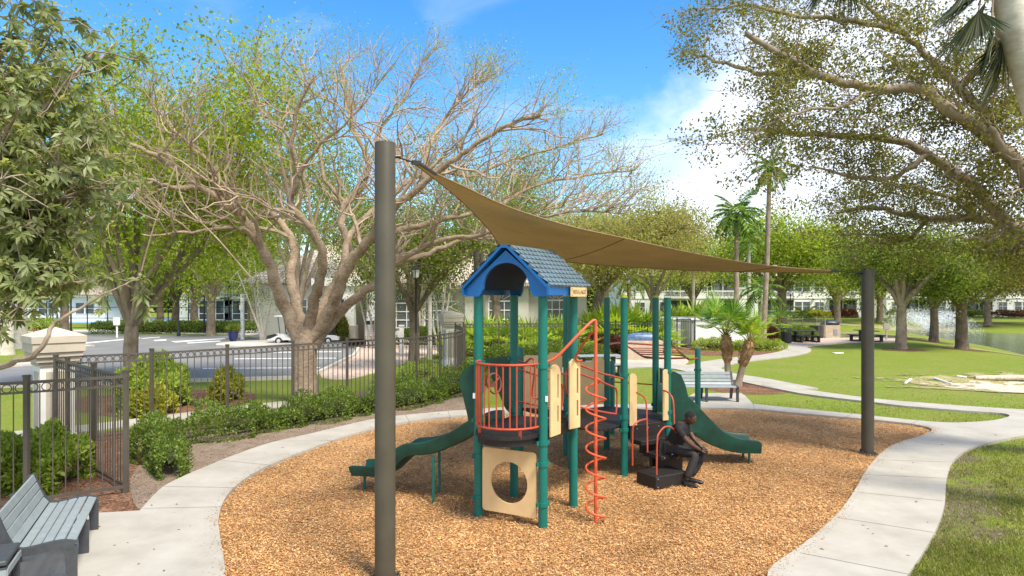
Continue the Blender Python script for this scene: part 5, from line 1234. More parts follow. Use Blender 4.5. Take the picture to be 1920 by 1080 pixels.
# far wood that closes the horizon
def wood():
    rg = np.random.default_rng(77); n = 160000; az = rg.uniform(-1.0, 1.0, n); Y = rg.uniform(125, 150, n); X = az*Y
    top = 11+2.5*np.sin(az*19)+1.6*np.sin(az*47+1)+1.2*np.sin(az*101)
    Z = top*rg.random(n)**.75; P = np.stack([X, Y, Z], -1); D = rg.normal(size=(n, 3))
    tag(quadmesh('far_wood', leafquads(P, D, .7+.6*rg.random(n), .5, rg), M['lf_mid']), 'continuous far-off belt of trees along the horizon', 'trees', kind='stuff')
wood()

# ================= PALMS =================
def frond(mb_list, base, d, L, droop, n, ll, rg, lw=.075):
    """feather frond: curved midrib with hanging leaflets"""
    pts = []; v = Vector(d).normalized(); p = Vector(base); k = 9
    for i in range(k+1):
        pts.append(p.copy()); v = (v+zv(-droop/k)).normalized(); p = p+v*L/k
    Ps, Ds, Ls = [], [], []
    for i in range(n):
        t = .12+.88*i/n; j = min(int(t*k), k-1); q = pts[j].lerp(pts[j+1], t*k-j); tn = (pts[j+1]-pts[j]).normalized(); sd = tn.cross(Vector((0, 0, 1))).normalized()
        l = ll*math.sin(PI*(.15+.8*t))**.7
        for s in (1, -1): Ps.append(tuple(q)); Ds.append(tuple((sd*s+tn*.75+zv(-.38)).normalized())); Ls.append(l)
    mb_list.append((np.array(Ps), np.array(Ds), np.array(Ls), lw)); return pts
def feather_palm(label, base, hgt_, tr, fl, nf, seed, lean=(0, 0), mat='lf_palm', bark='bark_cream', trunk=True, name='coconut_palm', ll=.5, cut=0):
    r_ = random.Random(seed); rg = np.random.default_rng(seed); b = Vector(base); o = thing(name, label, 'palm', b); top = b+Vector((lean[0], lean[1], hgt_))
    mb = MB(); mb.tube([b-zv(.05), b.lerp(top, .1), b.lerp(top, .5)+Vector((lean[0]*.1, 0, 0)), b.lerp(top, .93), top], [tr*1.5, tr*1.05, tr, tr*.85, tr*1.1], 10)
    mb.build('trunk', M[bark], o, True); fr = []; ribs = MB()
    for i in range(nf):
        a = i*2.4+r_.random()*.4; el = R(75-120*(i/nf)); d = Vector((math.cos(a)*math.cos(el), math.sin(a)*math.cos(el), math.sin(el))); pts = frond(fr, top+zv(.1), d, fl*r_.uniform(.8, 1.1), r_.uniform(1.1, 1.7), 26, ll, rg); ribs.tube(pts, [.022-.002*j for j in range(10)], 4, False)
    V = np.concatenate([leafquads(P, D+rg.normal(size=D.shape)*.08, L, w_, rg, .1) for P, D, L, w_ in fr]); quadmesh('fronds', V, M[mat], o); ribs.build('midribs', M['lf_yell'], o); return o
feather_palm('coconut palm with a browned frond, left of the tall thin palm above the sail', at(1381, 41), 8.1, .15, 2.0, 24, 1, ll=.7, bark='bark')
feather_palm('very tall thin palm with its head lost in the big tree leaves', at(1431, 40.5), 10.9, .15, 1.7, 16, 2, (.4, 0), ll=.5, bark='bark')
feather_palm('shorter palm with reddish crownshaft between the coconut palm and the tall thin palm', at(1404, 52), 7.6, .14, 1.9, 18, 3, ll=.5)
feather_palm('palm showing behind the dark-trunked tree, right of the bronze pole', at(806, 33), 4.9, .10, 1.6, 14, 4, ll=.45)
feather_palm('low feathery palm tree in front of the far apartments, right of the enclosure', at(1425, 48), 3.6, .13, 2.2, 16, 5, ll=.6)
feather_palm('small arching palm near the far porches beside the golden hedge', at(1508, 86), .6, .15, 2.6, 16, 6, ll=.6)
feather_palm('thin palm trunk rising behind the spreading fan palms in the middle', at(1300, 55), 6.0, .13, 2.2, 16, 7, ll=.6, mat='lf_yell')
feather_palm('feathery palm over the white building, centre background', at(1180, 58), 4.6, .14, 2.4, 16, 8, ll=.6, mat='lf_mid')
def royal(px, Y, tr, label):
    b = Vector(at(px, Y)); o = thing('royal_palm', label, 'palm', b)
    MB().tube([b, b+zv(.5), b+zv(2.5), b+zv(5), b+zv(9)], [tr*1.35, tr*1.15, tr, tr*.92, tr*.8], 16).build('trunk', M['bark_cream'], o, True)
    fr = []; rg = np.random.default_rng(int(px)+100)
    for i in range(12): a = i*2.4; frond(fr, b+zv(9), (math.cos(a), math.sin(a), .6), 2.6, 1.5, 24, .6, rg)
    quadmesh('fronds', np.concatenate([leafquads(P, D, L, w_, rg, .1) for P, D, L, w_ in fr]), M['lf_palm'], o)
royal(12, 34, .30, 'thick cream palm trunk at the left edge, the left of two side by side'); royal(40, 38, .28, 'thick cream palm trunk partly behind the other at the left edge, nearer the pillar')
def fan_geo(rg, r_, c, d, r, nb=15, spread=2.6, w_=.05, V=None):
    d = Vector(d).normalized(); u = d.cross(Vector((0, 0, 1)))
    u = u.normalized() if u.length > .05 else Vector((1, 0, 0)); P, D, L = [], [], []
    for i in range(nb):
        a = (i/(nb-1)-.5)*spread; dd = d*math.cos(a)+u*math.sin(a); P.append(tuple(c)); D.append(tuple(dd+zv(-.12-.25*abs(a)/spread))); L.append(r*(1-.25*abs(a)/spread)*r_.uniform(.92, 1.05))
    nf = d.cross(u).normalized(); return leafquads(np.array(P), np.array(D), np.array(L), w_, rg, .3, np.tile(np.array(tuple(nf)), (nb, 1)))
def fan_palm(name, label, base, th, tr, pet, fr, nf, seed, lean=(0, 0), mat='lf_fan', boots=True, group=None, nb=16, bw=.05, lo=-50, cat='palm'):
    r_ = random.Random(seed); rg = np.random.default_rng(seed); b = Vector(base); o = thing(name, label, cat, b, group); top = b+Vector((lean[0], lean[1], th))
    if th > .3:
        mid_ = b.lerp(top, .5)+Vector((-lean[0]*.08, 0, -.02)); MB().tube([b-zv(.05), b.lerp(mid_, .3), mid_, top], [tr*1.4, tr*1.05, tr, tr*1.05], 12).build('trunk', M['bark'], o, True)
        if boots:
            P, D, L = [], [], []; mb = MB(); up = (top-mid_).normalized()
            mb.tube([mid_.lerp(top, -.05), mid_.lerp(top, .15), mid_.lerp(top, .75), top+up*.05], [tr*1.0, tr*1.5, tr*1.75, tr*1.1], 12)
            for k in range(150): a = r_.random()*2*PI; t = r_.random(); q = mid_.lerp(top, t); rr = tr*(1.25+.55*math.sin(PI*t)); n_ = Vector((math.cos(a), math.sin(a), 0)); mb.bar(q+n_*rr*.8, q+n_*rr*1.25+zv(.10), .035, .012)
            mb.build('trunk_boots', M['boot'], o)
    Vs = []; pm = MB()
    for i in range(nf):
        a = i*2.4+r_.random()*.5; el = R(80+(lo-80)*(i/nf)**.9); d = Vector((math.cos(a)*math.cos(el), math.sin(a)*math.cos(el), math.sin(el))); l = pet*r_.uniform(.75, 1.1)
        c = top+d*l+zv(-.08*l); pm.tube([top, top.lerp(c, .5)+zv(.06*l), c], [.02, .015, .011], 4, False); d2 = (d+zv(-.25)+rv(r_)*.2).normalized(); Vs.append(fan_geo(rg, r_, c, d2, fr*r_.uniform(.85, 1.1), nb, 3.6, bw))
    quadmesh('fronds', np.concatenate(Vs), M[mat], o); pm.build('leaf_stalks', M['lf_yell'], o, fix=False); return o
fan_palm('fan_palm', 'upright shaggy-trunked fan palm beside the park bench, left of its leaning twin', G(1366, 724), 1.72, .105, 1.05, .74, 13, 1, (-.10, 0), nb=28, bw=.05, mat='lf_palm', lo=26)
fan_palm('fan_palm', 'leaning shaggy-trunked fan palm with vivid yellow-green fans, right of the upright one', G(1383, 725), 1.50, .11, .75, .62, 12, 2, (.42, 0), nb=26, bw=.05, lo=30)
0 and fan_palm('fan_palm', 'taller fan palm with dark drooping leaves just left of the two by the bench', at(1318, 27), 1.9, .10, 1.0, .85, 16, 3, nb=24, bw=.055, boots=False, mat='lf_palm')
fan_palm('fan_palm', 'fan palm with drooping grey-green tips behind the leaning one, near the trash bin', at(1462, 48), 1.1, .12, 1.0, .95, 14, 4, nb=22, bw=.05, boots=False, mat='lf_palm')
FPL = ['low fan palm just left of the left roof post, behind the pool fence', 'low fan palm seen between the two left roof posts', 'low fan palm directly behind the back left roof post', 'low fan palm seen left of the front roof post', 'low fan palm between the front and rear right roof posts',
    'low fan palm at the left end of the dark fence', 'tall bushy fan palm behind the first plain teal post', 'low fan palm behind the blue covered grill', 'bushy fan palm behind the two right teal posts', 'fan palm over the left corner of the white enclosure', 'large fan palm over the middle of the white enclosure', 'fan palm over the right half of the white enclosure', 'low fan palm beside the leaning yellow-green tree']
k = 0
for px, Y, s in [(872, 33.5, .8), (915, 34, 1.0), (955, 33.5, .95), (1000, 34.5, .9), (1040, 34, 1), (1135, 39, 1.1), (1165, 38.5, 1.3), (1200, 39, 1.1), (1228, 39.4, .9), (1262, 46, 1.1), (1295, 46.5, 1.3), (1330, 46.5, 1.15), (1110, 39, 1.0)]:
    if k == 0: proto = fan_palm('bush_palm', 'x', (0, 0, 0), .2, .1, 1.5, 1.05, 24, 9, nb=17, bw=.13, boots=False, lo=0, group='low bright fan palms behind the fences', cat='palm')
    lab = FPL[k]
    if k == 0: proto.location = at(px, Y); proto['label'] = lab; proto.scale = (s, s, s)
    else: copy_tree(proto, at(px, Y), k*1.3, lab, s)
    k += 1
# tall palm at the upper right: bare cream trunk, dark hanging fan leaves
def hanging_palm():
    r_ = random.Random(5); rg = np.random.default_rng(5); b = Vector((8.5, 9.2, 0)); o = thing('cabbage_palm', 'tall palm at the top right corner, cream leaning trunk with dark drooping fans', 'palm', b)
    tp = arcpts([W(1990, 330, 9.2), W(1932, 150, 9.2), W(1898, 20, 9.2), W(1870, -120, 9.2)], 5); tp = [b, Vector((8.3, 9.2, 1.8))]+tp
    MB().tube(tp, [.27, .21]+[.20]*(len(tp)-2), 18, ).build('trunk', M['bark_cream'], o, True); top = tp[-1]; V = []; pm = MB()
    for c, d, r in ([(W(1835, 20, 9.0), (-.3, -.1, -1), .85), (W(1860, 40, 9.1), (-.05, 0, -1), .95), (W(1815, -20, 9.3), (-.6, 0, -.7), .8), (W(1880, 70, 9.4), (-.15, .2, -1), .9), (W(1850, 0, 9.6), (-.4, .2, -.9), .9), (W(1868, 110, 9.3), (-.1, .1, -1), .8), (W(1555, -60, 8.6), (-.25, 0, -1), .75), (W(1590, -70, 8.7), (.1, .1, -1), .75), (W(1530, -70, 8.9), (-.5, 0, -.8), .7), (W(1850, -30, 9.2), (-.7, .1, -.5), .9)]):
        pm.tube([top, top.lerp(c, .5)+zv(.25), c], .014, 4, False)
        for t in range(2): V.append(fan_geo(rg, r_, c, Vector(d)+rv(r_)*.12, r, 34, 2.0, .022))
    quadmesh('fronds', np.concatenate(V), M['lf_palmdark'], o); pm.build('leaf_stalks', M['bark'], o, fix=False)
hanging_palm()
# ================= BUILDINGS =================
def hiproof(mb, x0, x1, y0, y1, z, h, ov=.6, uvs=None):
    x0 -= ov; x1 += ov; y0 -= ov; y1 += ov; w_, d_ = x1-x0, y1-y0; k = min(w_, d_)/2
    if w_ > d_: a, b = (x0+k, (y0+y1)/2, z+h), (x1-k, (y0+y1)/2, z+h)
    else: a, b = ((x0+x1)/2, y0+k, z+h), ((x0+x1)/2, y1-k, z+h)
    base = [(x0, y0, z), (x1, y0, z), (x1, y1, z), (x0, y1, z)]
    lo = [(p[0], p[1], z-.18) for p in base]
    if w_ > d_: fs = [(0, 1, 5, 4), (1, 2, 5), (2, 3, 4, 5), (3, 0, 4)]
    else: fs = [(0, 1, 4), (1, 2, 5, 4), (2, 3, 5), (3, 0, 4, 5)]
    mb.add(base+[a, b], fs); mb.add(base+lo, [(0, 4, 5, 1), (1, 5, 6, 2), (2, 6, 7, 3), (3, 7, 4, 0), (4, 7, 6, 5)])
def uv_world(o):
    me = o.data; uv = me.uv_layers.new(name='UVMap')
    for p in me.polygons:
        n = p.normal; t = Vector((0, 0, 1)).cross(n); t = t.normalized() if t.length > .01 else Vector((1, 0, 0)); s = n.cross(t)
        for li in p.loop_indices: v = me.vertices[me.loops[li].vertex_index].co; uv.data[li].uv = (v.dot(t), v.dot(s))
def window(par, c, wd, ht, nx=2, ny=2, out=-.02, name='window', arch=False, face=0):
    """sash window lying on a wall that faces -Y (or along x when face=1)"""
    x, y, z = c; fr = MB(); f = .07
    if arch:
        ol = [(-wd/2, 0), (wd/2, 0)]+[(wd/2*math.cos(a*PI/14), ht-wd/2+wd/2*math.sin(a*PI/14)) for a in range(15)]
        sc = lambda k: [((a)*k, b if b < .01 else (ht-wd/2)+(b-(ht-wd/2))*k if b > ht-wd/2 else b) for a, b in ol]
        big = [(a*(1+.36/wd), b-.0 if b < .01 else b+(.18 if b > ht-wd/2 else 0)) for a, b in ol]
        MB().prism([big, ol], (x, y-.10, z), (1, 0, 0), (0, 0, 1), -.12).build('window_surround', M['trim'], par)
        gl = MB().prism([ol], (x, y-.015, z), (1, 0, 0), (0, 0, 1), -.01).build(name, M['glass'], par)
        inn = [(a*(1-.16/wd), b+.08 if b < .01 else b-(.08 if b > ht-wd/2 else 0)) for a, b in ol]
        fr.prism([ol, inn], (x, y-.05, z), (1, 0, 0), (0, 0, 1), -.03)
        for i in range(1, nx): fr.box((x-wd/2+wd*i/nx, y-.045, z+(ht-wd/2)/2), (.05, .03, ht-wd/2))
        for i in range(0, ny): fr.box((x, y-.045, z+(ht-wd/2)*(i+1)/ny), (wd, .028, .06 if i < ny-1 else .09))
        for a in range(1, 6): q = a*PI/6; fr.bar((x+wd*.12*math.cos(q), y-.045, z+ht-wd/2+wd*.12*math.sin(q)), (x+wd/2*math.cos(q), y-.045, z+ht-wd/2+wd/2*math.sin(q)), .028, .04, (0, 1, 0))
        fr.build('window_frame', M['wframe'], gl); return
    gl = MB().box((x, y-.015, z+ht/2), (wd, .02, ht)).build(name, M['glass'], par)
    for xx in (-wd/2, wd/2): fr.box((x+xx, y-.03, z+ht/2), (f, .06, ht+f))
    for zz in (0, ht): fr.box((x, y-.033, z+zz), (wd+f, .06, f))
    for i in range(1, nx): fr.box((x-wd/2+wd*i/nx, y-.03, z+ht/2), (.04, .04, ht))
    for i in range(1, ny): fr.box((x, y-.028, z+ht*i/ny), (wd, .035, .04))
    fr.build('window_frame', M['wframe'], gl)
def clubhouse():
    Y0 = 45; o = thing('clubhouse', 'single-storey cream clubhouse with clay tile roof and arched windows behind the trees', 'building', (-6, Y0, 0))
    xa, xb = (735-960)*Y0/F, (1100-960)*Y0/F; ze = 3.95
    mb = MB(); mb.box(((xa+xb)/2, Y0+6, ze/2), (xb-xa, 12, ze)); mb.box((-13.0, Y0+7.5, ze/2), (9.5, 11, ze)); mb.build('wall', M['cream'], o)
    mb = MB(); mb.box(((xa+xb)/2, Y0-.03, .35), (xb-xa, .06, .7)); mb.box(((xa+xb)/2, Y0-.06, ze-.12), (xb-xa+.1, .12, .24)); mb.build('plinth', M['pillar_face'], o)
    rf = MB(); hiproof(rf, xa, xb, Y0, Y0+12, ze+.2, 3.3, .8); x = rf.build('roof', M['tile'], o); uv_world(x)
    rf = MB(); hiproof(rf, -18, -8.2, Y0+2.2, Y0+13, ze+.25, 3.5, .8); x = rf.build('roof', M['tile'], o); uv_world(x)
    rf = MB(); hiproof(rf, -3.2, 1.2, Y0-1.2, Y0+5, ze+.0, 1.7, .5); x = rf.build('roof', M['tile'], o); uv_world(x)
    mb = MB(); mb.box((-1.0, Y0+1.4, ze/2-.05), (4.2, 5, ze-.1)); mb.build('wall', M['cream'], o)
    for px, yy, z0, wd, ht in ((753, 0, .95, 2.1, 2.75), (822, 0, .95, 1.9, 2.75)): window(o, ((px-960)*Y0/F, Y0+yy, z0), wd, ht, 3, 3, arch=True)
    for px in (938,): window(o, ((px-960)*(Y0-1.1)/F, Y0-1.1, 1.0), 1.6, 2.6, 3, 3, arch=True)
    window(o, ((1042-960)*Y0/F, Y0, 1.0), 1.5, 2.6, 3, 3, arch=True)
    # entrance porch: taupe recess, white piers with dark lower half, lanterns
    ent = MB(); ent.box((-10.6, Y0+.6, ze/2), (3.6, 1.2, ze)); ent.build('porch_recess', M['trim'], o)
    for px in (655, 700, 722):
        x = (px-960)*(Y0-1)/F; MB().box((x, Y0-1, ze/2+.6), (.75, .6, ze-1.2)).build('porch_column', M['pillar_face'], o); MB().box((x, Y0-1, .6), (1.0, .8, 1.2)).build('column_base', M['trim'], o)
    MB().box((-10.4, Y0-1, ze+.1), (5.4, 1.0, .5)).build('porch_beam', M['pillar_face'], o)
    for px in (643, 690):
        x = (px-960)*(Y0-1.4)/F; m = MB(); m.box((x, Y0-1.45, 2.75), (.16, .16, .34)); m.tube([(x, Y0-1.45, 2.95), (x+.15, Y0-1.45, 3.05), (x+.15, Y0-1.3, 2.5)], .02, 5); m.build('wall_lantern', M['black'], o)
    window(o, ((545-960)*Y0/F, Y0+2, 1.3), 1.0, 1.6, 2, 3); window(o, ((592-960)*Y0/F, Y0+2, 1.3), 1.2, 1.6, 2, 3)
    mb = MB(); mb.lathe([(.42, 0), (.42, .06), (.30, .07)], (0, 0, 0), 18); 
    for i, (X, Y, Z) in enumerate(mb.v): mb.v[i] = ((745-960)*Y0/F+X, Y0-.9-Z, 4.9+Y)
    mb.build('round_vent', M['trim'], o)
clubhouse()
def apartments(label, x0, x1, Y0, nfl, bays, roofm='tile', dep=12, wallm='white', rh=2.6):
    """facade facing the camera; bays: (px, kind) where kind is w(indow) or p(orch)"""
    o = thing('apartment_building', label, 'building', ((x0+x1)/2, Y0, 0)); fh = 2.85; zt = nfl*fh+.25
    MB().box(((x0+x1)/2, Y0+dep/2, zt/2), (x1-x0, dep, zt)).build('wall', M[wallm], o)
    rf = MB(); hiproof(rf, x0, x1, Y0, Y0+dep, zt+.18, rh, .8); x = rf.build('roof', M[roofm], o); uv_world(x)
    mb = MB()
    for k in range(1, nfl): mb.box(((x0+x1)/2, Y0-.04, k*fh), (x1-x0+.1, .08, .16))
    mb.build('floor_band', M['pillar_face'], o)
    for px, kind in bays:
        x = (px-960)*Y0/F
        for k in range(nfl):
            z = k*fh
            if kind == 'w': window(o, (x, Y0, z+.95), 1.35, 1.35, 2, 2)
            elif kind == 'W': window(o, (x-.5, Y0, z+.95), 1.1, 1.4, 1, 2); window(o, (x+.7, Y0, z+.95), 1.1, 1.4, 1, 2)
            elif kind == 'p':
                pw = 4.2; s = MB().box((x, Y0-.01, z+1.4), (pw, .03, 2.4)).build('screened_porch', M['screen'], o); fr = MB()
                for xx in (-pw/2, 0, pw/2): fr.box((x+xx, Y0-.06, z+1.4), (.10, .1, 2.4))
                for zz in (.2, .95, 2.6): fr.box((x, Y0-.055, z+zz), (pw+.1, .09, .09))
                if k > 0:
                    fr.box((x, Y0-.5, z+.05), (pw+.3, 1.0, .14)); fr.box((x, Y0-.98, z+1.05), (pw+.3, .06, .06))
                    for i in range(24): fr.box((x-pw/2+pw*i/23, Y0-.98, z+.55), (.04, .03, .95))
                fr.build('porch_frame', M['wframe'], s); MB().box((x-.9, Y0-.03, z+1.15), (.9, .02, 1.9)).build('porch_door', M['glass'], s); MB().box((x+1.1, Y0-.03, z+1.4), (1.0, .02, 1.0)).build('porch_window', M['glass'], s)
    return o
ap = apartments('white two-storey apartments beyond the lawn, seen right of the tall thin palm', (1385-960)*100/F, (1632-960)*100/F, 100, 2, [(1462, 'p'), (1503, 'W'), (1536, 'w'), (1580, 'p'), (1620, 'w')])
ap2 = apartments('white apartments at the far right behind the lakeside trees and fountain', (1662-960)*101/F, (2050-960)*101/F, 101, 2, [(1680, 'w'), (1722, 'p'), (1765, 'w'), (1795, 'W'), (1835, 'p'), (1880, 'w'), (1915, 'W'), (1960, 'p')])
def stair():
    o = thing('outside_stair', 'pale outside staircase with dark handrail between the two far right buildings', 'staircase', (55, 98, 0)); Y = 98
    x0, x1 = (1634-960)*Y/F, (1658-960)*Y/F; mb = MB(); n = 14
    for i in range(n): mb.box((x1-(x1-x0)*(i+.5)/n, Y, (i+1)*.2/2), ((x1-x0)/n, 1.6, (i+1)*.2))
    mb.build('steps', M['cream'], o); m = MB(); m.tube([(x1, Y-.85, 1.0), (x0, Y-.85, 3.8)], .05, 6)
    for i in range(12): t = i/11; x = x1+(x0-x1)*t; m.tube([(x, Y-.85, 2.8*t), (x, Y-.85, 1+2.8*t)], .025, 4)
    m.build('handrail', M['black'], o)
stair()
apartments('white building in the middle background behind the fan palms', (1165-960)*92/F, (1378-960)*92/F, 92, 2, [(1200, 'w'), (1235, 'W'), (1275, 'p'), (1325, 'w'), (1355, 'p')])
apartments('pale single wing with two windows at the far left behind the tennis court', (55-960)*82/F, (196-960)*82/F, 82, 1, [(88, 'W'), (158, 'W')], dep=9)
apartments('three-storey cream building with screened porches left of the big spreading tree', (330-960)*84/F, (500-960)*84/F, 84, 3, [(362, 'w'), (405, 'p'), (452, 'p'), (485, 'w')], wallm='cream')
apartments('long pale building beyond the left edge of the tennis court', (-260-960)*95/F, (40-960)*95/F, 95, 2, [(-100, 'W'), (-30, 'p'), (20, 'w')])
def enclosure():
    o = thing('utility_enclosure', 'white stucco utility enclosure with flat capped walls behind the upright fan palm', 'enclosure', (12, 41, 0)); mb = MB(); Y = 40.2
    a, b, c, d = (1262-960)*Y/F, (1277-960)*Y/F, (1297-960)*Y/F, (1402-960)*Y/F
    mb.box(((a+b)/2, Y+.4, .85), (b-a, .5, 1.7)); mb.box(((c+d)/2, Y+.1, .85), (d-c, .3, 1.7)); mb.box((c+.15, Y+1.6, .85), (.3, 2.8, 1.7)); mb.box((d-.15, Y+1.6, .85), (.3, 2.8, 1.7)); mb.box(((a+d)/2, Y+3.2, .85), (d-a, .3, 1.7))
    mb.build('wall', M['white'], o); mb = MB(); mb.box(((c+d)/2, Y+.1, 1.74), (d-c+.16, .45, .08)); mb.box(((a+b)/2, Y+.4, 1.735), (b-a+.1, .62, .07)); mb.box(((a+d)/2, Y+3.2, 1.742), (d-a+.2, .45, .08)); mb.build('wall_cap', M['pillar_face'], o)
    MB().box(((c+d)/2, Y-.07, .18), (d-c+.05, .06, .36)).build('plinth', M['trim'], o)
enclosure()

# ================= FURNITURE =================
def bench_proto(label):
    o = thing('park_bench', label, 'bench', (0, 0, 0)); L = 1.74
    # side curve of the seat and back, front edge first, in (depth, height)
    prof = smooth_px([(.345, .405), (.25, .432), (.15, .432), (.05, .42), (-.05, .405), (-.14, .405), (-.205, .45), (-.25, .53), (-.29, .63), (-.325, .73), (-.35, .80)], False, 6)
    seg = [0]
    for a, b in zip(prof[:-1], prof[1:]): seg.append(seg[-1]+math.hypot(b[0]-a[0], b[1]-a[1]))
    def atp(s):
        for i in range(len(seg)-1):
            if seg[i+1] >= s: t = (s-seg[i])/(seg[i+1]-seg[i]); a, b = prof[i], prof[i+1]; d = Vector((b[0]-a[0], 0, b[1]-a[1])).normalized(); return Vector((a[0]+(b[0]-a[0])*t, 0, a[1]+(b[1]-a[1])*t)), d
        return Vector((prof[-1][0], 0, prof[-1][1])), d
    n = 9; W_ = seg[-1]/n
    for k in range(n):
        c, d = atp((k+.5)*W_); nn = Vector((-d.z, 0, d.x)); nn = nn if nn.z > 0 or nn.x > 0 else -nn
        if nn.z < 0: nn = -nn
        Mx = Matrix((d, Vector((0, 1, 0)), d.cross(Vector((0, 1, 0))))).transposed(); MB().box(c, (W_-.012, L, .03), M=Mx, bev=.007).build('slat', M['slat'], o)
    for y in (-L/2-.012, 0, L/2+.012):
        k = .024 if abs(y) > .1 else -.017; up_, lo_ = [], []
        for i in range(0, len(prof), 3):
            s = seg[i]; c, d = atp(min(s+1e-5, seg[-1]-1e-4)); nn = Vector((d.z, 0, -d.x)); nn = nn if (nn.z > 0) else -nn
            up_.append((c.x+nn.x*k, c.z+nn.z*k)); lo_.append((c.x-nn.x*.06, c.z-nn.z*.06))
        body = up_+lo_[::-1]; ol = body; p = MB(); p.prism([ol], (0, y+.03, 0), (1, 0, 0), (0, 0, 1), .06)
        p.prism([[(.36, 0), (.268, 0), (.25, .31), (.21, .37), (.36, .385)]], (0, y+.028, 0), (1, 0, 0), (0, 0, 1), .056)
        p.prism([[(-.40, 0), (-.305, 0), (-.20, .30), (-.09, .36), (-.20, .42), (-.30, .50)] if abs(y) > .1 else [(-.40, 0), (-.305, 0), (-.20, .30), (-.10, .35), (-.24, .40)]], (0, y+.028, 0), (1, 0, 0), (0, 0, 1), .056)
        p.build('leg', M['cast'], o)
    return o
bn = bench_proto('grey slatted bench with charcoal legs on the concrete at the lower left'); 
ff = G(178, 996, PZ); dl = Vector((-.43, .90, 0)).normalized(); cdir = Vector((.90, .43, 0)).normalized(); cpos = ff-dl*.80-cdir*.33; bn.location = (cpos.x, cpos.y, PZ); bn.rotation_euler = (0, 0, math.atan2(cdir.y, cdir.x))
b2 = copy_tree(bn, None, None, 'grey slatted bench facing the play area beyond the right slide, near the fan palms'); p = G(1325, 751, PZ); b2.location = (p.x-.05, p.y+.1, PZ); b2.rotation_euler = (0, 0, R(-92))
def side_unit():
    o = thing('litter_cabinet', 'dark grey box cabinet with an open front, beside the near bench', 'bin', (-5.18, 6.47, PZ)); c = Vector((-5.18, 6.47, 0)); rz = math.atan2(cdir.y, cdir.x)
    A = Matrix.Rotation(rz, 3, 'Z'); mb = MB(); s = .56; h = .50
    mb.box(c+zv(PZ+h), (s, s, .05), rz, bev=.012); 
    for a, b in ((-1, -1), (1, -1), (1, 1), (-1, 1)): mb.box(c+A@Vector((a*(s/2-.03), b*(s/2-.03), 0))+zv(PZ+h/2-.02), (.06, .06, h-.04), rz)
    mb.build('frame', M['cast'], o); MB().box(c+zv(PZ+.21), (s-.1, s-.1, .40), rz).build('inner_bin', M['black'], o)
    mb = MB(); mb.bar(c+A@Vector((s/2+.001, -s/2, .0))+zv(PZ+.41), c+A@Vector((s/2+.001, s/2, 0))+zv(PZ+.41), .02, .06); mb.bar(c+A@Vector((-s/2, -s/2-.001, .0))+zv(PZ+.41), c+A@Vector((s/2, -s/2-.001, 0))+zv(PZ+.41), .02, .06)
    mb.build('rim', M['slat'], o)
side_unit()
def lamp(px, Y, ht, label):
    b = Vector(at(px, Y)); o = thing('lamp_post', label, 'lamp post', b); mb = MB(); mb.lathe([(.14, 0), (.14, .25), (.09, .32), (.07, .7), (.05, .75), (.045, ht-.55), (.09, ht-.5), (.05, ht-.46), (.1, ht-.44)], b, 12); mb.build('shaft', M['black'], o, True)
    MB().lathe([(.10, ht-.43), (.17, ht-.12)], b, 10).build('lamp_glass', M['wframe'], o); mb = MB(); mb.lathe([(.21, ht-.12), (.20, ht-.07), (.10, ht+.03), (.03, ht+.06), (.02, ht+.13)], b, 10)
    for k in range(4): a = k*PI/2; mb.bar(b+Vector((math.cos(a)*.105, math.sin(a)*.105, ht-.43)), b+Vector((math.cos(a)*.178, math.sin(a)*.178, ht-.12)), .02, .02)
    mb.build('lamp_cap', M['black'], o)
lamp(780, 27, 4.3, 'black lantern lamp post just right of the tall bronze pole'); lamp(1177, 46, 4.4, 'black lamp post with white glass lantern right of the blue roof'); lamp(1482, 62, 3.75, 'thin black lamp post beside the oak in front of the far apartments')
lamp(107, 58, 5.6, 'tall black lamp post above the pillar at left'); lamp(335, 52, 5.0, 'black lamp post in front of the clipped hedge across the road, left of the planter')
for px, Y, h, lab in ((133, 56, 6.2, 'bare black court light pole left of the multi-stemmed tree'), (383, 55, 6.0, 'bare black pole rising between the lamp post and the planter')):
    b = Vector(at(px, Y)); tag(MB().lathe([(.12, 0), (.12, .3), (.07, .35), (.06, h)], b, 8).build('light_pole', M['black']), lab, 'pole')
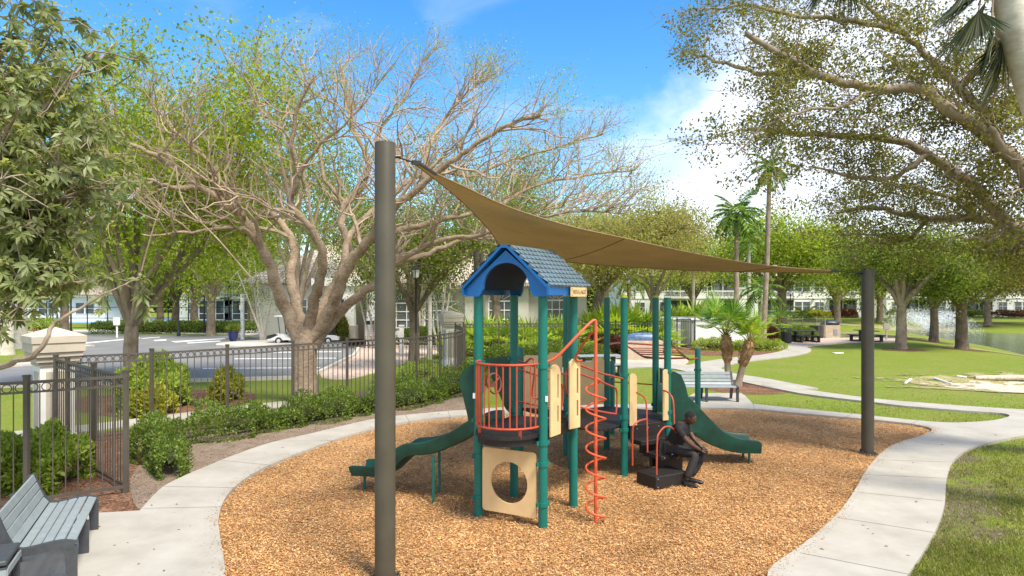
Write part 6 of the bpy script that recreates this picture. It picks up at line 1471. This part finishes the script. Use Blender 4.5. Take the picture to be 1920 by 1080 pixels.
def cart():
    Y = 43.4; x0, x1 = (505-960)*Y/F, (642-960)*Y/F; o = thing('golf_cart', 'long white golf cart parked behind the big tree trunk', 'golf cart', ((x0+x1)/2, Y, 0)); L = x1-x0; wdt = 1.2
    def X(t): return x0+L*t
    MB().prism([[(X(.02), .30), (X(.02), .50), (X(.05), .62), (X(.15), .72), (X(.24), .66), (X(.27), .42), (X(.60), .40), (X(.62), .62), (X(.92), .62), (X(.98), .50), (X(.98), .30)]], (0, Y+wdt/2, 0), (1, 0, 0), (0, 0, 1), wdt).build('body', M['cartwhite'], o)
    mb = MB(); mb.prism([[(X(.0), .36), (X(.02), .60), (X(.12), .70), (X(.17), .64), (X(.06), .40)]], (0, Y+wdt/2+.01, 0), (1, 0, 0), (0, 0, 1), wdt+.02); mb.build('bonnet', M['rubber'], o)
    MB().box((X(.56), Y, 1.83), (L*.90, 1.3, .07), bev=.02).build('roof', M['cartwhite'], o)
    mb = MB()
    for t in (.16, .24): mb.tube([(X(t+.03), Y-.58, .65), (X(t), Y-.58, 1.8)], .025, 6); mb.tube([(X(t+.03), Y+.58, .65), (X(t), Y+.58, 1.8)], .025, 6)
    for t in (.92,): mb.tube([(X(t+.02), Y-.58, .6), (X(t-.03), Y-.58, 1.8)], .03, 6); mb.tube([(X(t+.02), Y+.58, .6), (X(t-.03), Y+.58, 1.8)], .03, 6)
    mb.build('roof_strut', M['black'], o)
    for t in (.42, .66, .86): m = MB(); m.box((X(t), Y, .72), (.5, 1.1, .14), bev=.03); m.box((X(t)+.25, Y, .98), (.12, 1.1, .5), bev=.03); m.build('seat', M['cartwhite'] if t < .8 else M['rubber'], o)
    m = MB(); c = Vector((X(.30), Y-.25, .98)); m.tube([c+Vector((math.cos(a*PI/8)*.06, math.sin(a*PI/8)*.17, math.cos(a*PI/8)*.16)) for a in range(17)], .015, 5); m.tube([c, c+Vector((-.25, 0, -.3))], .02, 5); m.build('steering_wheel', M['rubber'], o)
    for t in (.17, .84):
        for s in (-1, 1):
            c = Vector((X(t), Y+s*.52, .25)); wv = MB(); prof = [(.12, -.09), (.22, -.1), (.25, -.06), (.25, .06), (.22, .1), (.12, .09)]; wv.lathe(prof, (0, 0, 0), 18); wv.v = [(a+c.x, b_*1+c.z*0+c.y if False else c.y+z_, c.z+b_) for a, b_, z_ in wv.v]; x = wv.build('wheel', M['rubber'], o, True)
            h = MB(); h.lathe([(.13, -.095), (.10, -.11), (.03, -.115)], (0, 0, 0), 12); h.v = [(a+c.x, c.y+z_, c.z+b_) for a, b_, z_ in h.v]; h.build('hub', M['chrome'], x)
cart()
def planter():
    p = G(437, 643); o = thing('glazed_planter', 'round cobalt blue glazed pot with green grasses on the road median', 'planter', p)
    MB().lathe([(.20, .12), (.27, .3), (.33, .55), (.33, .70), (.36, .74), (.36, .80), (.30, .80), (.29, .72)], p, 20).build('pot', M['cobalt'], o, True)
    rg = np.random.default_rng(2); n = 500; P = np.tile(np.array([p.x, p.y, .75]), (n, 1))+rg.normal(size=(n, 3))*[.13, .13, .02]; D = rg.normal(size=(n, 3))*.6; D[:, 2] = 1
    quadmesh('grasses', leafquads(P, D, .35+.3*rg.random(n), .03, rg), M['lf_mid'], o)
planter()
def sign(px, Y, w_, z0, z1, label, header=True, twoposts=True):
    b = Vector(at(px, Y)); o = thing('notice_sign', label, 'sign', b); 
    for s in ((-1, 1) if twoposts else (0,)): MB().box(b+Vector((s*w_*.38, .03, z1/2)), (.07 if twoposts else .12, .05, z1)).build('sign_post', M['pillar_face'], o)
    MB().box(b+Vector((0, -.02, (z0+z1)/2)), (w_, .05, z1-z0)).build('board', M['wframe'], o)
    if header: 
        MB().box(b+Vector((0, -.05, z1-.12)), (w_, .03, .22)).build('header', M['black'], o)
        m = MB()
        for i in range(4): m.box(b+Vector((0, -.05, z0+.12+i*.12)), (w_*.7, .012, .022))
        m.build('text_lines', M['trim'], o)
sign(694, 40, .55, .75, 1.65, 'white notice board with black header on two posts at the clubhouse entrance'); sign(219, 50, .5, .95, 1.55, 'small white sign on one post before the clipped hedge, left of the multi-stemmed tree', False, False)
def slim_post(px, Y, h, lab): 
    b = Vector(at(px, Y)); m = MB(); m.box(b+zv(h/2), (.22, .22, h)); m.box(b+zv(h+.03), (.28, .28, .07)); m.box(b+Vector((-.16, 0, h*.72)), (.1, .2, .35)); tag(m.build('white_post', M['pillar_face']), lab, 'post')
slim_post(455, 48, 3.2, 'tall white square post on the far side of the road, right of the planter'); slim_post(753, 36, 1.5, 'short white square post on the lawn just right of the tall bronze pole')
def hydrant():
    b = Vector(at(66, 47)); m = MB(); m.lathe([(.16, 0), (.16, .08), (.11, .1), (.11, .5), (.15, .52), (.15, .58), (.11, .62), (.05, .74), (.03, .8)], b, 12); m.box(b+zv(.42), (.42, .12, .12)); tag(m.build('fire_hydrant', plain('hydrant_red', (.5, .03, .02), .4), smooth=True), 'small red fire hydrant beyond the road behind the pillar cap', 'hydrant')
hydrant()
def table(px, py, rz, mat, label, scale=1, plastic=True):
    p = G(px, py, .03) if not isinstance(px, Vector) else px; o = thing('picnic_table', label, 'picnic table', (0, 0, 0)); top, dark = mat
    m = MB(); m.box((0, 0, .74), (1.8, .72, .05), bev=.01); m.build('tabletop', top, o)
    for s in (-1, 1): MB().box((0, s*.68, .44), (1.8, .28, .05), bev=.01).build('seat', top, o)
    for s in (-1, 1):
        m = MB(); x = s*.62; m.box((x, 0, .38), (.12, .20, .68)); m.box((x, 0, .05), (.14, 1.5, .08)); m.box((x, 0, .38), (.10, 1.5, .08))
        for q in (-1, 1): m.box((x, q*.68, .21), (.12, .18, .42)); 
        m.build('leg', dark, o)
    o.location = p; o.rotation_euler = (0, 0, rz); return o
pt = table(1122, 702, R(12), (M['slat'], M['cast']), 'grey picnic table on the near paving right of the roofed deck')
p2 = table(1508, 641, R(8), (M['black'], M['black']), 'black picnic table between the trash bin and the brick grill')
copy_tree(p2, T(1624, 641)+zv(.03), R(96), 'black picnic table end-on, seen either side of the right bronze pole')
def bin_(px, py, h, r, label):
    p = G(px, py); o = thing('trash_bin', label, 'trash bin', p); MB().lathe([(r*.9, 0), (r, .05), (r, h*.72), (r*.92, h*.78)], p, 14).build('body', M['black'], o); m = MB(); m.lathe([(r*1.08, h*.94), (r*1.05, h), (r*.3, h*1.02)], p, 14)
    for k in range(4): a = k*PI/2+.7; m.tube([p+Vector((math.cos(a)*r*.85, math.sin(a)*r*.85, h*.76)), p+Vector((math.cos(a)*r*.95, math.sin(a)*r*.95, h*.95))], .02, 5)
    m.build('lid', M['black'], o)
bin_(1474, 644, 1.0, .33, 'round black trash bin left of the far picnic table')
def grill(px, py, w_, d_, h, cover, label, blackbox):
    p = G(px, py, .0); o = thing('covered_grill', label, 'grill', p); MB().box(p+Vector((0, d_/2, h/2)), (w_, d_, h), bev=.01).build('block_base', M['brick'], o)
    if blackbox: MB().box(p+Vector((-w_/2-.35, d_/2, h/2-.02)), (.66, d_*.9, h-.04)).build('bin_housing', M['black'], o); MB().box(p+Vector((.25, -.012, h*.45)), (.3, .02, .45)).build('access_door', M['slat'], o)
    r_ = random.Random(3); m = MB(); nu, nv_ = 18, 8; vs = []
    cw, ch = w_*.42 if not blackbox else w_*.5, .36
    for j in range(nv_+1):
        for i in range(nu): a = 2*PI*i/nu; e = abs(math.cos(a))**.5*math.copysign(1, math.cos(a)), abs(math.sin(a))**.5*math.copysign(1, math.sin(a)); t = j/nv_; rr = (1-t**3*.55)*(1+.10*math.sin(a*5+j)*r_.random()); vs.append((p.x+(0 if not blackbox else .1)+e[0]*cw*rr, p.y+d_/2+e[1]*d_*.40*rr, h+ch*t**.8+.015*r_.random()))
    fs = [(j*nu+i, j*nu+(i+1) % nu, (j+1)*nu+(i+1) % nu, (j+1)*nu+i) for j in range(nv_) for i in range(nu)]+[tuple(nv_*nu+i for i in range(nu))]
    MB().add(vs, fs).build('cover', cover, o, True)
grill(1206, 676, 1.9, .9, .95, M['tarp'], 'tan block grill counter under a crumpled blue cover, behind the red ladder', False)
grill(1560, 634, 1.25, 1.0, .95, M['btarp'], 'tan block grill with black cover and black bin housing beyond the lawn', True)
b = T(1662, 638); m = MB(); m.box(b+zv(.6), (.09, .09, 1.2)); m.box(b+zv(1.0), (.42, .12, .45)); tag(m.build('utility_post', M['trim']), 'small grey utility box on a post left of the lakeside trees', 'post')
b = Vector(at(945, 37)); 
def spray():
    rg = np.random.default_rng(8); c = np.array([(1742-960)*68/F, 68, -.8]); n = 26000; a = rg.random(n)*2*PI; v = 4.6+1.9*rg.random(n)**.5; el = R(58)+rg.normal(size=n)*.10; t = rg.random(n)
    vh = v*np.cos(el); vz = v*np.sin(el); T_ = 2*vz/9.8*t; r = vh*T_; z = vz*T_-4.9*T_**2
    P = c+np.stack([r*np.cos(a)*1.25, r*np.sin(a)*1.25, z*1.5], -1)+rg.normal(size=(n, 3))*.09; s = (.016+.02*rg.random(n))
    m, N, L, b_ = NT('water_droplets'); b_.inputs['Base Color'].default_value = (.9, .93, .95, 1); b_.inputs['Roughness'].default_value = .5
    t_ = N.new('ShaderNodeBsdfTransparent'); ms = N.new('ShaderNodeMixShader'); ms.inputs[0].default_value = .55; L.new(b_.outputs[0], ms.inputs[1]); L.new(t_.outputs[0], ms.inputs[2]); L.new(ms.outputs[0], N['Material Output'].inputs[0])
    tag(quadmesh('fountain_spray', leafquads(P, rg.normal(size=(n, 3)), s*2.6, s*2.2, rg), m), 'white fountain spray rising from the lake behind the trees', 'fountain', kind='stuff')
spray()

# ================= PEOPLE =================
def skin_obj(name, joints, edges, mat, parent, sub=2, root=0):
    me = bpy.data.meshes.new(name); me.from_pydata([tuple(j[0]) for j in joints], edges, []); o = bpy.data.objects.new(name+'_tmp', me); C.objects.link(o)
    sk = o.modifiers.new('s', 'SKIN'); sk.use_smooth_shade = True; me.skin_vertices
    if not me.skin_vertices:
        bm = bmesh.new(); bm.from_mesh(me); bm.verts.layers.skin.verify(); bm.to_mesh(me); bm.free()
    for i, j in enumerate(joints):
        r = j[1]; me.skin_vertices[0].data[i].radius = (r, r) if isinstance(r, (int, float)) else r; me.skin_vertices[0].data[i].use_root = (i == root)
    sb = o.modifiers.new('d', 'SUBSURF'); sb.levels = sub; sb.render_levels = sub
    dg = bpy.context.evaluated_depsgraph_get(); dg.update(); m2 = bpy.data.meshes.new_from_object(o.evaluated_get(dg)); bpy.data.objects.remove(o); m2.name = name
    m2.materials.clear(); return link(name, m2, mat, parent, True)
def person():
    o = thing('person', 'person in black shirt and charcoal trousers sitting hunched on the black steps, hands clasped', 'person', (2.75, 11.3, 0))
    pel = Vector((2.72, 11.33, .545)); ch = Vector((2.80, 11.22, .80)); nk = Vector((2.87, 11.15, .985)); hd = Vector((2.965, 11.09, 1.085))
    fw = Vector((.80, -.52, 0)).normalized(); sd = Vector((-fw.y, fw.x, 0))   # sd: his left (away from camera is +)
    if sd.y < 0: sd = -sd
    hips = [pel+sd*s*.10 for s in (-1, 1)]
    kn = [Vector((3.02, 10.95, .50)), Vector((3.22, 11.14, .54))]; an = [Vector((2.84, 10.86, .10)), Vector((2.98, 11.06, .10))]
    sh = [nk+sd*s*.19-zv(.075)-fw*.03 for s in (-1, 1)]
    el = [Vector((2.90, 10.93, .70)), Vector((3.06, 11.22, .70))]; wr = [Vector((3.10, 10.94, .575)), Vector((3.16, 11.06, .585))]
    J = [(pel, (.15, .13)), (pel.lerp(ch, .5), (.135, .115)), (ch, (.155, .125)), (nk-zv(.05), (.10, .09)), (nk, .055), (nk.lerp(hd, .45), .052)]
    E = [(0, 1), (1, 2), (2, 3), (3, 4), (4, 5)]
    for s in (0, 1):
        b0 = len(J); J += [(sh[s], .062), (sh[s].lerp(el[s], .5), .048), (el[s], .040), (el[s].lerp(wr[s], .5), .036), (wr[s], .026)]; E += [(3, b0), (b0, b0+1), (b0+1, b0+2), (b0+2, b0+3), (b0+3, b0+4)]
        b0 = len(J); J += [(hips[s], .095), (hips[s].lerp(kn[s], .5), .080), (kn[s], .062), (kn[s].lerp(an[s], .45), .056), (an[s], .040)]; E += [(0, b0), (b0, b0+1), (b0+1, b0+2), (b0+2, b0+3), (b0+3, b0+4)]
    body = skin_obj('body', J, E, M['skin'], o)
    # shirt: torso and short sleeves, a little larger
    SJ = [(pel+zv(.03), (.165, .148)), (pel.lerp(ch, .5), (.155, .135)), (ch, (.172, .145)), (nk-zv(.05), (.118, .105)), (nk-zv(.01), .068)]; SE = [(0, 1), (1, 2), (2, 3), (3, 4)]
    for s in (0, 1): b0 = len(SJ); SJ += [(sh[s], .078), (sh[s].lerp(el[s], .35), .066), (sh[s].lerp(el[s], .62), .062)]; SE += [(3, b0), (b0, b0+1), (b0+1, b0+2)]
    skin_obj('shirt', SJ, SE, M['shirt'], o)
    TJ = [(pel-zv(.02), (.168, .135))]; TE = []
    for s in (0, 1): b0 = len(TJ); TJ += [(hips[s], .108), (hips[s].lerp(kn[s], .5), .094), (kn[s], .078), (kn[s].lerp(an[s], .5), .072), (an[s]+zv(.03), .060)]; TE += [(0, b0), (b0, b0+1), (b0+1, b0+2), (b0+2, b0+3), (b0+3, b0+4)]
    skin_obj('trousers', TJ, TE, M['trouser'], o)
    for s in (0, 1):
        f = [Vector((.82, -.5, 0)), Vector((.9, -.35, 0))][s].normalized(); a = an[s]; skin_obj('shoe', [(a-f*.06-zv(.05), .048), (a+f*.04-zv(.052), (.046, .044)), (a+f*.14-zv(.065), (.048, .032)), (a+f*.20-zv(.072), (.040, .024))], [(0, 1), (1, 2), (2, 3)], M['shoe'], o)
    # head with face, turned down and to the right
    hf = Vector((.86, -.42, -.28)).normalized(); hs = hf.cross(Vector((0, 0, 1))).normalized(); hu = hs.cross(hf)
    def HP(x, y, z): return hd+hs*x+hf*y+hu*z      # right, forward, up
    n, m = 28, 20; vs = []; 
    for j in range(m+1):
        ph = PI*j/m
        for i in range(n):
            th = 2*PI*i/n; x, y, z = math.sin(ph)*math.sin(th), math.sin(ph)*math.cos(th), math.cos(ph)
            X, Yy, Z = x*.074, y*.094, z*.112
            if z < 0: X *= 1-.30*(-z)**1.3; Yy *= 1-.10*(-z); Yy += .012*(-z) if y > 0 else 0
            fx = math.exp(-(X/.016)**2); 
            if y > 0:
                Yy += .022*fx*math.exp(-((Z+.022)/.022)**2); Yy -= .010*math.exp(-((abs(X)-.030)/.015)**2)*math.exp(-((Z-.008)/.013)**2)
                Yy += .008*math.exp(-((Z-.028)/.012)**2); Yy += .010*math.exp(-(X/.026)**2)*math.exp(-((Z+.056)/.010)**2); Yy += .006*math.exp(-(X/.02)**2)*math.exp(-((Z+.092)/.012)**2)
            vs.append(HP(X, Yy, Z))
    fs = [(j*n+i, j*n+(i+1) % n, (j+1)*n+(i+1) % n, (j+1)*n+i) for j in range(m) for i in range(n)]
    MB().add(vs, fs).build('head', M['skin'], body, True)
    hv = MB(); hp = []
    for j in range(8):
        ph = PI*.50*j/7
        for i in range(24):
            th = 2*PI*i/24; y = math.cos(th); cut = 1 if y < .35 else 1-.42*(y-.35)/.65; p_ = ph*cut; hp.append(HP(math.sin(p_)*math.sin(th)*.0775, math.sin(p_)*y*.097-.003, math.cos(p_)*.116+.001))
    hv.add(hp, [(j*24+i, j*24+(i+1) % 24, (j+1)*24+(i+1) % 24, (j+1)*24+i) for j in range(7) for i in range(24)]).build('hair', M['hair'], o, True)
    fc = MB()
    for s in (-1, 1): fc.sphere(HP(s*.029, .077, .008), .011, 8, 6)
    fc.build('eyes', plain('eye_dark', (.10, .08, .07), .3), body)
    fc = MB(); 
    for s in (-1, 1): fc.sphere(HP(s*.075, -.004, -.008), .024, 8, 6, (.45, .7, 1.1))
    fc.build('ears', M['skin'], body, True)
    # clasped hands with five fingers each
    for s in (0, 1):
        d = (wr[s]-el[s]).normalized(); other = (wr[1-s]-wr[s]); inn = (other-d*other.dot(d)).normalized(); p0 = wr[s]+d*.02; upv = inn.cross(d).normalized()*(1 if s == 0 else -1)
        if upv.z < 0: upv = -upv
        HJ = [(wr[s], .024), (p0+d*.04, (.036, .020)), (p0+d*.075, (.038, .018))]; HE = [(0, 1), (1, 2)]
        skin_obj('hand', HJ, HE, M['skin'], body, 1)
        for f in range(4):
            k = p0+d*.072+upv*(.027-.018*f); l = [.040, .045, .042, .033][f]; c1 = k+d*l*.8+inn*.008; c2 = c1+inn*l*.65+d*l*.1-zv(.006); c3 = c2+inn*l*.4-d*l*.45
            MB().tube([k, c1, c2, c3], [.0092, .0088, .008, .0065], 6).build('finger', M['skin'], body, True)
        k = p0+d*.03+upv*.028; MB().tube([k, k+upv*.018+d*.03+inn*.014, k+upv*.016+d*.052+inn*.028], [.011, .010, .008], 6).build('thumb', M['skin'], body, True)
    # keys / blue tag clipped at the belt
    q = pel+Vector((-.03, -.17, -.06)); MB().box(q, (.035, .015, .07), .5).build('belt_tag', plain('pale_blue_tag', (.35, .5, .65), .4), o)
person()
def far_person():
    p = Vector(at(292, 57)); p.z = 0; o = thing('person', 'tiny distant figure in a pink top sitting behind the clipped hedge', 'person', p); b = p+zv(.5)
    skin_obj('body', [(b, .15), (b+zv(.3), .14), (b+zv(.5), .16), (b+zv(.62), .06), (b+zv(.75), .10), (b+zv(.84), .07), (b+Vector((.22, 0, .45)), .06), (b+Vector((.28, -.15, .2)), .04), (b+Vector((-.22, 0, .45)), .06), (b+Vector((-.28, -.15, .2)), .04), (b+Vector((.1, -.4, .02)), .09), (b+Vector((.1, -.45, -.42)), .06), (b+Vector((-.1, -.4, .02)), .09), (b+Vector((-.1, -.45, -.42)), .06)],
             [(0, 1), (1, 2), (2, 3), (3, 4), (4, 5), (2, 6), (6, 7), (2, 8), (8, 9), (0, 10), (10, 11), (0, 12), (12, 13)], plain('light_brown_skin', (.30, .17, .11), .6), o)
    skin_obj('top', [(b+zv(.02), .17), (b+zv(.3), .16), (b+zv(.5), .175), (b+Vector((.22, 0, .45)), .075), (b+Vector((-.22, 0, .45)), .075)], [(0, 1), (1, 2), (2, 3), (2, 4)], plain('pink_cotton', (.75, .32, .40), .8), o)
    tag(MB().box(p+Vector((0, .1, .38)), (1.4, .45, .06)).box(p+Vector((0, .3, .65)), (1.4, .05, .4)).box(p+Vector((-.5, .1, .18)), (.08, .4, .36)).box(p+Vector((.5, .1, .18)), (.08, .4, .36)).build('court_bench', M['wood']), 'low wooden bench under the distant figure in pink', 'bench')
far_person()
